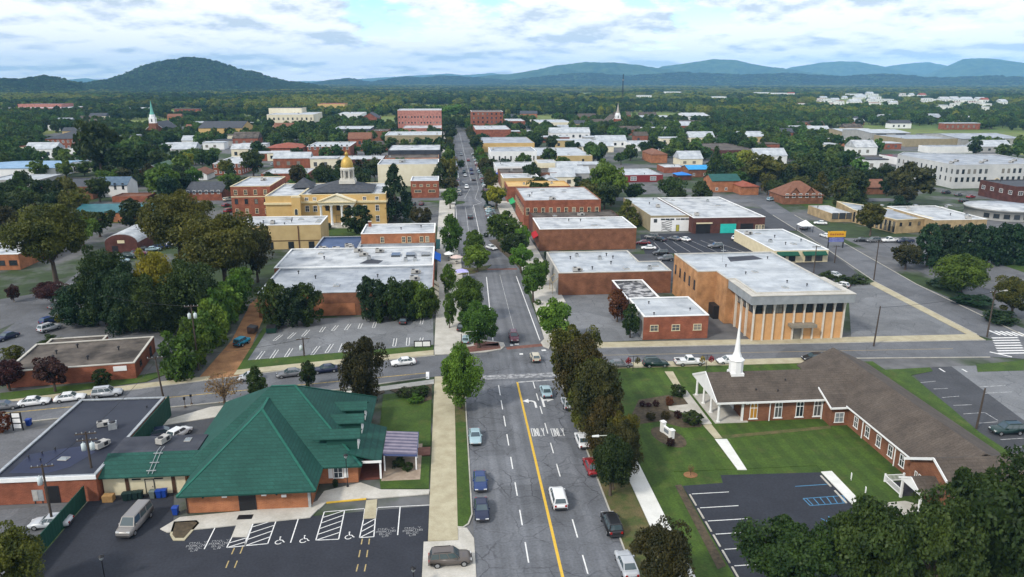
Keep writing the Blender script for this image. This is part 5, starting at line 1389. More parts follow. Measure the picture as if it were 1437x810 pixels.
for a in [
 dict(label='brick party-wall building with narrow white roof edge beside the curved street', cat='building', u0=757, u1=892, vb=352, vt=322, vr=306, wall=BR_BROWN, roof=R_WHITE, coping=WHITE, units=4),
 dict(label='flat building with dark brown roof behind the narrow white-edged brick one', cat='building', u0=747, u1=868, vb=330, vt=305, vr=296, wall=BR_DARK, roof=R_BROWN, units=3, dmax=16),
 dict(label='two-storey red-brick block with white roof and tall cream windows at the bend of the street', cat='building', u0=735, u1=842, vb=321, vt=282, vr=263, wall=BR_RED, roof=R_WHITE, coping=BR_RED, units=6, wins=[('S', 5.0, 1.3, 2.6, 10, 'cream'), ('W', 5.0, 1.3, 2.4, 8, 'cream'), ('W', .6, 2.2, 2.4, 7, 'dark')], dmax=34),
 dict(label='low shop with ochre parapet behind the two-storey red-brick block', cat='shop', u0=712, u1=800, vb=284, vt=262, vr=254, wall=BR_RED, roof=W_YELLOW, units=2, dmax=18, wins=[('W', .5, 2, 2.2, 4, 'dark')]),
 dict(label='flat shop with long white roof and tan wall above the ochre parapet', cat='shop', u0=706, u1=757, vb=272, vt=250, vr=244, wall=W_TAN, roof=R_WHITE, coping=WHITE, units=2, dmax=18),
 dict(label='grey-roofed flat shop just below the beige wall with small openings', cat='shop', u0=702, u1=781, vb=262, vt=243, vr=235, wall=BR_BROWN, roof=R_BROWN, units=3, dmax=20),
 dict(label='low shop with bright white roof in front of the white three-storey house', cat='shop', u0=696, u1=754, vb=252, vt=234, vr=226, wall=W_WHITE, roof=R_WHITE, units=2, dmax=24),
 dict(label='small white gabled house with two dark windows above the ochre parapet', cat='house', u0=759, u1=784, vb=266, vt=254, vr=248, wall=W_WHITE, roof=R_PALE, units=0, kind='gable', rise=1.6, axis='y', dmax=12, wins=[('S', 2.4, 1.2, 1.5, 2, 'bare')]),
 dict(label='beige end wall with a row of small square openings beside the low white roof', cat='building', u0=755, u1=783, vb=246, vt=229, vr=224, wall=W_CREAM, roof=R_WHITE, units=0, dmax=20, wins=[('S', 4.2, .8, .7, 6, 'blank')]),
 dict(label='white rendered building with a row of eight tall dark windows', cat='building', u0=689, u1=753, vb=240, vt=213, vr=204, wall=W_WHITE, roof=R_GREY, coping=WHITE, units=2, dmax=30, wins=[('S', 6.0, .9, 2.6, 8, 'bare'), ('W', 6.0, 1, 2.2, 6, 'bare')]),
 dict(label='long tan building with pale cluttered roof behind the white rendered one', cat='building', u0=753, u1=831, vb=233, vt=219, vr=206, wall=W_TAN, roof=R_PALE, units=5, dmax=60, wins=[('S', 2.5, 1.4, 1.6, 3, 'dark')]),
 dict(label='shop row with orange-tan wall and long grey roof up the main street', cat='shop', u0=677, u1=750, vb=214, vt=201, vr=191, wall=W_YELLOW, roof=R_GREY, units=3, dmax=60),
 dict(label='red-brick building with white roof edge just before the brick hotel', cat='building', u0=667, u1=717, vb=198, vt=182, vr=174, wall=BR_RED, roof=R_WHITE, units=2, dmax=60),
 dict(label='tall red-brick hotel with small rooftop hut at the far end of the street', cat='hotel', u0=662, u1=706, vb=186, vt=157, vr=153, wall=BR_RED, roof=R_BROWN, coping=WHITE, units=0, dmax=36, name='brick_hotel', wins=[('S', 17.5, 1.6, 2, 7, 'bare'), ('S', 13.5, 1.6, 2, 7, 'bare'), ('S', 9.5, 1.6, 2, 7, 'bare')]),
 dict(label='brick building with white flat roof right of the tall hotel', cat='building', u0=711, u1=737, vb=182, vt=170, vr=166, wall=BR_RED, roof=R_WHITE, units=1, dmax=50),
 dict(label='beige civic building with stepped white roof in front of the far tree belt', cat='building', u0=752, u1=802, vb=184, vt=172, vr=166, wall=W_CREAM, roof=R_PALE, units=3, dmax=60, wins=[('S', 3.5, 1.8, 2.2, 8, 'bare')]),
 dict(label='olive block garage with white decorated front wall facing the dark car park', cat='garage', u0=912, u1=970, vb=325, vt=303, vr=277, wall=W_OLIVE, roof=R_PALE, units=3, dmax=48, name='block_garage'),
 dict(label='wide workshop with very large white roof and turquoise roller door', cat='workshop', u0=972, u1=1072, vb=328, vt=306, vr=277, wall=BR_DARK, roof=R_WHITE, coping=WHITE, units=4, dmax=48),
 dict(label='beige shop with pale roofs and dark green awnings beside the avenue', cat='shop', u0=1085, u1=1161, vb=369, vt=352, vr=322, wall=CREAM, roof=R_PALE, coping=WHITE, units=7, dmax=34, name='green_awning_shop'),
 dict(label='red-painted shop with pale roof and white framed sign by the trees', cat='shop', u0=875, u1=930, vb=256, vt=246, vr=236, wall=mat('dark_red_paint', (.16, .02, .025), (.2, .03, .03), scale=1), roof=R_PALE, units=1, dmax=30, wins=[('S', 1.0, 3.2, 2.0, 2, 'pale')]),
 dict(label='small orange-brick house beside the white cube building', cat='house', u0=914, u1=936, vb=229, vt=217, vr=210, wall=BR_ORANGE, roof=R_RUST, units=0, kind='hip', dmax=24),
 dict(label='white flat-topped building above the orange-brick house', cat='building', u0=888, u1=931, vb=212, vt=203, vr=194, wall=W_WHITE, roof=R_WHITE, units=3, dmax=40),
 dict(label='brick house roofed with a bright blue tarpaulin', cat='house', u0=966, u1=996, vb=249, vt=238, vr=230, wall=BR_BROWN, roof=mat('blue_tarpaulin', (.03, .25, .55), (.05, .34, .65), scale=.5), units=0, kind='gable', rise=1.6, axis='x', dmax=14, wins=[('S', 1, 1.2, 1.3, 2)]),
 dict(label='little blue-covered shed in front of the tarpaulin-roofed house', cat='shed', u0=951, u1=970, vb=253, vt=246, vr=240, wall=BR_DARK, roof=mat('blue_sheeting', (.02, .16, .5), (.04, .22, .58), scale=.5), units=0, kind='hip', rise=1.2, dmax=9),
 dict(label='low brick building with white roof left of the blue tarpaulin', cat='building', u0=932, u1=964, vb=243, vt=235, vr=230, wall=BR_RED, roof=R_WHITE, units=1, dmax=16),
 dict(label='brick house with steep teal metal roof beside the tall cone tree', cat='house', u0=999, u1=1038, vb=270, vt=254, vr=243, wall=BR_ORANGE, roof=mat('teal_green_roof', (.015, .07, .065), (.025, .1, .09), scale=.6), units=0, kind='gable', rise=2.4, dmax=13, wins=[('S', 1, 1.2, 1.3, 3)]),
 dict(label='round-fronted orange-brick building right of the teal-roofed house', cat='building', u0=1040, u1=1064, vb=274, vt=262, vr=256, wall=BR_ORANGE, roof=R_REDB, units=0, kind='hip', rise=1.6, dmax=14),
 dict(label='brown-roofed house with two small front gables and a dark ground floor', cat='house', u0=1099, u1=1154, vb=287, vt=275, vr=256, wall=BR_BROWN, roof=R_RUST, units=0, kind='hip', rise=5.5, dmax=15, wins=[('S', .8, 1.4, 1.7, 6)]),
 dict(label='brown-roofed cottage almost hidden behind the big dark tree', cat='house', u0=1216, u1=1243, vb=273, vt=263, vr=253, wall=BR_BROWN, roof=R_RUST, units=0, kind='gable', rise=3, axis='x', dmax=11),
 dict(label='long low shed with dark strip roofs among trees right of the cone tree', cat='shed', u0=1004, u1=1062, vb=222, vt=211, vr=199, wall=BR_DARK, roof=R_BROWN, units=2, dmax=60),
 dict(label='pale cluster of flat shops behind the yellow-green trees', cat='shop', u0=948, u1=992, vb=180, vt=172, vr=168, wall=W_TAN, roof=R_BROWN, units=2, dmax=50),
 dict(label='white gabled hall right of the red-brick church', cat='hall', u0=962, u1=995, vb=171, vt=163, vr=160, wall=W_WHITE, roof=R_WHITE, units=0, kind='gable', rise=3, dmax=50),
 dict(label='long grey hall between the red-brick church and the white hall', cat='hall', u0=902, u1=952, vb=172, vt=165, vr=159, wall=W_GREY, roof=R_PALE, units=3, dmax=60),
 dict(label='brick-red shop with white parapet at the west end of the warehouses', cat='shop', u0=1176, u1=1199, vb=206, vt=197, vr=192, wall=BR_ORANGE, roof=R_WHITE, units=1, dmax=30),
 dict(label='grey-green warehouse with pale ribbed roof, leftmost of the warehouse row', cat='warehouse', u0=1182, u1=1232, vb=193, vt=185, vr=181, wall=W_OLIVE, roof=R_PALE, units=0, kind='gable', rise=1.6, axis='x', dmax=60),
 dict(label='open-fronted warehouse with dark bay and light roof in the warehouse row', cat='warehouse', u0=1222, u1=1276, vb=199, vt=187, vr=181, wall=W_GREY, roof=R_PALE, units=0, kind='gable', rise=1.6, axis='x', dmax=50, wins=[('S', .3, 9, 4.5, 2, 'bare')]),
 dict(label='wide green-grey warehouse in the middle of the warehouse row', cat='warehouse', u0=1270, u1=1347, vb=206, vt=195, vr=189, wall=W_OLIVE, roof=R_GREY, units=2, kind='flat', dmax=50),
 dict(label='big grey steel warehouse with sagging roof, rightmost of the warehouse row', cat='warehouse', u0=1347, u1=1432, vb=206, vt=195, vr=186, wall=W_GREY, roof=R_GREY, units=0, kind='gable', rise=2.2, axis='x', dmax=60, wins=[('S', .3, 12, 5, 1, 'bare')]),
 dict(label='long white trailer-like shed in front of the warehouses', cat='shed', u0=1304, u1=1366, vb=215, vt=206, vr=202, wall=W_WHITE, roof=R_GREY, units=0, dmax=14),
 dict(label='long wine-red roofed hall behind the white hotel', cat='hall', u0=1262, u1=1346, vb=232, vt=222, vr=216, wall=W_WHITE, roof=mat('wine_roof', (.2, .03, .05), (.12, .1, .11), scale=.12, lo=.45, hi=.55), units=2, dmax=24),
 dict(label='dark brick building with pale balconies at the right edge of town', cat='building', u0=1422, u1=1500, vb=285, vt=262, vr=252, wall=BR_DARK, roof=R_SLATE, units=2, dmax=30, wins=[('S', 3.5, 2.2, 1.6, 5), ('W', 3.5, 2.2, 1.6, 4)]),
]:
    r_, w_, d_, h_ = B(**a)
    if 'two small front gables' in a['label']:
        for k in (.3, .68):
            q = MB().extr([(w_ * k - 2.2, .6, h_ + .4), (w_ * k + 2.2, .6, h_ + .4), (w_ * k, .6, h_ + 3.0)], (0, 5, 0)); link('front_gable', q.fixed('front_gable', BR_BROWN), r_)
            q = MB().extr([(w_ * k - 2.7, .3, h_ + .2), (w_ * k, .3, h_ + 3.3), (w_ * k + 2.7, .3, h_ + .2), (w_ * k + 2.7, .3, h_ + .4), (w_ * k, .3, h_ + 3.55), (w_ * k - 2.7, .3, h_ + .4)], (0, 6, 0)); link('gable_roof', q.fixed('gable_roof', R_RUST), r_)
# ------------------------------------------------------------------ west side of the street
t = building('grey_roof_brick_hall', 'wide brick hall with weathered grey roof and red end parapet behind the striped car park', 'building', 0, 0)
block(t, rect(-43.6, 166, -4.3, 189.6), 5.5, BR_BROWN, R_GREY, R_PALE, par=.3)
MB().box(-39, -22, 165.9, 165.98, .1, 2.9).build('lower_brick_panel', BR_ORANGE, t)
MB().extr([(-4.4, 166, 5.5), (-4.4, 189.5, 5.5), (-4.4, 189.5, 6.6), (-4.4, 186, 6.6), (-4.4, 168, 5.7)], (.18, 0, 0)).build('end_parapet', BR_RED, t)
for x, y, k in ((-27, 173, 'skylight'), (-9, 183, 'rooftop_unit'), (-9, 176.5, 'rooftop_unit'), (-38, 185, 'roof_vent'), (-18, 180, 'roof_vent'), (-33, 180, 'roof_vent'), (-14, 171, 'roof_vent')): unit(t, k, x, y, 5.2)
windows(t, (-4.3, 168), (-4.3, 188), .5, 2.4, 2.3, 5, 'dark')
t = building('white_roof_brick_hall', 'long party-wall building with bright white roof and dark skylights behind the grey-roofed hall', 'building', 0, 0)
block(t, rect(-45, 189.7, -4.6, 212), 5.7, BR_BROWN, R_WHITE, WHITE, par=.3)
for x in (-15, -11, -6.8): MB().box(x - 1.2, x + 1.2, 201, 204.5, 5.4, 5.9).build('skylight', GLASS, t)
for x, y, k in ((-24, 203, 'rooftop_unit'), (-22, 199, 'condenser'), (-26, 208, 'rooftop_unit'), (-20, 207, 'rooftop_unit'), (-34, 200, 'roof_vent'), (-12, 196, 'condenser'), (-9.5, 196, 'condenser'), (-36, 207, 'skylight')): unit(t, k, x, y, 5.4)
MB().prism([(-24, 194), (-19, 193.5), (-18, 197), (-22, 199.5)], 5.402, 5.41).build('roof_patch', R_DARK, t)
t = building('blue_roof_shop', 'low shop with faded blue membrane roof between the tan annex and the brick shop', 'building', 0, 0)
block(t, rect(-39.5, 213, -26.8, 233), 4.8, BR_DARK, mat('faded_blue_membrane', (.03, .055, .12), (.06, .1, .2), scale=.2, rough=.6), GALV)
for x, y in ((-37, 216), (-33, 215), (-29.5, 216.5), (-30, 219)): unit(t, 'rooftop_unit', x, y, 4.4)
block(t, rect(-26.6, 212.2, -4.8, 220.5), 4.9, BR_DARK, R_GREY, GALV)
t = building('brick_corner_shop', 'two-storey orange-brick shop with white roof and paired cream windows near the courthouse', 'building', 0, 0)
block(t, rect(-26.4, 220.8, -4.6, 236), 8.0, BR_ORANGE, R_WHITE, WHITE, par=.3)
for x in (-20.2, -13.9, -12.2, -8.6, -6.9): link('window', win_mesh(1.1, 1.7, 'cream'), t, (x, 220.8, 5.3))
windows(t, (-4.6, 222), (-4.6, 235), 4.6, 1.2, 1.9, 4, 'cream'); windows(t, (-4.6, 222), (-4.6, 235), .5, 2.2, 2.3, 3, 'dark')
MB().box(-4.5, -3.2, 221.5, 235, 2.9, 3.1).build('street_canopy', mat('teal_canopy', (.02, .12, .12), (.03, .17, .16), scale=1), t)
unit(t, 'chimney', -25, 234, 7.6); unit(t, 'roof_vent', -15, 228, 7.6); unit(t, 'roof_vent', -9, 231, 7.6)
t, w, d, h = B('tan courthouse annex with white cluttered roof and brown drainpipe', 'building', 337, 452, 351, 317, 305, W_TAN, R_WHITE, WHITE, units=11, dmax=18)
MB().box(w * .72, w * .72 + .25, -.2, 0, 0, h - .3).build('downpipe', BR_DARK, t)
MB().box(0, w + .04, -.08, 0, 2.6, 2.9).build('belt_course', mat('brown_trim', (.12, .08, .04)), t)
windows(t, (0, 0), (w, 0), .3, 1.8, 2.1, 4, 'dark')
# courthouse
FOOT.append((-64, 236, -16, 276)); x0, y0 = -66.5, 276.0; VIS.append((376, 545, 262, 318))
t = building('courthouse', 'yellow courthouse with white columned portico, grey hip roof and gold dome', 'courthouse', x0, y0)
H_ = 11.4
for (a, b_, c, d_), hh in (((0, 0, 12, 34), H_), ((12, 2.5, 43, 34), H_)):
    block(t, rect(a + (.01 if a else 0), b_, c, d_), hh, W_YELLOW, R_WHITE, CREAM, par=.5)
block(t, rect(9.5, -1.4, 12.6, -.01), H_ - .3, W_YELLOW, R_WHITE, CREAM, par=.2)
COR = mat('cornice_paint', (.62, .52, .3), (.7, .6, .38), scale=1)
b = MB()
for (a, c_) in (((-.25, -.25), (12, -.25)), ((12, 2.25), (43.2, 2.25)), ((-.25, -.25), (-.25, 34)), ((43.25, 2.3), (43.25, 34))): b.bar((*a, H_ - 2.7), (*c_, H_ - 2.7), .6, .7)
b.build('cornice', COR, t)
px0, px1 = 19.0, 32.0
MB().prism(rect(px0, -2.4, px1, 2.5), 0, .9).prism(rect(px0 + 2, -4.2, px1 - 2, -2.42), 0, .45).build('portico_steps', CONCRETE, t)
for i in range(4):
    x = px0 + .9 + (px1 - px0 - 1.8) * i / 3
    MB().box(x - .55, x + .55, -2.2, -1.1, .9, 1.2).lathe([(.46, 1.2), (.4, 7.6), (.55, 7.9)], 12, 0, (x, -1.65, 0)).box(x - .6, x + .6, -2.25, -1.05, 7.9, 8.2).build('column', WHITE, t)
MB().box(px0, px1, -2.4, 2.5, 8.2, 9.3).build('entablature', W_CREAM, t)
MB().extr([(px0 - .4, -2.6, 9.3), (px1 + .4, -2.6, 9.3), ((px0 + px1) / 2, -2.6, 11.9)], (0, 5, 0)).build('pediment', W_CREAM, t)
b = MB()
for a, c_ in (((px0 - .6, -2.7, 9.35), ((px0 + px1) / 2, -2.7, 12.05)), ((px1 + .6, -2.7, 9.35), ((px0 + px1) / 2, -2.7, 12.05)), ((px0 - .6, -2.7, 9.3), (px1 + .6, -2.7, 9.3))): b.bar(a, c_, .5, .3)
b.build('pediment_trim', COR, t)
MB().box(px0 + 3.5, px1 - 3.5, 2.35, 2.48, 1, 4.2).build('portico_wall', W_YELLOW, t)
door(t, ((px0 + px1) / 2, 2.4), (1, 0), 1.8, 2.8, BR_DARK, .9)
for x in (px0 + 2.5, (px0 + px1) / 2, px1 - 2.5): link('window', win_mesh(1.3, 1.9, 'dark'), t, (x, 2.48, 5.6))
windows(t, (12.8, 2.5), (18.6, 2.5), 5.2, 1.5, 2.2, 2, 'white'); windows(t, (12.8, 2.5), (18.6, 2.5), 9.3, 1.3, 1.2, 2, 'white')
windows(t, (33, 2.5), (42, 2.5), 5.2, 1.4, 2.2, 2, 'white'); windows(t, (33, 2.5), (42, 2.5), 9.3, 1.3, 1.2, 2, 'white'); windows(t, (33, 2.5), (42, 2.5), 1.2, 1.4, 2.2, 2, 'white')
link('window', win_mesh(1.4, 2.4, 'arch'), t, (11, -1.4, 4.6))
windows(t, (43, 4), (43, 32), 5.2, 1.4, 2.2, 6, 'white'); windows(t, (43, 4), (43, 32), 1.2, 1.4, 2.2, 6, 'white')
hip(t, 14.5, 5.5, 37.5, 26, H_ + .3, 3.4, R_SLATE, .3)
hip(t, 5.5, 20, 13, 31, H_ + .2, 3.2, R_SLATE, .3)
cx, cy = 28.0, 14.5
D = empty('cupola', (cx, cy, H_ + 2.6)); D.parent = t; D.scale = (.93, .93, .95); OFFW = mat('off_white_paint', (.50, .48, .42), (.58, .56, .50), scale=.8)
MB().box(-3.2, 3.2, -3.2, 3.2, 0, 1.3).box(-2.9, 2.9, -2.9, 2.9, 1.3, 1.9).build('cupola_base', OFFW, D)
b = MB().lathe([(1.9, 1.9), (1.9, 5.2)], 8, 0, rot=R(22.5), sm=False).lathe([(2.9, 5.2), (3.0, 5.9), (2.6, 6.3)], 8, 0, rot=R(22.5), sm=False)
for k in range(8):
    a = R(22.5 + 45 * k); b.lathe([(.3, 1.9), (.26, 5.2)], 8, 0, (2.55 * math.cos(a), 2.55 * math.sin(a), 0))
b.build('lantern', OFFW, D)
for k in range(8): link('louver', win_mesh(.9, 2.3, 'bare'), D, (1.78 * math.cos(R(45 * k)), 1.78 * math.sin(R(45 * k)), 2.3), R(45 * k + 90))
GOLD = mat('gold_leaf', (.42, .28, .06), (.50, .34, .09), scale=.8, rough=.5, metal=.3)
MB().lathe([(2.45, 6.3), (2.5, 6.9), (2.4, 7.9), (2.0, 9.1), (1.3, 10.0), (.7, 10.4)], 20).build('dome', GOLD, D)
MB().lathe([(.72, 10.35), (.6, 11.2), (.85, 11.3), (.5, 12.0), (.1, 12.4), (.06, 13.2)], 10).build('finial', GOLD, D)
t, w, d, h = B('three-storey red-brick block with flat roof left of the courthouse', 'building', 327, 382, 304, 262, 247, BR_RED, R_PALE, CREAM, units=2, dmax=30)
for z in (1.2, 5.0, 8.6): windows(t, (0, 0), (w, 0), z, 1.3, 1.9, 4, 'cream' if z != 5 else 'dark')
for z in (1.2, 5.0, 8.6): windows(t, (0, d), (0, 0), z, 1.3, 1.9, 6, 'cream')
MB().box(-.06, w + .06, -.08, 0, 7.6, 7.95).build('belt_course', CREAM, t)
windows_rows = []
for a in [
 dict(label='cream-walled shop with blank side wall and grey roof across from the courthouse tree', cat='shop', u0=531, u1=616, vb=262, vt=231, vr=224, wall=W_CREAM, roof=R_GREY, coping=WHITE, units=2, dmax=28),
 dict(label='dark red shop with pale grey roof and white sign boards facing the small plaza', cat='shop', u0=577, u1=616, vb=278, vt=254, vr=247, wall=BR_RED, roof=R_PALE, coping=WHITE, units=0, dmax=16, wins=[('S', 5.2, 1.5, 1.0, 4, 'cream'), ('S', 2.6, 3.2, 1.1, 2, 'cream')]),
 dict(label='brick shop strip with narrow tan roof behind the cream blank wall', cat='shop', u0=541, u1=616, vb=240, vt=222, vr=217, wall=BR_ORANGE, roof=R_BROWN, units=1, dmax=20),
 dict(label='shop with sloping white roof and black back wall below the pale office', cat='shop', u0=545, u1=618, vb=228, vt=211, vr=200, wall=R_DARK, roof=R_WHITE, units=1, dmax=40),
 dict(label='pale office building with two rows of windows in front of the pink tower', cat='office', u0=541, u1=620, vb=211, vt=190, vr=182, wall=W_OLIVE, roof=R_PALE, coping=WHITE, units=4, dmax=40, wins=[('S', 6.2, 2.0, 2.2, 8, 'cream'), ('S', 2.0, 2.0, 2.2, 8, 'bare')]),
 dict(label='low hall with long white roof directly before the pink tower', cat='hall', u0=565, u1=620, vb=193, vt=180, vr=172, wall=W_PINK, roof=R_WHITE, units=2, dmax=50),
 dict(label='pink-brick tower block with a band of small dark windows', cat='tower', u0=559, u1=620, vb=188, vt=155, vr=150, wall=W_PINK, roof=R_PALE, coping=WHITE, units=0, dmax=40, name='pink_brick_tower', wins=[('S', 15.5, 1.4, 1.6, 14, 'bare'), ('S', 10, 1.4, 1.6, 14, 'bare')]),
 dict(label='modern glass and steel hall with white framed entrance tower', cat='hall', u0=469, u1=520, vb=196, vt=181, vr=176, wall=R_SLATE, roof=R_PALE, coping=WHITE, units=2, dmax=40, wins=[('S', 2, 3, 5, 9, 'pale')]),
 dict(label='brown flat office right of the glass hall', cat='office', u0=521, u1=545, vb=198, vt=184, vr=178, wall=BR_BROWN, roof=R_BROWN, units=1, dmax=30),
 dict(label='red-brick hall with white roof band and white portico below the glass hall', cat='hall', u0=432, u1=492, vb=226, vt=206, vr=194, wall=BR_RED, roof=R_PALE, coping=WHITE, units=3, dmax=38, wins=[('S', .8, 1.4, 3.2, 8, 'white')]),
 dict(label='long low dark shop with white edged roof behind the courthouse dome', cat='shop', u0=470, u1=538, vb=236, vt=224, vr=218, wall=BR_DARK, roof=R_WHITE, units=2, dmax=24),
 dict(label='white hospital-like complex left of the grey gabled brick church', cat='building', u0=474, u1=508, vb=172, vt=160, vr=155, wall=W_WHITE, roof=R_WHITE, units=3, dmax=60),
 dict(label='grey-roofed brick church with steep front gable beyond the glass hall', cat='church', u0=507, u1=531, vb=175, vt=166, vr=160, wall=BR_RED, roof=R_SLATE, units=0, kind='gable', rise=6, axis='y', dmax=40),
 dict(label='big beige stone block with dark upper roof on the far left rise', cat='building', u0=376, u1=441, vb=182, vt=161, vr=155, wall=W_CREAM, roof=R_PALE, coping=WHITE, units=2, dmax=60, wins=[('S', 10, 1.8, 2.6, 10, 'bare'), ('S', 4, 1.8, 2.6, 10, 'bare')]),
 dict(label='flat dark-roofed upper block standing behind the beige stone block', cat='building', u0=379, u1=425, vb=178, vt=152, vr=149, wall=W_CREAM, roof=R_SLATE, units=0, dmax=30),
 dict(label='yellow-walled hall with long dark gabled roof near the white-roofed brick house', cat='hall', u0=280, u1=341, vb=196, vt=180, vr=170, wall=W_YELLOW, roof=R_SLATE, units=0, kind='gable', rise=5, axis='x', dmax=40, wins=[('S', 3, 1.6, 2.4, 6)]),
 dict(label='long dark-red brick row with red roof below the beige stone block', cat='building', u0=374, u1=424, vb=218, vt=208, vr=199, wall=BR_RED, roof=R_REDB, units=0, kind='hip', rise=2.6, dmax=30),
 dict(label='two-storey brick house with bright white roof and rows of white windows', cat='building', u0=300, u1=340, vb=246, vt=230, vr=217, wall=BR_RED, roof=R_WHITE, coping=WHITE, units=2, dmax=40, wins=[('S', 4.4, 1.3, 1.7, 6), ('S', 1, 1.3, 1.7, 6), ('E', 4.4, 1.3, 1.7, 8), ('E', 1, 1.3, 1.7, 8)]),
 dict(label='small white house with brown gable below the two-storey brick house', cat='house', u0=265, u1=291, vb=253, vt=245, vr=238, wall=W_WHITE, roof=R_RUST, units=0, kind='gable', rise=2.6, axis='y', dmax=14, wins=[('S', 1, 1.1, 1.4, 2, 'dark')]),
 dict(label='brick hall with broad slate roof left of the three-storey brick block', cat='hall', u0=261, u1=312, vb=282, vt=270, vr=254, wall=BR_RED, roof=R_SLATE, units=0, kind='gable', rise=3.2, axis='x', dmax=22, wins=[('S', .8, 1.2, 1.6, 6)]),
 dict(label='flat white-roofed shop with brick tower end behind the three-storey block', cat='shop', u0=367, u1=433, vb=256, vt=244, vr=234, wall=BR_RED, roof=R_WHITE, units=3, dmax=24),
 dict(label='pale warehouse with long sky-blue roof at the left edge', cat='warehouse', u0=-30, u1=80, vb=250, vt=237, vr=225, wall=W_WHITE, roof=R_BLUE, units=0, kind='gable', rise=1.2, axis='x', dmax=40),
 dict(label='low pale-roofed shed below the sky-blue warehouse', cat='shed', u0=-20, u1=57, vb=263, vt=253, vr=244, wall=W_GREY, roof=R_PALE, units=2, dmax=24),
 dict(label='dark-roofed brown brick hall beside the white gabled house', cat='hall', u0=43, u1=131, vb=281, vt=263, vr=249, wall=BR_BROWN, roof=R_SLATE, units=0, dmax=34),
 dict(label='white gabled house with blue-grey roof and two bays', cat='house', u0=136, u1=180, vb=277, vt=260, vr=251, wall=W_WHITE, roof=mat('blue_grey_shingle', (.06, .1, .15), (.1, .15, .2), scale=.8), units=0, kind='gable', rise=3, axis='x', dmax=12, wins=[('S', 3.6, 1, 1.4, 4, 'dark'), ('S', .9, 1, 1.4, 4, 'dark')]),
 dict(label='white-gabled hall with green roof left of the dark round trees', cat='hall', u0=191, u1=238, vb=250, vt=240, vr=224, wall=BR_BROWN, roof=mat('moss_green_roof', (.05, .1, .06), (.08, .13, .09), scale=.6), units=0, kind='gable', rise=3, axis='y', dmax=26, trim=WHITE),
 dict(label='low rust-brick shed with flat roof below the white gabled house', cat='shed', u0=158, u1=208, vb=284, vt=276, vr=271, wall=BR_RED, roof=R_RUST, units=0, dmax=12),
 dict(label='long motel-like block with teal roof and orange-brick front', cat='building', u0=105, u1=227, vb=313, vt=299, vr=286, wall=BR_ORANGE, roof=R_TEAL, units=0, kind='gable', rise=1.8, axis='x', dmax=18, wins=[('S', .6, 2.2, 1.8, 8, 'dark')]),
 dict(label='orange-brick shop with grey-white roof at the left edge below the big olive tree', cat='shop', u0=-40, u1=29, vb=380, vt=358, vr=336, wall=BR_ORANGE, roof=R_WHITE, coping=WHITE, units=3, dmax=22, wins=[('S', 1.4, 2.2, 1.4, 4, 'dark')]),
 dict(label='brick hall with low hip roof on the far left rise', cat='hall', u0=66, u1=122, vb=212, vt=195, vr=184, wall=BR_RED, roof=R_SLATE, units=0, kind='hip', rise=5, dmax=40, wins=[('S', 6, 1.5, 2, 8, 'white'), ('S', 2, 1.5, 2, 8, 'white')]),
 dict(label='low white porch-fronted building under the brick hip-roofed hall', cat='building', u0=88, u1=121, vb=216, vt=209, vr=206, wall=W_WHITE, roof=R_WHITE, units=0, dmax=18),
 dict(label='flat-roofed cream garage row right of the sky-blue warehouse', cat='garage', u0=81, u1=126, vb=243, vt=234, vr=229, wall=W_CREAM, roof=R_PALE, units=2, dmax=18, wins=[('S', .3, 2.4, 2.2, 5, 'dark')]),
 dict(label='wide pinkish shopping centre with white canopies on the far left', cat='shopping centre', u0=0, u1=97, vb=162, vt=152, vr=147, wall=W_PINK, roof=R_WHITE, units=4, dmax=80),
 dict(label='raised tan block on top of the far-left shopping centre', cat='building', u0=27, u1=88, vb=160, vt=146, vr=144, wall=W_PINK, roof=R_BROWN, units=2, dmax=40),
 dict(label='long white-roofed store in the trees left of the green steeple', cat='store', u0=150, u1=206, vb=160, vt=153, vr=149, wall=W_WHITE, roof=R_WHITE, units=2, dmax=70),
 dict(label='far salmon-coloured school block among trees above the white complex', cat='school', u0=446, u1=484, vb=153, vt=146, vr=143, wall=W_YELLOW, roof=R_REDB, units=0, dmax=60),
]:
    B(**a)
# arched-roof brick building and camper by the left parking lots
x, y = P(149, 356); t = building('arched_brick_hall', 'dark brick hall with arched front and curved white roof amid the left-hand trees', 'hall', x, y)
w = width_to(x, y, 194); arc = [(w / 2 - w / 2 * math.cos(math.pi * i / 12), 3.2 + 2.6 * math.sin(math.pi * i / 12)) for i in range(13)]
MB().extr([(0, 0, 0)] + [(a, 0, z) for a, z in arc] + [(w, 0, 0)], (0, 26, 0)).build('wall', BR_DARK, t)
q = MB().extr([(a, .5, z + .05) for a, z in arc] + [(a, .5, z + .22) for a, z in arc[::-1]], (0, 25.6, 0)); link('roof', q.fixed('roof', R_WHITE), t)
MB().box(w * .4, w * .62, -.12, 0, 3.2, 4.1).build('wall_sign', CREAM, t); door(t, (w * .3, 0), (1, 0), 1.6, 2.3)
FOOT.append((x, y, x + w, y + 26))
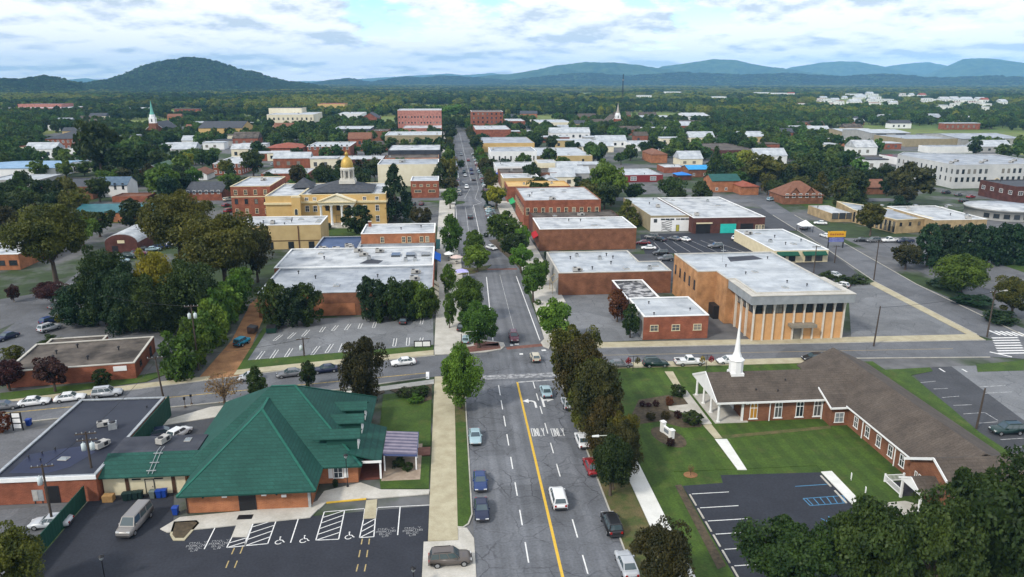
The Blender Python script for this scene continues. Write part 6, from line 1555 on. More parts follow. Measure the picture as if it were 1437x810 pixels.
# square church with green steeple, and the far white steeple
for (u, vb, vt, body_w, label, spire, wallm, roofm) in ((216, 196, 141, 16, 'white church tower with slender copper-green spire above dark trees', mat('copper_green', (.12, .36, .30), (.17, .44, .37), scale=1), BR_BROWN, R_SLATE), (867, 183, 145, 14, 'red-brick church with pointed white steeple near the radio mast', mat('white_spire', (.36, .33, .28)), BR_RED, R_SHINGLE)):
    x, y = P(u, vb); h = height(u, vb, vt)
    t = building('steepled_church', label, 'church', x, y); VIS.append((u - (30 if u > 500 else 6), u + 22, (vt + vb) / 2 - 4, vb))
    walls(t, -body_w / 2, 6, body_w / 2, 40, 9, wallm); gable(t, -body_w / 2, 6, body_w / 2, 40, 9, 6, roofm, wallm, axis='y', trim=WHITE)
    if u > 500:
        walls(t, -30, 12, -body_w / 2 - .01, 26, 8, wallm); hip(t, -30, 12, -body_w / 2, 26, 8, 3, roofm, .3)
    MB().box(-3, 3, 0, 5.98, 0, h * .42).build('tower', wallm, t)
    MB().box(-2.6, 2.6, .4, 5.6, h * .42, h * .56).lathe([(2.7, h * .56), (2.4, h * .64)], 8, 0, (0, 3, 0), False).build('belfry', WHITE, t)
    for k in range(4): link('louver', win_mesh(1.1, 2.6, 'bare'), t, (2.6 * math.sin(k * math.pi / 2), 3 - 2.6 * math.cos(k * math.pi / 2), h * .45), k * math.pi / 2)
    MB().lathe([(2.3, h * .62), (1.5, h * .7), (.1, h)], 8, 0, (0, 3, 0), False).build('spire', spire, t)
# ------------------------------------------------------------------ east side, further buildings
x, y = P(1195, 312); x1, y1 = P(1256, 328)
ang = math.atan2(y1 - y, x1 - x)
t = building('tan_office_block', 'two-storey tan-brick office block with tall paired window strips and cluttered grey roof', 'building', x, y)
L_ = math.hypot(x1 - x, y1 - y); dx = Vector((math.cos(ang), math.sin(ang))); dy = Vector((-dx.y, dx.x))
xe, ye = P(1307, 325); ex = Vector((xe - x1, ye - y1))
poly = [Vector((0, 0)), dx * L_, dx * L_ + ex, dx * L_ + ex + Vector((-2, 16)), Vector((4, 20))]
hh = height(1256, 328, 309)
VIS.append((1195, 1307, 292, 328)); block(t, [tuple(p) for p in poly], hh, BR_BEIGE, R_GREY, CREAM, par=.4)
for z in (.5, hh * .5): windows(t, poly[0], poly[1], z, 1.0, hh * .36, 11, 'dark')
for z in (hh * .5,): windows(t, poly[0], poly[1], z + .05, .5, hh * .3, 10, 'cream', L_ / 11)
windows(t, poly[1], poly[2], hh * .55, 1.0, 1.2, 4, 'dark')
for i in range(9): unit(t, ('rooftop_unit', 'condenser', 'skylight')[i % 3], 9 + i * 4.4, -2 + (i % 3) * 5 - i * .4 + 4, hh - .45, i * .4)
B('tan wing with bright white roof right of the tan office block', 'building', 1308, 1382, 330, 309, 289, BR_BEIGE, R_WHITE, WHITE, units=4, dmax=34, wins=[('S', 2.4, 1, 1.2, 5, 'dark')])
B('low tan porch block with white roof at the left end of the tan offices', 'building', 1166, 1196, 312, 300, 288, BR_BEIGE, R_WHITE, units=1, dmax=20, wins=[('S', .4, 2.4, 2.2, 3, 'dark')])
# big white hotel-like building: west face and south face
a = P(1256, 246); c = P(1336, 265); e = P(1470, 262)
t = building('white_stone_hall', 'large white three-storey stone building with round-topped windows and arched door', 'building', c[0], c[1])
A2 = Vector(a) - Vector(c); E2 = Vector(e) - Vector(c); hh = height(1336, 265, 232)
poly = [(0, 0), tuple(E2), tuple(E2 + Vector((6, 46))), tuple(A2 + Vector((12, 14))), tuple(A2)]
VIS.append((1256, 1437, 226, 265)); block(t, poly, hh, W_WORN, R_GREY, W_WORN, par=.5)
for z in (hh * .28, hh * .62):
    windows(t, A2, (0, 0), z, 1.3, 2.3, 12, 'bare'); windows(t, (0, 0), E2, z, 1.5, 2.3, 17, 'bare', skip=(6, 7))
link('window', win_mesh(3.6, 5, 'arch'), t, (E2.x * .45, E2.y * .45 - .05, 0), math.atan2(E2.y, E2.x))
for i in range(6): unit(t, 'rooftop_unit', 6 + i * 8, 12 + (i % 2) * 8, hh - .5)
# round-ended building at the right edge
x, y = P(1425, 312); t = building('round_bank_building', 'curved grey building with white roof rim at the right edge', 'building', x, y)
MB().lathe([(13, 0), (13, 3.4), (13.6, 3.5), (13.6, 4.0)], 40, 0, (4, 13, 0)).build('wall', W_GREY, t)
MB().lathe([(13.3, 4.0), (13.3, 4.12), (.5, 4.2)], 40, 0, (4, 13, 0)).build('roof', R_WHITE, t)
for k in range(-4, 5): link('window', win_mesh(2.0, 1.6, 'dark'), t, (4 + 13 * math.sin(k * .26), 13 - 13 * math.cos(k * .26), 1), k * .26)
FOOT.append((x - 9, y, x + 17, y + 26))
# far roofs and houses over the plain, countable but tiny
far = []
def speck(u, v, w, h, d, wall, roof, label, group, pitched=False):
    x, y = P(u, v); t_ = MB().box(-w / 2, w / 2, 0, d, 0, h, 0)
    if pitched: t_.extr([(-w / 2 - .4, -.3, h + .002), (-w / 2 - .4, d + .3, h + .002), (-w / 2 - .4, d / 2, h + d * .3)], (w + .8, 0, 0), 1)
    else: t_.box(-w / 2 - .2, w / 2 + .2, -.2, d + .2, h + .002, h + .5, 1)
    for k in range(int(w // 6)): t_.box(-w / 2 + 2 + k * 6, -w / 2 + 4 + k * 6, -.05, 0.02, h * .3, h * .7, 2)
    a_ = proj(x - w / 2, y); c_ = proj(x + w / 2, y); VIS.append((a_[0], c_[0], proj(x, y, h)[1], a_[1]))
    if roof is R_WHITE and rr.random() < .6: roof = R_PALE
    o = t_.build('distant_building', [wall, roof, GLASS], None, (x, y, 0)); FOOT.append((x - w / 2, y - 30, x + w / 2, y + d))
    return tag(o, label, 'building', group)
rr = random.Random(21)
for i in range(62):
    u = rr.choice((rr.gauss(1180, 30), rr.gauss(1225, 22), rr.uniform(1100, 1437), rr.uniform(1310, 1400))); v = rr.uniform(133, 150) if u < 1310 else rr.uniform(140, 156)
    speck(u, v, rr.uniform(10, 26), rr.uniform(4, 8), rr.uniform(10, 22), W_WHITE, rr.choice((R_WHITE, R_WHITE, R_PALE, R_REDB)), 'small pale building among the trees of the sunny far plain on the right', 'pale buildings on the far plain right of the mast', i % 3 == 0)
for u, v, w in ((945, 132, 60), (1070, 133, 50), (1095, 134, 46), (905, 138, 40), (1010, 140, 36)):
    speck(u, v, w, 8, 30, W_WHITE, R_WHITE, 'lone white building on the bright far fields right of the mast', 'white buildings on the bright far fields')
for u, v, w, m_, r_ in ((262, 157, 40, BR_RED, R_BROWN), (300, 210, 16, W_WHITE, R_PALE), (318, 205, 18, W_GREY, R_SLATE), (345, 205, 20, BR_RED, R_BROWN), (355, 214, 20, W_WHITE, R_PALE), (340, 222, 14, W_CREAM, R_WHITE), (245, 212, 18, W_WHITE, R_PALE), (258, 219, 16, W_GREY, R_WHITE), (268, 205, 14, W_WHITE, R_PALE), (195, 206, 16, W_CREAM, R_SLATE), (180, 200, 14, W_WHITE, R_PALE), (58, 222, 20, W_WHITE, R_PALE), (44, 218, 14, W_CREAM, R_RUST), (130, 206, 12, W_WHITE, R_SLATE), (395, 226, 18, W_CREAM, R_WHITE), (410, 236, 22, BR_RED, R_PALE), (365, 226, 18, BR_RED, R_PALE), (450, 180, 30, BR_BROWN, R_PALE), (455, 238, 16, W_CREAM, R_WHITE), (525, 212, 20, BR_RED, R_BROWN), (505, 206, 18, BR_RED, R_RUST)):
    speck(u, v, w, rr.uniform(4, 6.5), rr.uniform(10, 16), m_, r_, 'small town building among trees in the streets behind and left of the courthouse', 'small town buildings behind and left of the courthouse', rr.random() < .5)
for u, v, w, m_, r_ in ((805, 208, 30, W_TAN, R_PALE), (835, 214, 28, W_CREAM, R_PALE), (800, 196, 36, W_WHITE, R_WHITE), (775, 200, 30, BR_RED, R_PALE), (842, 200, 26, W_GREY, R_PALE), (858, 207, 24, W_WHITE, R_PALE), (905, 188, 26, BR_RED, R_WHITE), (940, 186, 22, W_WHITE, R_WHITE), (985, 200, 22, W_CREAM, R_PALE), (880, 190, 26, BR_RED, R_BROWN), (790, 262, 12, W_CREAM, R_PALE), (808, 258, 14, W_GREY, R_PALE), (800, 248, 14, W_TAN, R_WHITE), (830, 247, 16, W_GREY, R_PALE), (1082, 232, 20, W_WHITE, R_PALE), (1160, 214, 18, W_CREAM, R_WHITE), (1215, 218, 16, W_WHITE, R_WHITE), (1230, 240, 13, W_WHITE, R_SLATE), (1395, 214, 26, W_GREY, R_PALE), (720, 182, 20, BR_RED, R_WHITE), (730, 192, 24, BR_BROWN, R_PALE), (1145, 190, 26, W_WHITE, R_PALE), (1350, 182, 40, BR_RED, R_PALE), (1125, 186, 30, W_GREY, R_PALE)):
    speck(u, v, w, rr.uniform(4, 6.5), rr.uniform(10, 16), m_, r_, 'small town building among trees east of the main street', 'small town buildings east of the main street', rr.random() < .4)
for (ua, ub, va, vb_), n_, lb in (((0, 150, 166, 232), 16, 'on the far left rise'), ((230, 440, 160, 240), 22, 'between the yellow-walled hall and the courthouse'), ((700, 930, 164, 205), 20, 'around the red-brick church'), ((930, 1250, 170, 240), 26, 'between the blue tarpaulin and the warehouses'), ((1120, 1437, 162, 182), 14, 'beyond the warehouse row')):
    for i in range(n_):
        u, v = rr.uniform(ua, ub), rr.uniform(va, vb_); x, y = P(u, v)
        if any(a - 14 < x < c + 14 and b_ - 14 < y < d_ + 4 for a, b_, c, d_ in FOOT): continue
        speck(u, v, rr.uniform(11, 24), rr.uniform(3.5, 6), rr.uniform(9, 16), rr.choice((W_WHITE, W_CREAM, BR_RED, BR_BROWN, W_GREY, W_TAN, BR_ORANGE)), rr.choice((R_PALE, R_GREY, R_SLATE, R_RUST, R_BROWN, R_SHINGLE, R_WHITE)), 'small house or shop half hidden in trees ' + lb, 'small houses half hidden in trees ' + lb, rr.random() < .6)
from mathutils import noise as mnoise
# ------------------------------------------------------------------ hills and mountains
def direction(u, v):
    a = (u - 718.5) / F_PX; b = (405 - v) / F_PX
    f = CP + b * SP; up = -SP + b * CP
    x, y = a * CY + f * SY, -a * SY + f * CY
    return math.atan2(x, y), math.atan2(up, math.hypot(x, y))
def hill_mat(name, c, c2, sc):
    return mat(name, c, c2, rough=.95, scale=sc, detail=12, lo=.38, hi=.62, spec=.05, bump=1.0, fine=.35)
def ridge(name, D, wn, wf, prof, m, seed, nu=260, nr=44, spur=420., rough=.8, label=None):
    az = []; el = []
    for u, v in prof:
        a, e = direction(u, v); az.append(a); el.append(e)
    A = np.linspace(az[0], az[-1], nu); E = np.interp(A, az, el)
    V = []; F = []
    for j in range(nr):
        s = -1 + 2 * j / (nr - 1)
        for i in range(nu):
            r = D + (s * wn if s < 0 else s * wf)
            x, y = r * math.sin(A[i]), r * math.cos(A[i])
            n1 = mnoise.fractal(Vector((x / spur, y / spur, seed)), 1.0, 2.1, 6)
            n2 = abs(mnoise.fractal(Vector((x / (spur * .8), y / (spur * .8), seed + 9)), 1.0, 2.2, 5))
            n3 = mnoise.fractal(Vector((x / 60, y / 60, seed + 3)), .9, 2.2, 4)
            top = CAM_H + D * math.tan(E[i])
            k = max(0., 1 - abs(s)); fall = k ** (1.15 if s < 0 else 1.0)
            fall = fall * (1 - rough * (1 - k) * min(1, n2 * 1.6)) + .06 * n1 * (1 - k) * k * 4
            edge = min(1, i / 14, (nu - 1 - i) / 14)
            z = -6 + (top + 6) * max(0, fall) * edge + n3 * 7 * min(1, k * 3) * edge
            V.append((x, y, z))
    for j in range(nr - 1):
        for i in range(nu - 1):
            F.append((j * nu + i, j * nu + i + 1, (j + 1) * nu + i + 1, (j + 1) * nu + i))
    b = MB(); b.add(V, F, 0, True)
    o = b.build(name, m); o['kind'] = 'structure'; return o
HM1 = hill_mat('wooded_hill', (.012, .034, .014), (.045, .085, .024), .014)
HM2 = hill_mat('wooded_mountain', (.016, .042, .018), (.055, .095, .030), .009)
h1 = ridge('hill', 4300, 800, 800, [(95, 124), (140, 116), (165, 110), (185, 104), (195, 98), (210, 92), (240, 85.5), (262, 82.5), (285, 83.5), (310, 91), (330, 99), (355, 102), (375, 110), (400, 116), (430, 120), (470, 126)], HM1, 4.2, 300, 60, 300, .85)
h2 = ridge('hill', 3700, 450, 450, [(-60, 114), (0, 113), (30, 113.5), (62, 109), (82, 112), (105, 119), (130, 126)], HM1, 8.8, 120, 30, 240)
h3 = ridge('mountains', 7300, 700, 800, [(650, 123), (690, 118), (760, 108), (800, 104), (835, 103), (880, 107), (960, 102), (1040, 106), (1100, 103), (1180, 108), (1240, 104), (1320, 110), (1400, 107), (1480, 114), (1540, 122)], HM2, 2.7, 420, 40, 420, .9)
h4 = ridge('mountains', 8200, 900, 900, [(380, 124), (430, 119), (460, 114), (490, 110.5), (520, 116), (535, 113.5), (570, 108), (595, 110), (620, 106.5), (645, 108), (700, 112), (760, 120)], HM2, 6.1, 260, 36, 500, .9)
ridge('mountains', 9600, 1300, 1000, [(600, 118), (680, 106), (720, 103), (750, 98), (780, 91), (820, 86.5), (860, 87), (900, 90.5), (930, 96), (980, 104), (1040, 116)], HM2, 3.3, 240, 44, 600, 1)
ridge('mountains', 11200, 1400, 1000, [(880, 116), (930, 92), (970, 87), (1000, 82), (1030, 83), (1050, 88), (1080, 92.5), (1110, 97), (1150, 103), (1220, 114)], HM2, 9.9, 200, 40, 700, 1)
ridge('mountains', 13600, 1500, 1200, [(1040, 118), (1110, 93), (1150, 87.5), (1182, 84), (1205, 85), (1240, 92), (1262, 97), (1300, 104), (1340, 116)], HM2, 5.5, 200, 34, 900, 1)
ridge('mountains', 15200, 1500, 1200, [(1180, 116), (1240, 93), (1280, 87), (1302, 85), (1328, 91), (1360, 98), (1400, 110)], HM2, 7.7, 160, 30, 900, 1)
ridge('mountains', 12400, 1500, 1200, [(1270, 117), (1328, 92), (1352, 82), (1382, 80.5), (1410, 83), (1440, 88), (1480, 86), (1540, 96), (1620, 112)], HM2, 12.2, 200, 34, 900, 1)
ridge('mountains', 15500, 1200, 1200, [(-120, 112), (-40, 110), (20, 111), (60, 113), (90, 112), (118, 109.5), (150, 113), (200, 115), (420, 114), (470, 113), (560, 107), (610, 104), (628, 102.5), (650, 105), (690, 102), (730, 108), (780, 114)], HM2, 11.1, 260, 24, 900, .4)
HILLS = [(h1, 30000, 12, 19), (h2, 5000, 16, 24), (h3, 12000, 30, 46), (h4, 7000, 30, 46)]
# ------------------------------------------------------------------ individual trees, nearest first
T = tree
STREET = None
T(646, 574, 486, 68, 'oval', 'bright', 'bright green egg-shaped tree on the pavement corner by the crossing', fine=True)
T(508, 562, 467, 62, 'low', 'bronze', 'dark bronze-green tree on the corner behind the green roof', fine=True)
T(804, 556, 454, 70, 'round', 'olive', 'olive-green tree at the back of the kerbside row right of the crossing', fine=True)
T(816, 592, 470, 82, 'round', 'rust', 'tall rust-tinged tree in the kerbside row right of the crossing', fine=True)
T(838, 620, 508, 78, 'round', 'bronze', 'dark reddish-green tree leaning over the white parked car', fine=True)
T(848, 640, 552, 60, 'low', 'rust', 'rust-green tree between the leaning dark tree and the golden-green one', fine=True)
T(826, 604, 500, 60, 'low', 'olive', 'olive tree wedged between the two tallest kerbside trees', fine=True)
T(872, 672, 590, 54, 'low', 'bronze', 'bronze-green tree between the golden-green and the dark green verge trees', fine=True)
T(872, 652, 572, 52, 'round', 'gold', 'small golden-green tree beside the street lamp on the verge', fine=True)
T(856, 696, 612, 64, 'round', 'dark', 'dark green tree over the verge next to the white walk', fine=True)
T(925, 842, 740, 92, 'round', 'bronze', 'dark maroon-green tree at the bottom edge beside the white walk', fine=True)
T(1098, 846, 732, 138, 'round', 'dark', 'big dark green tree at the bottom, first from the church car park wheel stops', fine=True)
T(1204, 858, 702, 132, 'round', 'dark', 'big dark tree at the bottom, in front of the blue hatched bay', fine=True)
T(1300, 862, 704, 120, 'round', 'dark', 'dark green tree at the bottom, in front of the church side porch', fine=True)
T(1392, 846, 646, 168, 'round', 'dark', 'largest dark tree, in the bottom right corner', fine=True)
T(1450, 815, 690, 110, 'round', 'dark', 'dark tree cut by the right edge behind the largest dark one', fine=True)
T(20, 850, 752, 100, 'round', 'olive', 'olive-green tree in the bottom left corner by the green fence', fine=True)
T(672, 489, 426, 62, 'round', 'green', 'round street tree in the brick planter at the north-west corner', fine=True)
T(658, 452, 388, 50, 'round', 'green', 'round street tree, second up the west pavement from the brick planter', fine=True)
T(629, 414, 371, 26, 'oval', 'green', 'slim street tree beside the red end parapet')
T(631, 461, 414, 22, 'oval', 'green', 'small slim street tree in a tan planter on the west pavement')
T(670, 382, 343, 44, 'round', 'bright', 'round light green street tree on the kerb island at the bend')
T(665, 364, 324, 38, 'oval', 'green', 'street tree just behind the light green one at the bend')
T(634, 362, 304, 38, 'oval', 'green', 'tall street tree by the patio umbrellas')
T(709, 346, 297, 52, 'round', 'green', 'big round street tree on the island right of the black car')
T(722, 366, 328, 46, 'round', 'dark', 'dark low tree on the mulched island inside the bend')
T(733, 356, 316, 26, 'round', 'bright', 'bright small tree beside the red-brick block corner')
T(731, 383, 343, 36, 'round', 'bright', 'round light green street tree on the east kerb at the brick crossing')
T(748, 424, 370, 44, 'round', 'green', 'round street tree by the awning frame of the long brick building')
T(758, 402, 362, 28, 'round', 'green', 'smaller street tree behind the one by the awning frame')
T(776, 480, 420, 56, 'round', 'bright', 'broad yellow-green tree at the north-east corner')
for i, (u, vb, vt, w, l) in enumerate([(388, 459, 392, 46, 'dark'), (410, 458, 399, 44, 'conifer'), (432, 455, 397, 42, 'dark')]):
    T(u, vb, vt, w, 'low', l, ['bushy dark tree at the west end of the brick hall wall', 'bushy dark evergreen in the middle of the three west of the orange brick panel', 'bushy dark tree just west of the bare orange brick panel'][i], 'bushy trees along the brick hall wall')
for i, (u, vb, vt, w, l) in enumerate([(524, 450, 386, 44, 'conifer'), (548, 450, 390, 46, 'dark'), (570, 449, 394, 42, 'dark'), (588, 447, 391, 42, 'green'), (605, 444, 406, 26, 'bright')]):
    T(u, vb, vt, w, 'low', l, ['bushy dark tree just east of the bare orange brick panel', 'second bushy tree east of the bare orange brick panel', 'third bushy tree east of the bare orange brick panel', 'fourth, greener bushy tree east of the bare orange brick panel', 'small bright tree at the street end of the brick hall wall'][i], 'bushy trees along the brick hall wall')
# hedge-like row along the dirt alley
for i, (u, vb, vt, w, l) in enumerate([(254, 530, 464, 56, 'green'), (272, 516, 448, 52, 'bright'), (286, 500, 432, 50, 'green'), (298, 484, 418, 48, 'bright'), (309, 468, 405, 46, 'green'), (320, 452, 395, 46, 'bright'), (330, 438, 385, 44, 'green'), (341, 426, 376, 42, 'green')]):
    T(u, vb, vt, w, 'bush' if i < 7 else 'round', l, ['bushy tree at the street end of the dirt alley', 'bushy tree, second from the street along the dirt alley', 'bushy tree, third from the street along the dirt alley', 'bushy tree left of the teal off-road car', 'bushy tree, fifth from the street along the dirt alley', 'bushy tree, sixth from the street along the dirt alley', 'bushy tree, seventh from the street along the dirt alley', 'bushy tree at the back end of the dirt alley'][i], 'trees lining the dirt alley', name='broadleaf_tree', cat='tree')
# large trees in the middle left
for u, vb, vt, w, k, l, lb in [
    (80, 402, 284, 104, 'spread', 'olive', 'large olive-brown tree above the west street, left of the arched hall'),
    (152, 456, 350, 80, 'low', 'dark', 'dark tree beside the west street lamp'),
    (178, 466, 368, 72, 'low', 'conifer', 'very dark tree behind the gravel-roofed low building'),
    (206, 464, 384, 66, 'low', 'dark', 'dark tree in the middle behind the western car park'),
    (225, 456, 352, 62, 'low', 'yellow', 'tree with yellow top behind the western car park'),
    (238, 466, 396, 70, 'low', 'dark', 'dark tree just right of and below the yellow-topped one'),
    (255, 380, 268, 98, 'spread', 'olive', 'huge olive tree left of the tan annex, first of two'),
    (318, 412, 298, 116, 'spread', 'olive', 'huge olive-brown tree left of the brick hall, second of two'),
    (276, 456, 360, 80, 'low', 'dark', 'dark tree under the huge olive ones'),
    (362, 396, 316, 52, 'round', 'bronze', 'dark olive tree in front of the tan annex corner'),
    (118, 456, 398, 66, 'low', 'conifer', 'dark low tree at the foot of the west street lamp'),
    (75, 428, 396, 56, 'spread', 'maroon', 'spreading maroon tree across the west street'),
    (20, 424, 400, 20, 'round', 'maroon', 'small round maroon tree in the western lot'),
    (14, 548, 506, 46, 'round', 'maroon', 'dark maroon tree at the left end of the low brick wall'),
    (78, 550, 504, 54, 'round', 'maroon', 'dark maroon tree in the middle of the low brick wall'),
    (144, 541, 517, 26, 'ball', 'dark', 'clipped dark green ball shrub against the low brick wall'),
    (361, 562, 516, 32, 'oval', 'dark', 'small dark tree by the cross street, left of the dark parked saloon'),
    (433, 545, 508, 30, 'oval', 'dark', 'small dark tree by the cross street, between the two parked dark cars'),
    (4, 606, 578, 30, 'ball', 'red', 'red round bush at the left edge beside the three-panel sign'),
    (18, 504, 484, 28, 'bush', 'olive', 'olive bush on the west street pavement'),
    (72, 486, 470, 34, 'bush', 'dark', 'long dark bush at the corner of the western lot'),
    (84, 452, 440, 12, 'bush', 'yellow', 'little yellow-green bush beside the silver parked car'),
    (555, 310, 232, 54, 'cone', 'conifer', 'tall dark conifer on the courthouse lawn'),
    (502, 328, 286, 44, 'ball', 'dark', 'rounded dark tree in front of the courthouse portico'),
    (459, 322, 312, 14, 'ball', 'conifer', 'small clipped bush by the courthouse steps'),
    (845, 284, 224, 44, 'round', 'green', 'tall green tree, left of two in front of the red-painted shop'),
    (860, 286, 238, 40, 'round', 'bright', 'lighter green tree, right of two in front of the red-painted shop'),
    (1003, 254, 206, 28, 'cone', 'dark', 'tall cone-shaped evergreen beside the teal-roofed house'),
    (1272, 288, 228, 66, 'round', 'bronze', 'big dark tree behind the tan office block'),
    (1192, 286, 238, 54, 'round', 'dark', 'dark round tree left of the big one behind the tan offices'),
    (1270, 378, 341, 44, 'round', 'bronze', 'dark rounded tree beside the avenue in front of the evergreen hedge'),
    (1346, 420, 357, 78, 'round', 'green', 'broad mid-green tree beside the avenue kerb'),
    (1418, 448, 392, 62, 'round', 'olive', 'olive-green tree beside the avenue at the right edge'),
    (866, 452, 408, 34, 'oval', 'red', 'rust-red tree beside the white-roofed red-brick shop'),
    (884, 474, 428, 30, 'oval', 'dark', 'dark green tree against the grey side of the red-brick shop'),
    (696, 293, 262, 30, 'round', 'yellow', 'yellow-green tree on the east pavement below the ochre shop'),
    (684, 290, 266, 16, 'round', 'dark', 'small dark street tree left of the yellow-green one'),
    (232, 280, 232, 54, 'round', 'green', 'round green tree left of the slate-roofed brick hall'),
    (144, 252, 172, 62, 'round', 'dark', 'tall dark tree mass left of the green-spired church'),
    (182, 252, 200, 60, 'round', 'dark', 'dark tree in front of the green-spired church'),
    (22, 292, 252, 46, 'round', 'dark', 'dark round tree at the left edge below the blue warehouse'),
    (8, 336, 290, 44, 'round', 'bronze', 'dark tree at the left edge above the orange-brick shop'),
    (356, 248, 208, 36, 'round', 'dark', 'dark tree right of the two-storey white-roofed brick house'),
    (494, 220, 203, 26, 'round', 'bright', 'bright round tree behind the courthouse dome'),
    (322, 196, 178, 14, 'ball', 'dark', 'dark round tree before the yellow-walled hall'),
    (630, 262, 218, 26, 'round', 'olive', 'olive street tree on the west pavement, nearest to the cream wall'),
    (630, 246, 206, 22, 'round', 'green', 'street tree behind the olive one on the west pavement'),
    (631, 200, 176, 22, 'round', 'dark', 'dark street tree near the pink tower'),
    (629, 168, 146, 36, 'round', 'bright', 'light green tree right of the pink tower'),
    (680, 246, 222, 22, 'round', 'bronze', 'dark rounded street tree before the white rendered building'),
    (668, 216, 192, 22, 'round', 'dark', 'dark street tree left of the orange-tan shop row'),
    (647, 238, 224, 12, 'round', 'dark', 'small dark tree on the far kerb island'),
    (686, 268, 238, 18, 'oval', 'bronze', 'dark brownish street tree below the low white-roofed shop'),
    (1070, 268, 218, 60, 'round', 'gold', 'golden-green tree right of the teal-roofed house'),
    (1098, 262, 226, 44, 'round', 'olive', 'olive tree above the brown-roofed house'),
    (1130, 262, 216, 40, 'round', 'dark', 'dark tree behind the brown-roofed house')]:
    T(u, vb, vt, w, k, l, lb, near=(vb > 300), fine=(k == 'spread' or (w > 60 and vb > 300)))
# evergreen hedge wall right of the avenue
for i in range(9):
    u = 1300 + i * 17
    T(u, 374 - i * .5, 312 + (i % 3) * 3, 40, 'column', 'conifer', 'dark tall evergreen in the dense screen beyond the avenue', 'evergreen screen beyond the avenue', near=False)
# street trees up the far main street
for i in range(30):
    for x_, sd_ in ((.6, 'west'), (20.8, 'east')):
        y_ = 296 + i * 15 + (6 if x_ > 9 else 0)
        if (i * 7 + int(x_)) % 5 == 0 or 326 < y_ < 350: continue
        q_ = rng.uniform(6.5, 9); tree_at(x_ + rng.uniform(-.6, .6), y_, q_, rng.uniform(6.5, 9.5), rng.choice(['round', 'round', 'low', 'oval']), rng.choice(['green', 'dark', 'olive', 'bronze']), 'street tree on the %s pavement of the far main street' % sd_, 'street trees on the %s side of the far main street' % sd_, near=False)
# clipped and flowering bushes
for u, vb, vt, w, k, l, lb in [
    (951, 556, 540, 24, 'ball', 'dark', 'large clipped green bush on the far side of the church walk'),
    (971, 595, 577, 31, 'ball', 'dark', 'large clipped green bush on the near side of the church walk'),
    (939, 569, 556, 13, 'ball', 'red', 'reddish bush touching the far clipped green one'),
    (951, 587, 576, 13, 'ball', 'maroon', 'purple-brown bush touching the near clipped green one'),
    (934, 588, 577, 15, 'ball', 'rust', 'rusty brown bush in the middle of the near flower-bed row'),
    (913, 589, 578, 15, 'ball', 'rust', 'rusty brown bush at the street end of the near flower-bed row'),
    (920, 571, 561, 10, 'ball', 'maroon', 'small brown bush in the middle of the far flower-bed row'),
    (910, 571, 565, 9, 'ball', 'maroon', 'small low brown bush in the far flower-bed row'),
    (901, 571, 562, 9, 'ball', 'maroon', 'small brown bush at the street end of the far flower-bed row'),
    (941, 627, 614, 13, 'ball', 'maroon', 'round maroon bush in front of the white church sign'),
    (570, 556, 544, 26, 'bush', 'dark', 'low green bush, left of the garden bed corner group'),
    (590, 556, 540, 26, 'bush', 'dark', 'low green bush nearest the pavement in the garden bed'),
    (583, 565, 553, 22, 'bush', 'green', 'low green bush at the front of the garden bed'),
    (471, 684, 672, 9, 'ball', 'conifer', 'potted dark shrub under the shuttered window'),
    (559, 655, 642, 20, 'bush', 'dark', 'dark planter shrub under the striped awning'),
    (572, 660, 648, 18, 'bush', 'dark', 'dark planter shrub at the edge of the awning patio'),
    (755, 428, 420, 10, 'ball', 'green', 'small round green shrub on the east pavement'),
    (682, 333, 326, 8, 'ball', 'conifer', 'small dark shrub on the kerb island above the bend'),
    (1160, 391, 380, 20, 'bush', 'dark', 'dark hedge bush left of the yellow-green car'),
    (1183, 400, 386, 26, 'bush', 'dark', 'dark hedge bush behind the office hall corner'),
    (1205, 398, 386, 26, 'bush', 'dark', 'dark hedge bush at the corner of the grey lot'),
    (1330, 404, 390, 50, 'bush', 'conifer', 'long dark hedge bush beneath the broad avenue tree'),
    (1366, 428, 414, 54, 'bush', 'conifer', 'long dark hedge bush between the avenue kerb trees'),
    (1404, 452, 436, 50, 'bush', 'conifer', 'long dark hedge bush at the right edge of the avenue'),
    (768, 365, 352, 14, 'oval', 'conifer', 'dark upright shrub against the narrow brick building')]:
    T(u, vb, vt, w, k, l, lb)
# bare brown tree
def bare_tree(u, vb, vt, wpx, label):
    x, y = P(u, vb); H_ = height(u, vb, vt); W_ = wpx * math.hypot(x, y) / F_PX
    r = empty('bare_tree', (x, y, 0), 0, label, 'tree'); r.scale = (W_, W_, H_)
    rnd_ = random.Random(5); b = MB()
    b.tube([(0, 0, 0), (0, 0, .3), (.01, 0, .55)], [.035, .026, .016], 7)
    tw = MB()
    for i in range(46):
        a = rnd_.uniform(0, 6.28); z0 = rnd_.uniform(.22, .55); L_ = rnd_.uniform(.2, .48); e = rnd_.uniform(.15, .42)
        p1 = Vector((math.cos(a) * L_ * .5, math.sin(a) * L_ * .5, z0 + e * .6)); p2 = Vector((math.cos(a) * L_, math.sin(a) * L_, min(1, z0 + e)))
        tw.tube([(0, 0, z0), p1, p2], [.012, .007, .003], 5)
        for k in range(7):
            q = p1.lerp(p2, rnd_.uniform(-.2, 1)); d = Vector((rnd_.uniform(-1, 1), rnd_.uniform(-1, 1), rnd_.uniform(0, 1))) * .12
            tw.tube([q, q + d], [.004, .0018], 4, cap=False)
    b.build('trunk', BARK, r); tw.build('branches', mat('dry_twigs', (.13, .085, .05), (.2, .14, .08), scale=3), r)
    v, n = crown_pts('round', 99, 60, 420, .03); o = leaf_mesh('crown', v, n, [leafm('dry', (.14, .085, .03), (.22, .14, .05))]); link('crown', o, r)
bare_tree(316, 571, 522, 56, 'nearly bare brown tree on the pavement behind the green-roofed building')
bare_tree(969, 668, 652, 12, 'tiny bare sapling in a mulch ring on the church lawn')

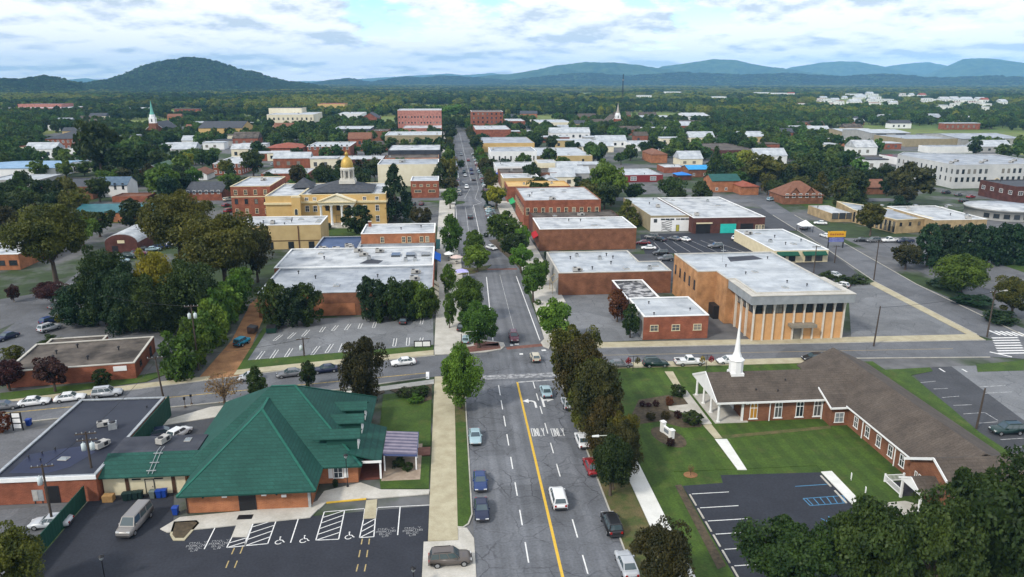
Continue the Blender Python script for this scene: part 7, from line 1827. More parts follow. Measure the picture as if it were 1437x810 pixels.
# ------------------------------------------------------------------ woods
def in_poly(p, poly):
    x, y = p; c = False; n = len(poly)
    for i in range(n):
        x0, y0 = poly[i]; x1, y1 = poly[i - 1]
        if (y0 > y) != (y1 > y) and x < (x1 - x0) * (y - y0) / (y1 - y0) + x0: c = not c
    return c
WOODS = [  # areas (as seen on the survey photo) where trees stand close together
    ([(0, 162), (105, 166), (150, 176), (240, 196), (255, 212), (210, 236), (150, 230), (120, 186), (62, 186), (40, 220), (0, 222)], .9, 0),
    ([(0, 150), (1460, 146), (1460, 128), (0, 128)], 1, 0), ([(100, 148), (380, 146), (375, 174), (285, 166), (240, 178), (200, 162), (110, 160)], 1, 0),
    ([(378, 148), (560, 148), (556, 166), (450, 172), (440, 156), (380, 150)], .7, 0), ([(395, 182), (470, 176), (470, 192), (430, 200), (395, 200)], .8, 0),
    ([(621, 146), (662, 150), (660, 168), (640, 178), (622, 172)], .9, 0), ([(706, 142), (870, 146), (900, 158), (860, 176), (830, 172), (806, 170), (750, 165), (712, 164)], 1, 0),
    ([(1000, 150), (1460, 150), (1460, 184), (1360, 182), (1280, 176), (1180, 178), (1120, 190), (1062, 196), (1000, 170)], 1, 0), ([(880, 148), (1000, 150), (995, 160), (900, 157)], 1, 0),
    ([(1062, 192), (1130, 186), (1178, 200), (1176, 236), (1130, 250), (1090, 250), (1062, 230)], .55, 0), ([(1190, 208), (1262, 210), (1258, 244), (1218, 250), (1190, 236)], .5, 0),
    ([(780, 206), (880, 216), (912, 232), (870, 234), (836, 228)], .45, 0), ([(762, 182), (840, 188), (836, 202), (770, 198)], .5, 1), ([(812, 176), (900, 186), (930, 182), (1000, 184), (990, 196), (930, 200), (850, 194)], .5, 0),
    ([(940, 198), (1000, 198), (990, 226), (945, 226)], .6, 3), ([(240, 196), (300, 200), (300, 228), (262, 232), (244, 222)], .45, 0), ([(340, 206), (372, 206), (372, 232), (345, 232)], .5, 0),
    ([(1360, 206), (1440, 208), (1440, 226), (1370, 222)], .5, 0), ([(420, 238), (470, 232), (474, 250), (430, 252)], .35, 3), ([(205, 250), (262, 246), (262, 268), (215, 272)], .5, 0), ([(0, 276), (44, 284), (44, 318), (0, 330)], .4, 0),
    ([(1140, 236), (1200, 226), (1240, 250), (1240, 290), (1196, 280), (1160, 268)], .35, 2)]
def blocked(x, y, m):
    if 0 < x + 3 < 26 and 20 < y < 800: return True
    for a, b_, c_, d_ in FOOT:
        if a - m < x < c_ + m and b_ - m < y < d_ + m: return True
    return False
rw = np.random.default_rng(5)
VA = np.array(VIS)
def hides(x, y, w, h):
    a = proj(x - w / 2, y); c = proj(x + w / 2, y); t_ = proj(x, y, h)[1]
    hit = (VA[:, 0] - 2 < c[0]) & (VA[:, 1] + 2 > a[0]) & (VA[:, 3] < a[1] + .5) & (t_ < VA[:, 2] * .72 + VA[:, 3] * .28)
    return bool(np.any(hit & (VA[:, 3] < 158))) or (bool(np.any(hit)) and rw.uniform() > .38)
cand = []
for poly, dens, sp_ in WOODS:
    q = [P(u, max(v, 126)) for u, v in poly]
    xs = [p[0] for p in q]; ys = [p[1] for p in q]
    if max(ys) > 1500: continue
    area = (max(xs) - min(xs)) * (max(ys) - min(ys))
    for _ in range(int(area / 42 * dens)):
        x = rw.uniform(min(xs), max(xs)); y = rw.uniform(min(ys), max(ys))
        if y > 1480 or not in_poly((x, y), q) or blocked(x, y, 3) or hides(x, y, 11, 12): continue
        cand.append((x, y, sp_))
for _ in range(5000):   # single trees in yards all over town
    x = rw.uniform(-330, 330); y = rw.uniform(240, 1000)
    if abs(x) < .45 * y + 60 and mnoise.noise(Vector((x / 60, y / 60, 1.5))) > -.25 and not blocked(x, y, 2.5) and not (40 < x < 112 and 215 < y < 262) and not (105 < x < 140) and not hides(x, y, 10, 10): cand.append((x, y, 0))
cand.sort(key=lambda p: p[0] ** 2 + p[1] ** 2)
keep = []; cell = {}
for x, y, s in cand:
    k = (int(x // 9), int(y // 9))
    if any((k[0] + i, k[1] + j) in cell and math.hypot(cell[(k[0] + i, k[1] + j)][0] - x, cell[(k[0] + i, k[1] + j)][1] - y) < 7.0 for i in (-1, 0, 1) for j in (-1, 0, 1)): continue
    cell[k] = (x, y); keep.append((x, y, s))
IND = 150
for i, (x, y, s) in enumerate(keep[:IND]):
    k = rw.choice(['round', 'round', 'oval', 'spread', 'cone']) if s == 0 else ('cone' if s == 1 else 'round')
    l = {0: str(rw.choice(['green', 'dark', 'dark', 'dark', 'conifer', 'olive', 'bronze'])), 1: 'conifer', 2: 'dark', 3: str(rw.choice(['olive', 'gold', 'bright', 'green']))}[s]
    side = 'west' if x < 8 else 'east'
    kind_ = {'cone': 'pointed', 'spread': 'broad', 'oval': 'upright', 'round': 'round'}[str(k)]
    tree_at(x, y, rw.uniform(8, 12), rw.uniform(8, 12.5), str(k), l, '%s %s tree standing in the tree groups %s of the main street' % (kind_, {'conifer': 'blackish-green', 'dark': 'dark green', 'bronze': 'bronze-green', 'gold': 'golden-green', 'green': 'mid-green', 'bright': 'light green', 'olive': 'olive'}[l], side), 'tree groups in the town, %s of the main street' % side, near=False)
# nine more of them serve as the patterns the distant woodland repeats
pat = []
for i in range(9):
    kd = ('round', 'oval', 'spread')[i % 3]; lf = ('far', 'far2', 'far_sunlit')[i // 3]
    nc, nl, s_ = SPEC[kd]
    v, n = crown_pts(kd, 40 + i, 46, 1500, .075)
    t_ = trunk_mb(kd, i)
    me = leaf_mesh('tree', v, n, [LEAF[lf], BARK], (t_.v, t_.f))
    x, y, s = keep[IND + i * 3]
    o = link('broadleaf_tree', me, None, (x, y, 0)); o.scale = (11, 11, 12)
    tag(o, 'small far tree standing at the near edge of the distant woodland', 'tree', 'trees at the near edge of the distant woodland'); pat.append(o)
def woodland(name, pts):
    me = bpy.data.meshes.new(name)
    n = len(pts); a = np.array(pts)
    me.vertices.add(n); me.vertices.foreach_set('co', a[:, :3].astype(np.float32).ravel())
    at = me.attributes.new('size', 'FLOAT_VECTOR', 'POINT'); at.data.foreach_set('vector', a[:, [3, 3, 4]].astype(np.float32).ravel())
    at = me.attributes.new('turn', 'FLOAT_VECTOR', 'POINT'); r_ = np.zeros((n, 3)); r_[:, 2] = a[:, 5]; at.data.foreach_set('vector', r_.astype(np.float32).ravel())
    at = me.attributes.new('pick', 'INT', 'POINT'); at.data.foreach_set('value', a[:, 6].astype(np.int32))
    o = link(name, me)
    ng = bpy.data.node_groups.new(name, 'GeometryNodeTree')
    ng.interface.new_socket('Geometry', in_out='INPUT', socket_type='NodeSocketGeometry'); ng.interface.new_socket('Geometry', in_out='OUTPUT', socket_type='NodeSocketGeometry')
    N = ng.nodes.new; L = ng.links.new
    gi, go, ip, jn = N('NodeGroupInput'), N('NodeGroupOutput'), N('GeometryNodeInstanceOnPoints'), N('GeometryNodeJoinGeometry')
    for p in pat[::-1]:
        oi = N('GeometryNodeObjectInfo'); oi.inputs['Object'].default_value = p; oi.inputs['As Instance'].default_value = True
        oi.transform_space = 'ORIGINAL'; L(oi.outputs['Geometry'], jn.inputs[0])
    def na(nm, ty):
        q = N('GeometryNodeInputNamedAttribute'); q.data_type = ty; q.inputs['Name'].default_value = nm; return q.outputs[0]
    L(gi.outputs[0], ip.inputs['Points']); L(jn.outputs[0], ip.inputs['Instance']); ip.inputs['Pick Instance'].default_value = True
    L(na('pick', 'INT'), ip.inputs['Instance Index']); L(na('turn', 'FLOAT_VECTOR'), ip.inputs['Rotation']); L(na('size', 'FLOAT_VECTOR'), ip.inputs['Scale'])
    L(ip.outputs[0], go.inputs[0])
    md = o.modifiers.new('trees', 'NODES'); md.node_group = ng
    o['kind'] = 'stuff'; return o
pts = []
for x, y, s in keep[IND + 30:]:
    pts.append((x, y, -.3, rw.uniform(8, 12), rw.uniform(8, 12.5), rw.uniform(0, 6.28), rw.integers(0, 6)))
def sunlit_pick(x, y):  # brighter leaf colour stands in for sunlit patches, likelier on the right
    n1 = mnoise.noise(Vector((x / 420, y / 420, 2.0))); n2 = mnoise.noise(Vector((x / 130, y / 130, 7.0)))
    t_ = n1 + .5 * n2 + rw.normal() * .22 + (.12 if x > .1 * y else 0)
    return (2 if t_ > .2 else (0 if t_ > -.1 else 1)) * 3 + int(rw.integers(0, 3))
def scatter(r0, r1, per, wlo, whi, hlo, hhi, clear):
    a0, a1 = direction(-140, 130)[0], direction(1580, 130)[0]
    n = int((a1 - a0) / 2 * (r1 * r1 - r0 * r0) / per)
    for _ in range(n):
        r = math.sqrt(rw.uniform(r0 * r0, r1 * r1)); a = rw.uniform(a0, a1)
        x, y = r * math.sin(a), r * math.cos(a)
        # fields and clearings, wider on the right: bright ground paints a sunlit strip
        fld = mnoise.noise(Vector((x / 300, y / 190, 4.4)))
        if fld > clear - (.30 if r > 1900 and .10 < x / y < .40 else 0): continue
        if blocked(x, y, 4): continue
        w_, h_ = rw.uniform(wlo, whi), rw.uniform(hlo, hhi)
        if hides(x, y, w_, h_): continue
        pts.append((x, y, -.6, w_, h_, rw.uniform(0, 6.28), sunlit_pick(x, y)))
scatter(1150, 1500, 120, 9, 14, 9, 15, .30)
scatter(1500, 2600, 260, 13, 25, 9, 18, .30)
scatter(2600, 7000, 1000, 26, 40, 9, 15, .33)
woodland('woodland', pts)
for hb, n_, wl, wh in HILLS:   # the same woods climbing the hills
    co = np.zeros(len(hb.data.vertices) * 3); hb.data.vertices.foreach_get('co', co); co = co.reshape(-1, 3)
    co = co[co[:, 2] > -2]; sel = co[rw.integers(0, len(co), n_)] + rw.normal(size=(n_, 3)) * (9, 9, 0)
    woodland('hill_woodland', [(x, y, z - 5, rw.uniform(wl, wh), rw.uniform(12, 17), rw.uniform(0, 6.28), min(5, sunlit_pick(x * .7, y * .7))) for x, y, z in sel])
# ------------------------------------------------------------------ vehicles
C = car
KS = 'cars parked along the main street kerbs'
C(783, 704, 90, 'minivan', 'white', 'white minivan driving up the street just right of the yellow line')
C(674, 680, 270, 'sedan', 'blue', 'dark blue saloon parked at the west kerb, front one of two', KS)
C(676, 720, 270, 'sedan', 'navy', 'navy saloon parked at the west kerb, nearest to the driveway', KS)
C(667, 617, 270, 'sedan', 'paleblue', 'pale blue-green saloon parked alone at the west kerb', KS)
C(632, 790, 2, 'suv', 'bronze', 'dark grey-brown suv crossing the pavement at the driveway')
C(766, 553, 90, 'sedan', 'paleblue', 'pale blue saloon waiting at the stop line')
C(796, 570, 91, 'hatch', 'silver', 'silver hatchback parked at the east kerb, nearest to the crossing', KS)
C(817, 622, 91, 'sedan', 'white', 'white saloon half hidden under the dark reddish tree', KS)
C(830, 659, 92, 'sedan', 'red', 'dark red saloon parked at the east kerb', KS)
C(858, 741, 92, 'suv', 'black', 'black suv parked at the east kerb', KS)
C(879, 797, 92, 'sedan', 'silver', 'silver-blue saloon parked at the east kerb at the bottom edge', KS)
C(751, 505, 92, 'hatch', 'champagne', 'beige hatchback crossing the junction northward')
C(721, 477, 270, 'suv', 'maroon', 'maroon suv coming down to the brick crosswalk')
KC = 'cars parked along the cross street'
C(566, 512, 191, 'sedan', 'white', 'white saloon on the cross street below the striped car park')
C(457, 522, 193, 'sedan', 'navy', 'blue saloon on the cross street beside the small dark tree', KC)
C(407, 528, 194, 'sedan', 'grey', 'dark grey saloon on the cross street left of the blue one', KC)
C(350, 533, 194, 'hatch', 'silver', 'silver hatchback on the cross street by the dirt alley', KC)
C(869, 515, 0, 'sedan', 'grey', 'dark saloon parked on the cross street beside the first red flower basket', KC)
C(920, 514, 0, 'suv', 'green', 'dark green suv parked on the cross street before the pickup', KC)
C(967, 512, 0, 'pickup', 'white', 'white pickup truck parked on the cross street', KC)
C(1021, 510, 180, 'hatch', 'white', 'white hatchback parked on the cross street behind the steeple', KC)
C(1141, 506, 180, 'hatch', 'black', 'black hatchback beyond the church ridge on the cross street', KC)
C(151, 556, 13, 'suv', 'silver', 'silver suv parked before the low brick building', KC)
C(99, 562, 14, 'sedan', 'white', 'white saloon parked next to the silver suv', KC)
C(49, 568, 14, 'sedan', 'white', 'white saloon parked between the grey and the other white saloon', KC)
C(6, 574, 14, 'sedan', 'grey', 'grey saloon at the left edge of the cross street', KC)
C(190, 739, 264, 'van', 'pewter', 'long grey passenger van in the dark car park')
C(72, 738, 183, 'sedan', 'silver', 'silver saloon behind the green fence')
C(252, 612, 65, 'hatch', 'white', 'white hatchback in the yard behind the cream annex')
C(229, 612, 20, 'sedan', 'navy', 'dark blue saloon behind the roof unit of the cream annex')
C(1412, 608, 178, 'suv', 'green', 'dark green suv in the church side car park')
C(340, 484, 70, 'jeep', 'teal', 'bright teal off-road car on the dirt alley')
C(567, 453, 85, 'hatch', 'black', 'black hatchback parked alone in the striped car park')
C(70, 464, 62, 'suv', 'silver', 'silver suv on the west street kerb', detail=False)
C(70, 453, 62, 'hatch', 'blue', 'blue hatchback behind the silver suv on the west street', detail=False)
C(83, 432, 64, 'sedan', 'grey', 'grey saloon further up the west street', detail=False)
C(10, 476, 245, 'sedan', 'navy', 'dark blue saloon coming down the west street', detail=False)
C(655, 480, 80, 'hatch', 'paleblue', 'pale car under the round tree in the brick planter', detail=False)
C(649, 462, 78, 'sedan', 'black', 'black saloon parked behind the brick planter tree', detail=False)
C(788, 473, 85, 'sedan', 'navy', 'dark car half hidden behind the broad yellow-green tree', detail=False)
KU = 'cars in the dark upper car park'
for u, v, dg, k, c_, lb in [(914, 335, 150, 'suv', 'grey', 'teal-grey suv in the left corner of the upper car park'), (902, 343, 175, 'sedan', 'red', 'red saloon in the upper car park'), (910, 350, 170, 'sedan', 'white', 'white saloon below the red one in the upper car park'),
    (927, 358, 175, 'suv', 'black', 'black suv near the brick wall of the upper car park'), (934, 366, 175, 'suv', 'grey', 'dark suv hardest against the long brick building roof'), (925, 338, 130, 'sedan', 'black', 'black saloon in the second bay of the upper car park'),
    (946, 337, 125, 'sedan', 'grey', 'dark grey saloon left of the white one in the upper car park'), (960, 338, 125, 'sedan', 'white', 'white saloon in the middle of the upper car park'), (1004, 348, 175, 'suv', 'grey', 'lone dark suv at the right side of the upper car park'),
    (1031, 336, 60, 'sedan', 'white', 'white saloon at the beige shop corner')]:
    C(u, v, dg, k, c_, lb, KU, detail=False)
KA = 'cars in the lots beside the avenue'
for u, v, dg, k, c_, lb in [(1168, 388, 125, 'sedan', 'silver', 'silver saloon below the beige shop on the avenue'), (1151, 315, 160, 'sedan', 'white', 'white saloon beyond the yellow sign'), (1208, 339, 180, 'sedan', 'black', 'black saloon left of the row under the tan offices'),
    (1225, 340, 180, 'suv', 'grey', 'grey suv second in the row under the tan offices'), (1248, 340, 180, 'pickup', 'white', 'white pickup in the row under the tan offices'), (1270, 341, 180, 'pickup', 'navy', 'dark pickup beside the evergreen screen'), (1158, 333, 100, 'sedan', 'white', 'white saloon by the beige shop back wall'),
    (1130, 322, 30, 'sedan', 'grey', 'grey saloon beside the white gazebo'), (1180, 403, 125, 'hatch', 'white', 'white hatchback at the edge of the office hall roof')]:
    C(u, v, dg, k, c_, lb, KA, detail=False)
C(188, 330, 190, 'van', 'white', 'white camper-like van beside the arched brick hall', detail=False)
C(636, 286, 270, 'van', 'white', 'white van coming down the far street by the plaza', detail=False)
C(660, 307, 90, 'suv', 'black', 'black suv alone on the street above the bend', detail=False)
C(690, 350, 300, 'sedan', 'white', 'white saloon behind the light green island tree', detail=False)
rc = random.Random(3); cols = ['white', 'silver', 'grey', 'black', 'blue', 'red', 'maroon', 'champagne', 'green', 'paleblue']
def many(ptlist, label, group):
    for x, y, d in ptlist:
        k = rc.choice(['sedan', 'sedan', 'suv', 'hatch', 'pickup', 'minivan']); c_ = rc.choice(cols)
        car_at(x, y, d, k, c_, label, group, False)
many([(16.4, 286 + i * 4.2, 45) for i in range(7)], 'car parked nose-in at an angle beside the yellow-green street tree', 'angled cars by the yellow-green street tree')
many([(4.6, 350 + i * 6.6, 270) for i in range(30) if i % 5 != 4] + [(17.4, 352 + i * 6.8, 90) for i in range(30) if i % 6 != 5], 'small car parked along the kerb of the far main street', 'cars parked along the far main street')
many([(8.6, 372, 270), (9, 420, 270), (8.8, 436, 270), (13.2, 402, 90), (13.0, 428, 90), (13.2, 446, 90), (8.8, 470, 270), (13, 500, 90), (9, 540, 270)], 'small car in traffic on the far main street', 'traffic on the far main street')
many([(-12 - i * 3.4, 322 + i * .3, 80) for i in range(4)], 'car parked at the little plaza beside the dark red shop', 'cars at the little plaza')
many([(*P(u, v), d) for u, v, d in ((215, 352, 20), (228, 349, 20), (203, 352, 20), (196, 358, 0), (183, 362, 0), (215, 366, 10), (245, 345, 30), (172, 368, 10))], 'car in the small lot beside the arched brick hall', 'cars beside the arched brick hall')
many([(*P(u, v), d) for u, v, d in ((32, 296, 10), (24, 303, 10), (28, 310, 10), (30, 318, 10), (318, 290, 60), (322, 298, 60), (316, 306, 60), (320, 282, 60), (313, 276, 60))], 'car in the small lots left of the three-storey brick block', 'cars left of the three-storey brick block')
many([(*P(u, v), d) for u, v, d in ((390, 214, 50), (398, 218, 50), (404, 212, 50), (412, 222, 50), (420, 218, 50), (400, 226, 50), (410, 230, 50), (385, 232, 50), (425, 212, 50), (430, 230, 50))], 'car in the wide sloping lot above the courthouse', 'cars in the wide lot above the courthouse')
many([(*P(u, v), d) for u, v, d in ((786, 252, 10), (792, 246, 10), (800, 252, 10), (808, 266, 10), (815, 262, 10), (822, 268, 0), (812, 250, 0), (826, 256, 0), (796, 268, 0))], 'car in the yards behind the long tan building', 'cars behind the long tan building')
many([(*P(u, v), d) for u, v, d in ((1328, 272, 20), (1345, 275, 20), (1362, 278, 20), (1385, 270, 20), (1400, 268, 20), (1352, 284, 20), (1300, 268, 40), (1088, 275, 30), (1082, 282, 30), (1220, 222, 30), (1180, 222, 30), (1195, 216, 0))], 'car on the open asphalt between the houses on the right', 'cars on the open asphalt on the right')

# ------------------------------------------------------------------ street furniture
POLES = {}
def utility_pole(u, vb, vt, label, transformers=0, arms=1, group=None, lean=0.0, lamp=False):
    x, y = P(u, vb); h = max(3.5, height(u, vb, vt))
    r = empty('utility_pole', (x, y, 0), R(8), label, 'utility pole', group)
    MB().tube([(0, 0, 0), (lean, 0, h)], [.17, .11], 8).build('pole', WOODPOLE, r)
    for i in range(arms):
        z = h - .35 - i * .9
        b = MB().box(lean - 1.25, lean + 1.25, -.07, .07, z, z + .14)
        for k in (-1.1, -.45, .45, 1.1): b.lathe([(.05, 0), (.07, .1), (.03, .2)], 6, 1, (lean + k, 0, z + .14))
        b.build('crossarm', [WOODPOLE, GALV], r)
    for i in range(transformers):
        s = -1 if i % 2 == 0 else 1
        MB().lathe([(.05, 0), (.3, .05), (.3, .9), (.2, 1.0)], 10, 0, (lean + s * .5, 0, h - 2.6)).tube([(lean + s * .5, 0, h - 1.6), (lean + s * .5, 0, h - 1.35)], .05, 6, 0).build('transformer', mat('transformer_paint', (.5, .56, .56), (.6, .66, .66), scale=2), r)
    POLES[(u, vb)] = (x, y, h)
    if lamp:
        MB().tube([(lean, 0, h - .6), (lean + 1.4, 0, h - .2), (lean + 2.4, 0, h - .1)], .05, 6).build('lamp_arm', GALV, r)
        MB().box(lean + 2.2, lean + 3.0, -.16, .16, h - .22, h - .04).build('lamp_head', PALEUNIT, r)
    return r
utility_pole(134, 690, 606, 'utility pole with two pale transformers beside the dark patched roof', 2, 2)
utility_pole(75, 740, 652, 'utility pole with meter box behind the parked silver saloon', 1, 1)
utility_pole(230, 561, 500, 'leaning plain pole at the corner of the cross street pavement', 0, 1, lean=-.5)
utility_pole(97, 452, 398, 'tall pole carrying a street light above the west street', 0, 1, lamp=True)
utility_pole(279, 520, 428, 'utility pole with transformers rising from the dirt alley trees', 2, 1)
utility_pole(427, 500, 474, 'short utility pole with transformer at the edge of the striped car park', 1, 1)
utility_pole(1226, 486, 430, 'plain pole on the pavement beside the big grey lot', 0, 0, lean=.3)
utility_pole(1385, 473, 408, 'tall pole with crossarm and street light near the zebra crossing', 0, 1, lamp=True)
utility_pole(1226, 394, 338, 'thick dark pole at the corner of the grey lot and the avenue', 0, 1)
utility_pole(1171, 369, 345, 'thin pole in front of the beige shop', 0, 1)
utility_pole(1370, 602, 545, 'plain pole in the church side car park', 0, 0, lean=.3)
utility_pole(1141, 390, 345, 'slim pole behind the office hall roof', 0, 1)
def wire(a, b_, label, off=0.0, dz=0.0):
    a = Vector(a); b_ = Vector(b_); d = (b_ - a); n = Vector((-d.y, d.x, 0)).normalized() * off
    pts_ = [a + n + d * (i / 14) + Vector((0, 0, dz - .02 * d.length * 4 * (i / 14) * (1 - i / 14))) for i in range(15)]
    o = MB().tube([p - pts_[0] for p in pts_], .03, 5).build('overhead_wire', BLACK, None, pts_[0]); tag(o, label, 'wire', 'overhead wires')
p_ = list(POLES.values())
for i, j, lb in ((0, 1, 'overhead wire between the two poles beside the dark patched roof'), (0, 2, 'overhead wire from the transformer pole to the leaning plain pole'), (2, 4, 'overhead wire from the leaning pole to the pole in the alley trees'), (4, 3, 'overhead wire from the alley pole to the west street light'), (2, 5, 'overhead wire from the leaning pole to the striped car park pole'), (6, 7, 'overhead wire along the big grey lot to the zebra crossing pole'), (7, 8, 'overhead wire up the avenue from the zebra crossing pole'), (8, 9, 'overhead wire up the avenue to the beige shop pole')):
    wire(p_[i], p_[j], lb, 0, -.25)
def lamp_post(u, vb, vt, label, group='black lamp posts around the green-roofed building'):
    x, y = P(u, vb); h = min(5.5, max(2.6, height(u, vb, vt)))
    r = empty('lamp_post', (x, y, 0), 0, label, 'lamp post', group)
    MB().lathe([(.16, 0), (.16, .3), (.07, .5)], 8).tube([(0, 0, .4), (0, 0, h - .5)], .055, 8).build('post', BLACK, r)
    MB().lathe([(.08, h - .55), (.2, h - .4), (.26, h - .12)], 8).build('lantern', mat('lamp_glass', (.3, .33, .34), rough=.3), r)
    MB().lathe([(.34, h - .12), (.3, h - .05), (.04, h + .1)], 8).build('cap', BLACK, r)
lamp_post(201, 598, 570, 'black lamp post against the tall green fence of the rear yard')
lamp_post(43, 778, 743, 'black lamp post left of the long green fence')
lamp_post(148, 818, 780, 'black lamp post in the dark car park at the bottom edge')
lamp_post(488, 684, 638, 'black lamp post beside the shuttered window')
lamp_post(581, 826, 797, 'black lamp post at the bottom edge near the driveway')
def street_lamp(u, vb, h, reach, label, deg):
    x, y = P(u, vb); r = empty('street_lamp', (x, y, 0), R(deg), label, 'street lamp')
    MB().tube([(0, 0, 0), (0, 0, h)], [.12, .08], 8).lathe([(.2, 0), (.2, .4), (.1, .5)], 8).build('post', mat('lamp_post_brown', (.09, .07, .05)), r)
    MB().tube([(0, 0, h - .3), (reach * .4, 0, h + .35), (reach, 0, h + .35)], .055, 8).build('arm', mat('pale_lamp_metal', (.5, .52, .45), rough=.4), r)
    MB().add([(reach - .1, -.18, h + .25), (reach + .8, -.14, h + .28), (reach + .8, .14, h + .28), (reach - .1, .18, h + .25), (reach - .1, -.12, h + .45), (reach + .75, -.08, h + .4), (reach + .75, .08, h + .4), (reach - .1, .12, h + .45)], [(3, 2, 1, 0), (4, 5, 6, 7), (0, 1, 5, 4), (1, 2, 6, 5), (2, 3, 7, 6), (3, 0, 4, 7)]).build('lamp_head', mat('lamp_head_grey', (.6, .62, .6)), r)
street_lamp(860, 688, 7.6, 2.2, 'street lamp with curved arm over the east kerb trees', 180)
street_lamp(648, 500, 4.6, 2.3, 'street lamp with white curved arm at the north-west corner', 12)
def fence(a, b_, h, label):
    a = Vector(a); b_ = Vector(b_); d = b_ - a; L_ = d.length
    r = empty('board_fence', (a.x, a.y, 0), math.atan2(d.y, d.x), label, 'fence')
    m = MB(); n = int(L_ / .3)
    for i in range(n):
        x0, x1 = L_ * i / n, L_ * (i + 1) / n; m.box(x0 + .005, x1 - .005, -.02 - .015 * (i % 2), .02, .08, h)
    m.build('boards', GREENF, r)
    for i in range(int(L_ / 2.6) + 1): MB().box(i * 2.6 - .06, i * 2.6 + .06, .021, .14, 0, h + .08).build('post', GREENF, r)
    MB().box(0, L_, -.05, .06, h + .001, h + .06).build('cap_rail', GREENF, r)
fence((-47.1, 60), (-47.1, 89), 2.3, 'long green board fence along the dark car park')
fence((-45.3, 98.75), (-45.3, 114.5), 3.45, 'tall green board fence closing the rear yard')
def bin_(u, v, m, label, group, rz=0):
    x, y = P(u, v); r = empty('wheeled_bin', (x, y, 0), rz, label, 'bin', group)
    MB().add([(-.26, -.3, .06), (.26, -.3, .06), (.26, .3, .06), (-.26, .3, .06), (-.34, -.38, 1.0), (.34, -.38, 1.0), (.34, .38, 1.0), (-.34, .38, 1.0)], [(3, 2, 1, 0), (4, 5, 6, 7), (0, 1, 5, 4), (1, 2, 6, 5), (2, 3, 7, 6), (3, 0, 4, 7)]).build('body', m, r)
    MB().extr([(-.37, -.42, 1.002), (-.37, .42, 1.002), (-.37, .42, 1.06), (-.37, -.1, 1.14), (-.37, -.42, 1.06)], (.74, 0, 0)).build('lid', m, r)
    MB().tube([(-.3, .34, .13), (.3, .34, .13)], .13, 8).build('wheel', TYRE, r)
BG = mat('bin_green', (.012, .03, .026), rough=.5); BB = mat('bin_blue', (.012, .05, .28), rough=.45); BGr = mat('bin_grey', (.12, .15, .14), rough=.5)
for i, (u, m, lb) in enumerate([(177, BG, 'dark wheeled bin at the left of the annex bins'), (183, BG, 'dark wheeled bin next to the left one at the annex'), (191, BG, 'dark green wheeled bin under the first wall vent'), (197, BG, 'dark wheeled bin left of the grey one'), (215, BGr, 'grey-green wheeled bin beside the blue ones'), (224, BB, 'blue recycling bin, left of the pair at the annex'), (231, BB, 'blue recycling bin, right of the pair at the annex')]):
    bin_(u, 702 - i * .8, m, lb, 'wheeled bins at the cream annex')
bin_(247, 722, BB, 'blue bin at the corner of the green-roofed building', None); bin_(41, 597, BB, 'blue bin beside the three-panel sign', None)
def crate(u, v, w, d, h, m, label, name='pallet_box', cat='box'):
    x, y = P(u, v); b = MB()
    for z in range(4): b.box(-w / 2, w / 2, -d / 2, d / 2, z * h / 4 + .02, (z + 1) * h / 4 - .02)
    b.box(-w / 2 + .04, w / 2 - .04, -d / 2 + .04, d / 2 - .04, 0, h - .01)
    tag(b.build(name, m, None, (x, y, 0)), label, cat)
crate(153, 703, 1.3, .9, .9, mat('tan_boards', (.28, .16, .06), (.36, .22, .09), scale=3), 'tan wooden box at the left of the annex wall')
def dumpster(u, v, m, label, rz):
    x, y = P(u, v); r = empty('dumpster', (x, y, 0), rz, label, 'dumpster')
    MB().extr([(-1, -.7, .15), (-1, .8, .15), (-1, .8, 1.5), (-1, -.9, 1.2)], (2, 0, 0)).box(-1.1, -1.0, -.3, .3, .6, .8).box(1.0, 1.1, -.3, .3, .6, .8).build('body', m, r)
    MB().extr([(-.98, -.88, 1.22), (-.98, .78, 1.52), (-.98, .78, 1.6), (-.98, -.88, 1.3)], (1.94, 0, 0)).build('lid', BLACK, r)
dumpster(381, 467, mat('dumpster_green', (.012, .05, .035)), 'green dumpster at the back of the striped car park', R(5)); dumpster(355, 467, mat('dumpster_brown', (.06, .035, .025)), 'brown dumpster on the dirt alley edge', R(80))
def cabinet(u, v, s, label):
    x, y = P(u, v); r = empty('meter_cabinet', (x, y, 0), 0, label, 'cabinet')
    MB().box(-.9 * s, .9 * s, -.4 * s, .4 * s, .5 * s, 2.6 * s).build('body', GALV, r); MB().box(-.7 * s, -.5 * s, -.3, .3, 0, .5 * s).box(.5 * s, .7 * s, -.3, .3, 0, .5 * s).build('leg', DARKMETAL, r); MB().box(-.8 * s, .0, -.44 * s, -.4 * s, .7 * s, 2.4 * s).build('door', PALEUNIT, r)
cabinet(57, 705, .75, 'grey meter cabinets against the dark flat building wall')
# signs
def panel_sign(u, v, w, h, label, panels, frame=BLACK, z0=.3, rz=0.0):
    x, y = P(u, v); r = empty('panel_sign', (x, y, 0), rz, label, 'sign')
    MB().box(-w / 2 - .12, -w / 2, -.08, .08, 0, h).box(w / 2, w / 2 + .12, -.08, .08, 0, h).box(-w / 2, w / 2, -.07, .07, h - .1, h - .001).box(-w / 2, w / 2, -.05, .05, z0, h - .1).build('frame', frame, r)
    for i in range(panels):
        if w > h: a, c_ = -w / 2 + w * i / panels + .08, -w / 2 + w * (i + 1) / panels - .08; MB().box(a, c_, -.08, -.05, z0 + .12, h - .22).build('panel', WHITE, r)
        else: a, c_ = z0 + (h - z0) * i / panels + .08, z0 + (h - z0) * (i + 1) / panels - .12; MB().box(-w / 2 + .1, w / 2 - .1, -.08, -.05, a, c_).build('panel', WHITE, r)
panel_sign(26, 604, 1.3, 3.0, 'black-framed upright sign with three white panels', 3)
panel_sign(593, 488, 3.2, 1.5, 'low black-framed sign with white boards at the car park corner', 2, z0=.2)
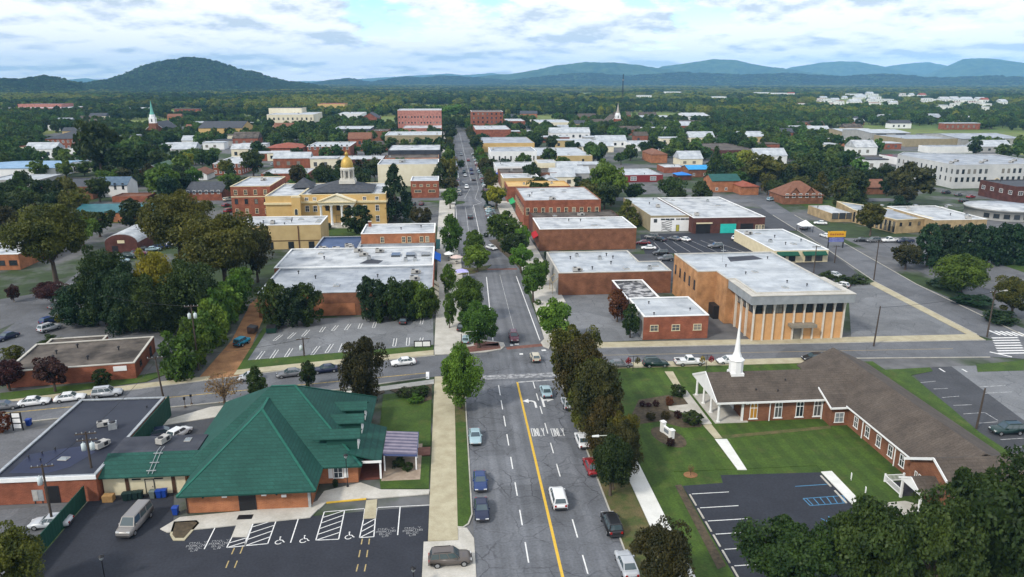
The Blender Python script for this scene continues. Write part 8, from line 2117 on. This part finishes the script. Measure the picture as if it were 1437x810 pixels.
x, y = P(936, 611); r = empty('monument_sign', (x, y, .1), R(-72), 'white brick-pillared church sign in its mulch bed', 'sign')
for s in (-1, 1): MB().box(s * 1.15 - .35, s * 1.15 + .35, -.3, .3, 0, 1.25 + (s < 0) * .35).box(s * 1.15 - .42, s * 1.15 + .42, -.37, .37, 1.25 + (s < 0) * .35, 1.38 + (s < 0) * .35).build('pillar', WHITE, r)
MB().box(-.8, .8, -.18, .18, 0, 1.15).build('sign_panel', WHITE, r); MB().box(-.6, .6, -.21, -.18, .35, .95).box(-.6, .6, .18, .21, .35, .95).build('board', mat('sign_board_grey', (.2, .23, .26)), r)
x, y = P(1172, 348); r = empty('pylon_sign', (x, y, 0), 0, 'yellow-orange and blue roadside sign on two posts by the avenue', 'sign')
MB().box(-2.6, -2.3, -.15, .15, 0, 5.6).box(2.3, 2.6, -.15, .15, 0, 5.6).build('post', DARKMETAL, r)
MB().box(-2.9, 2.9, -.25, .25, 3.6, 5.4).build('upper_panel', mat('sign_orange', (.62, .33, .02)), r); MB().box(-2.5, 2.5, -.2, .2, 2.0, 3.4).build('lower_panel', mat('sign_blue', (.10, .12, .34), (.2, .22, .45), scale=1.5), r)
b = MB(); 
for i, (x0, w_) in enumerate(((-2.3, .5), (-1.6, .7), (-.7, .4), (-.1, .6), (.7, .5), (1.4, .8))): b.box(x0, x0 + w_, -.28, -.25, 4.2, 4.8 - .1 * (i % 2))
b.build('panel_lettering', mat('sign_brown', (.35, .12, .02)), r)
# radio mast
x, y = P(873, 150); h = height(873, 150, 104); r = empty('radio_mast', (x, y, 0), 0, 'thin lattice radio mast rising above the far tree belt', 'mast')
b = MB()
for k in range(3):
    a = 2.094 * k; b.tube([(2.0 * math.cos(a), 2.0 * math.sin(a), 0), (.9 * math.cos(a), .9 * math.sin(a), h)], .28, 5)
for i in range(24):
    z = h * i / 24; z2 = h * (i + 1) / 24; s = 2.0 - 1.1 * i / 24
    for k in range(3):
        a, c_ = 2.094 * k, 2.094 * (k + 1); b.bar((s * math.cos(a), s * math.sin(a), z), (s * math.cos(c_), s * math.sin(c_), z2), .22, .22)
b.build('lattice', DARKMETAL, r); MB().box(-1.6, 1.6, -.3, .3, h * .8, h * .84).build('antenna', PALEUNIT, r)
# flower baskets on posts
def flower_post(u, vb, lcol, rcol, label):
    x, y = P(u, vb); r = empty('flower_post', (x, y, 0), 0, label, 'flower post')
    MB().tube([(0, 0, 0), (0, 0, 3.0)], .05, 8).build('post', BLACK, r); MB().box(-.95, .95, -.03, .03, 2.85, 2.92).build('crossbar', BLACK, r)
    for s, l in ((-1, lcol), (1, rcol)):
        v, n = crown_pts('ball', 3, 60, 900, .06); me = leaf_mesh('basket', v, n, [LEAF[l] if l in LEAF else l]); o = link('basket', me, r, (s * .85, 0, 1.5)); o.scale = (1.15, 1.15, 1.25)
FRED = leafm('flower_red', (.19, .012, .014), (.34, .02, .022)); FYEL = leafm('flower_yellow', (.2, .17, .01), (.3, .26, .02))
flower_post(888, 521, FRED, LEAF['gold'], 'flower post with one red and one gold basket beside the dark saloon')
flower_post(991, 519, FYEL, FRED, 'flower post with one yellow and one red basket beside the pickup')
for i, (u, v) in enumerate(((1194, 674), (1214, 694))):
    x, y = P(u, v); b = MB().box(-.22, .22, -.04, .04, .35, 1.0).box(-.2, -.14, -.03, .03, 0, .36).box(.14, .2, -.03, .03, 0, .36)
    tag(b.build('lawn_sign', WHITE, None, (x, y, .06), R(70)), ['small white lawn sign, farther from the church porch', 'small white lawn sign, nearer to the concrete walk end'][i], 'sign', 'small white signs on the church lawn')
# cafe pavement: umbrellas, canopies, awnings
def parasol(u, v, m, label, s=1.6):
    x, y = P(u, v); r = empty('patio_umbrella', (x, y, .12), 0, label, 'umbrella')
    MB().tube([(0, 0, 0), (0, 0, 2.4)], .04, 6).lathe([(.3, 0), (.3, .08), (.06, .1)], 8).build('pole', DARKMETAL, r); MB().lathe([(s, 2.0), (s * .96, 2.12), (.05, 2.75)], 8, sm=False).build('canopy', m, r)
    MB().lathe([(.5, .7), (.5, .74)], 10).build('table_top', DARKMETAL, r)
parasol(630, 366, WHITE, 'white patio umbrella on the cafe pavement'); parasol(641, 371, mat('pink_canvas', (.55, .42, .38), (.65, .52, .47), scale=1), 'pale pink patio umbrella on the cafe pavement', 1.9); parasol(629, 357, mat('grey_canvas', (.2, .25, .25)), 'grey-green patio umbrella behind the white one')
x, y = P(648, 392); r = empty('market_canopy', (x, y, .12), R(10), 'lilac square canopy on the pavement by the kerb island', 'canopy')
for a, c_ in ((-1, -1), (1, -1), (1, 1), (-1, 1)): MB().box(a * 1.6 - .04, a * 1.6 + .04, c_ * 1.4 - .04, c_ * 1.4 + .04, 0, 2.1).build('post', WHITE, r)
MB().add([(-1.75, -1.55, 2.1), (1.75, -1.55, 2.1), (1.75, 1.55, 2.1), (-1.75, 1.55, 2.1), (0, 0, 2.9)], [(0, 1, 4), (1, 2, 4), (2, 3, 4), (3, 0, 4), (3, 2, 1, 0)]).build('roof', mat('lilac_tent', (.33, .31, .6), (.45, .43, .68), scale=1), r)
def side_awning(x, y0, y1, z, m, label, out=1.6, sgn=1):
    r = empty('shop_awning', (x, y0, z), 0, label, 'awning')
    MB().extr([(0, 0, 0), (sgn * out, 0, -.9), (sgn * out, 0, -1.2), (sgn * .02, 0, -.1)], (0, y1 - y0, 0)).build('canvas', m, r); MB().tube([(sgn * out, 0, -1.0), (0, 0, -1.0)], .03, 6).tube([(sgn * out, y1 - y0, -1.0), (0, y1 - y0, -1.0)], .03, 6).build('bracket', DARKMETAL, r)
side_awning(-4.55, 202, 211, 4.6, mat('bright_blue_canvas', (.01, .12, .55)), 'bright blue awning on the white-roofed hall', 1.7)
for i, y in enumerate((168, 172.4, 176.8, 181.2)): side_awning(-4.28, y, y + 3, 3.2, mat('cream_canvas', (.5, .45, .33)), 'cream shop awning under the red end parapet', 1.2); COL.objects['shop_awning' if False else list(COL.objects)[-3].name]['group'] = 'cream awnings under the red end parapet'
side_awning(27.9, 232, 240, 4.4, mat('red_canvas', (.4, .01, .015)), 'red awning at the narrow brick building corner', 1.6, -1)
side_awning(26.4, 395, 404, 4.2, mat('blue_canvas', (.02, .06, .4)), 'blue awning on the east shops up the street', 2.2, -1)
side_awning(26.6, 460, 470, 4.6, mat('green_canvas', (.02, .3, .1)), 'green awning at the white rendered building', 2.2, -1)
side_awning(26.6, 300, 312, 4.4, mat('green_canvas', (.02, .3, .1)), 'green awning behind the yellow-green street tree', 2.0, -1)
x, y = P(1129, 325); r = empty('gazebo', (x, y, 0), 0, 'white pointed gazebo tent beyond the beige shop', 'gazebo')
for a, c_ in ((-1, -1), (1, -1), (1, 1), (-1, 1)): MB().box(a * 2 - .06, a * 2 + .06, c_ * 2 - .06, c_ * 2 + .06, 0, 2.3).build('post', DARKMETAL, r)
MB().add([(-2.2, -2.2, 2.3), (2.2, -2.2, 2.3), (2.2, 2.2, 2.3), (-2.2, 2.2, 2.3), (0, 0, 4.2)], [(0, 1, 4), (1, 2, 4), (2, 3, 4), (3, 0, 4), (3, 2, 1, 0)]).build('roof', WHITE, r)
# beige shop awnings, garage and workshop fronts
def on_front(label):
    return next(o for o in COL.objects if o.get('label') == label)
t = on_front('beige shop with pale roofs and dark green awnings beside the avenue'); GA = mat('dark_green_awning', (.006, .06, .035), (.01, .08, .05), scale=1)
w = width_to(*P(1085, 369), 1161)
for a, c_ in ((.8, w * .44), (w * .52, w - .8)):
    MB().extr([(a, 0, 3.3), (a, -1.4, 2.5), (a, -1.4, 2.25), (a, -.02, 3.0)], (c_ - a, 0, 0)).build('awning', GA, t)
    for k in range(2): link('window', win_mesh(2.0, 1.9, 'dark'), t, (a + (c_ - a) * (.28 + .46 * k), 0, .4))
MB().box(0, w, -.06, 0, 2.9, 3.0).build('belt_course', CREAM, t)
t = on_front('olive block garage with white decorated front wall facing the dark car park'); w = width_to(*P(912, 325), 970)
f = MB().box(0.05, w - .05, -.1, -.005, 0, 4.9).build('front_panel', WHITE, t)
b = MB()
for i in range(6):
    z = .4 + i * .62; pts_ = [(w * .27 + j * w * .035, -.115, z + .28 * math.sin(j * .7 + i * .8)) for j in range(8)]
    b.tube(pts_, .1, 5)
b.build('wave_mural', mat('mural_black', (.03, .03, .035)), t)
for i in range(6): link('window', win_mesh(1.5, .6, 'bare'), t, (w * (.3 + .11 * i) + (.5 if i > 2 else 0), -.1, 4.0))
link('window', win_mesh(1.2, 1.3, 'bare'), t, (w * .12, -.1, 3.2)); door(t, (w * .66, -.1), (1, 0), 1.0, 2.2, mat('yellow_door', (.4, .36, .06)))
t = on_front('wide workshop with very large white roof and turquoise roller door'); w = width_to(*P(972, 328), 1072)
for a, c_, m in ((.04, .24, BLACK), (.38, .60, mat('turquoise_door', (.02, .42, .36), (.03, .5, .43), scale=.8)), (.66, .84, BLACK)): MB().box(w * a, w * c_, -.08, -.003, .02, 3.3).build('roller_door', m, t)
MB().box(w * .04, w * .26, -.5, -.1, 3.5, 3.9).build('door_canopy', CREAM, t); windows(t, (w * .87, 0), (w, 0), .6, 1.0, 2.2, 3, 'cream')
# mailbox-like posts by the rear yard, traffic boxes
def short_post(u, v, label):
    x, y = P(u, v); r = empty('short_post', (x, y, .1), 0, label, 'post', 'dark posts by the rear yard entrance')
    MB().tube([(0, 0, 0), (0, 0, 1.3)], .05, 6).lathe([(.22, 0), (.18, .15), (.06, .2)], 8).build('post', mat('rusty_iron', (.08, .05, .03)), r); MB().box(-.15, .15, -.12, .12, 1.3, 1.75).build('head', BLACK, r)
short_post(260, 572, 'dark short post nearer to the tall green fence'); short_post(269, 568, 'dark short post farther from the tall green fence')
def rail_fence(a, b_, label):
    a = Vector(P(*a)); b_ = Vector(P(*b_)); d = b_ - a; L_ = d.length
    r = empty('low_rail', (a.x, a.y, 0), math.atan2(d.y, d.x), label, 'railing')
    for i in range(int(L_ / 2.2) + 1): MB().box(i * 2.2 - .06, i * 2.2 + .06, -.06, .06, 0, .9).build('post', WHITE, r)
    MB().box(0, L_, -.03, .03, .6, .68).box(0, L_, -.03, .03, .3, .38).build('rail', WHITE, r)

# ------------------------------------------------------------------ air
def haze(density):
    m = bpy.data.materials.new('haze_air'); m.use_nodes = True; nt = m.node_tree; nt.nodes.clear()
    o_ = nt.nodes.new('ShaderNodeOutputMaterial'); v = nt.nodes.new('ShaderNodeVolumePrincipled')
    v.inputs['Color'].default_value = (.28, .60, 1.0, 1); v.inputs['Density'].default_value = density; v.inputs['Anisotropy'].default_value = -.4
    nt.links.new(v.outputs[0], o_.inputs['Volume'])
    o = MB().box(-17600, 17600, -310, 18100, -1.3, 540).build('haze', m); o['kind'] = 'stuff'
haze(HAZE)
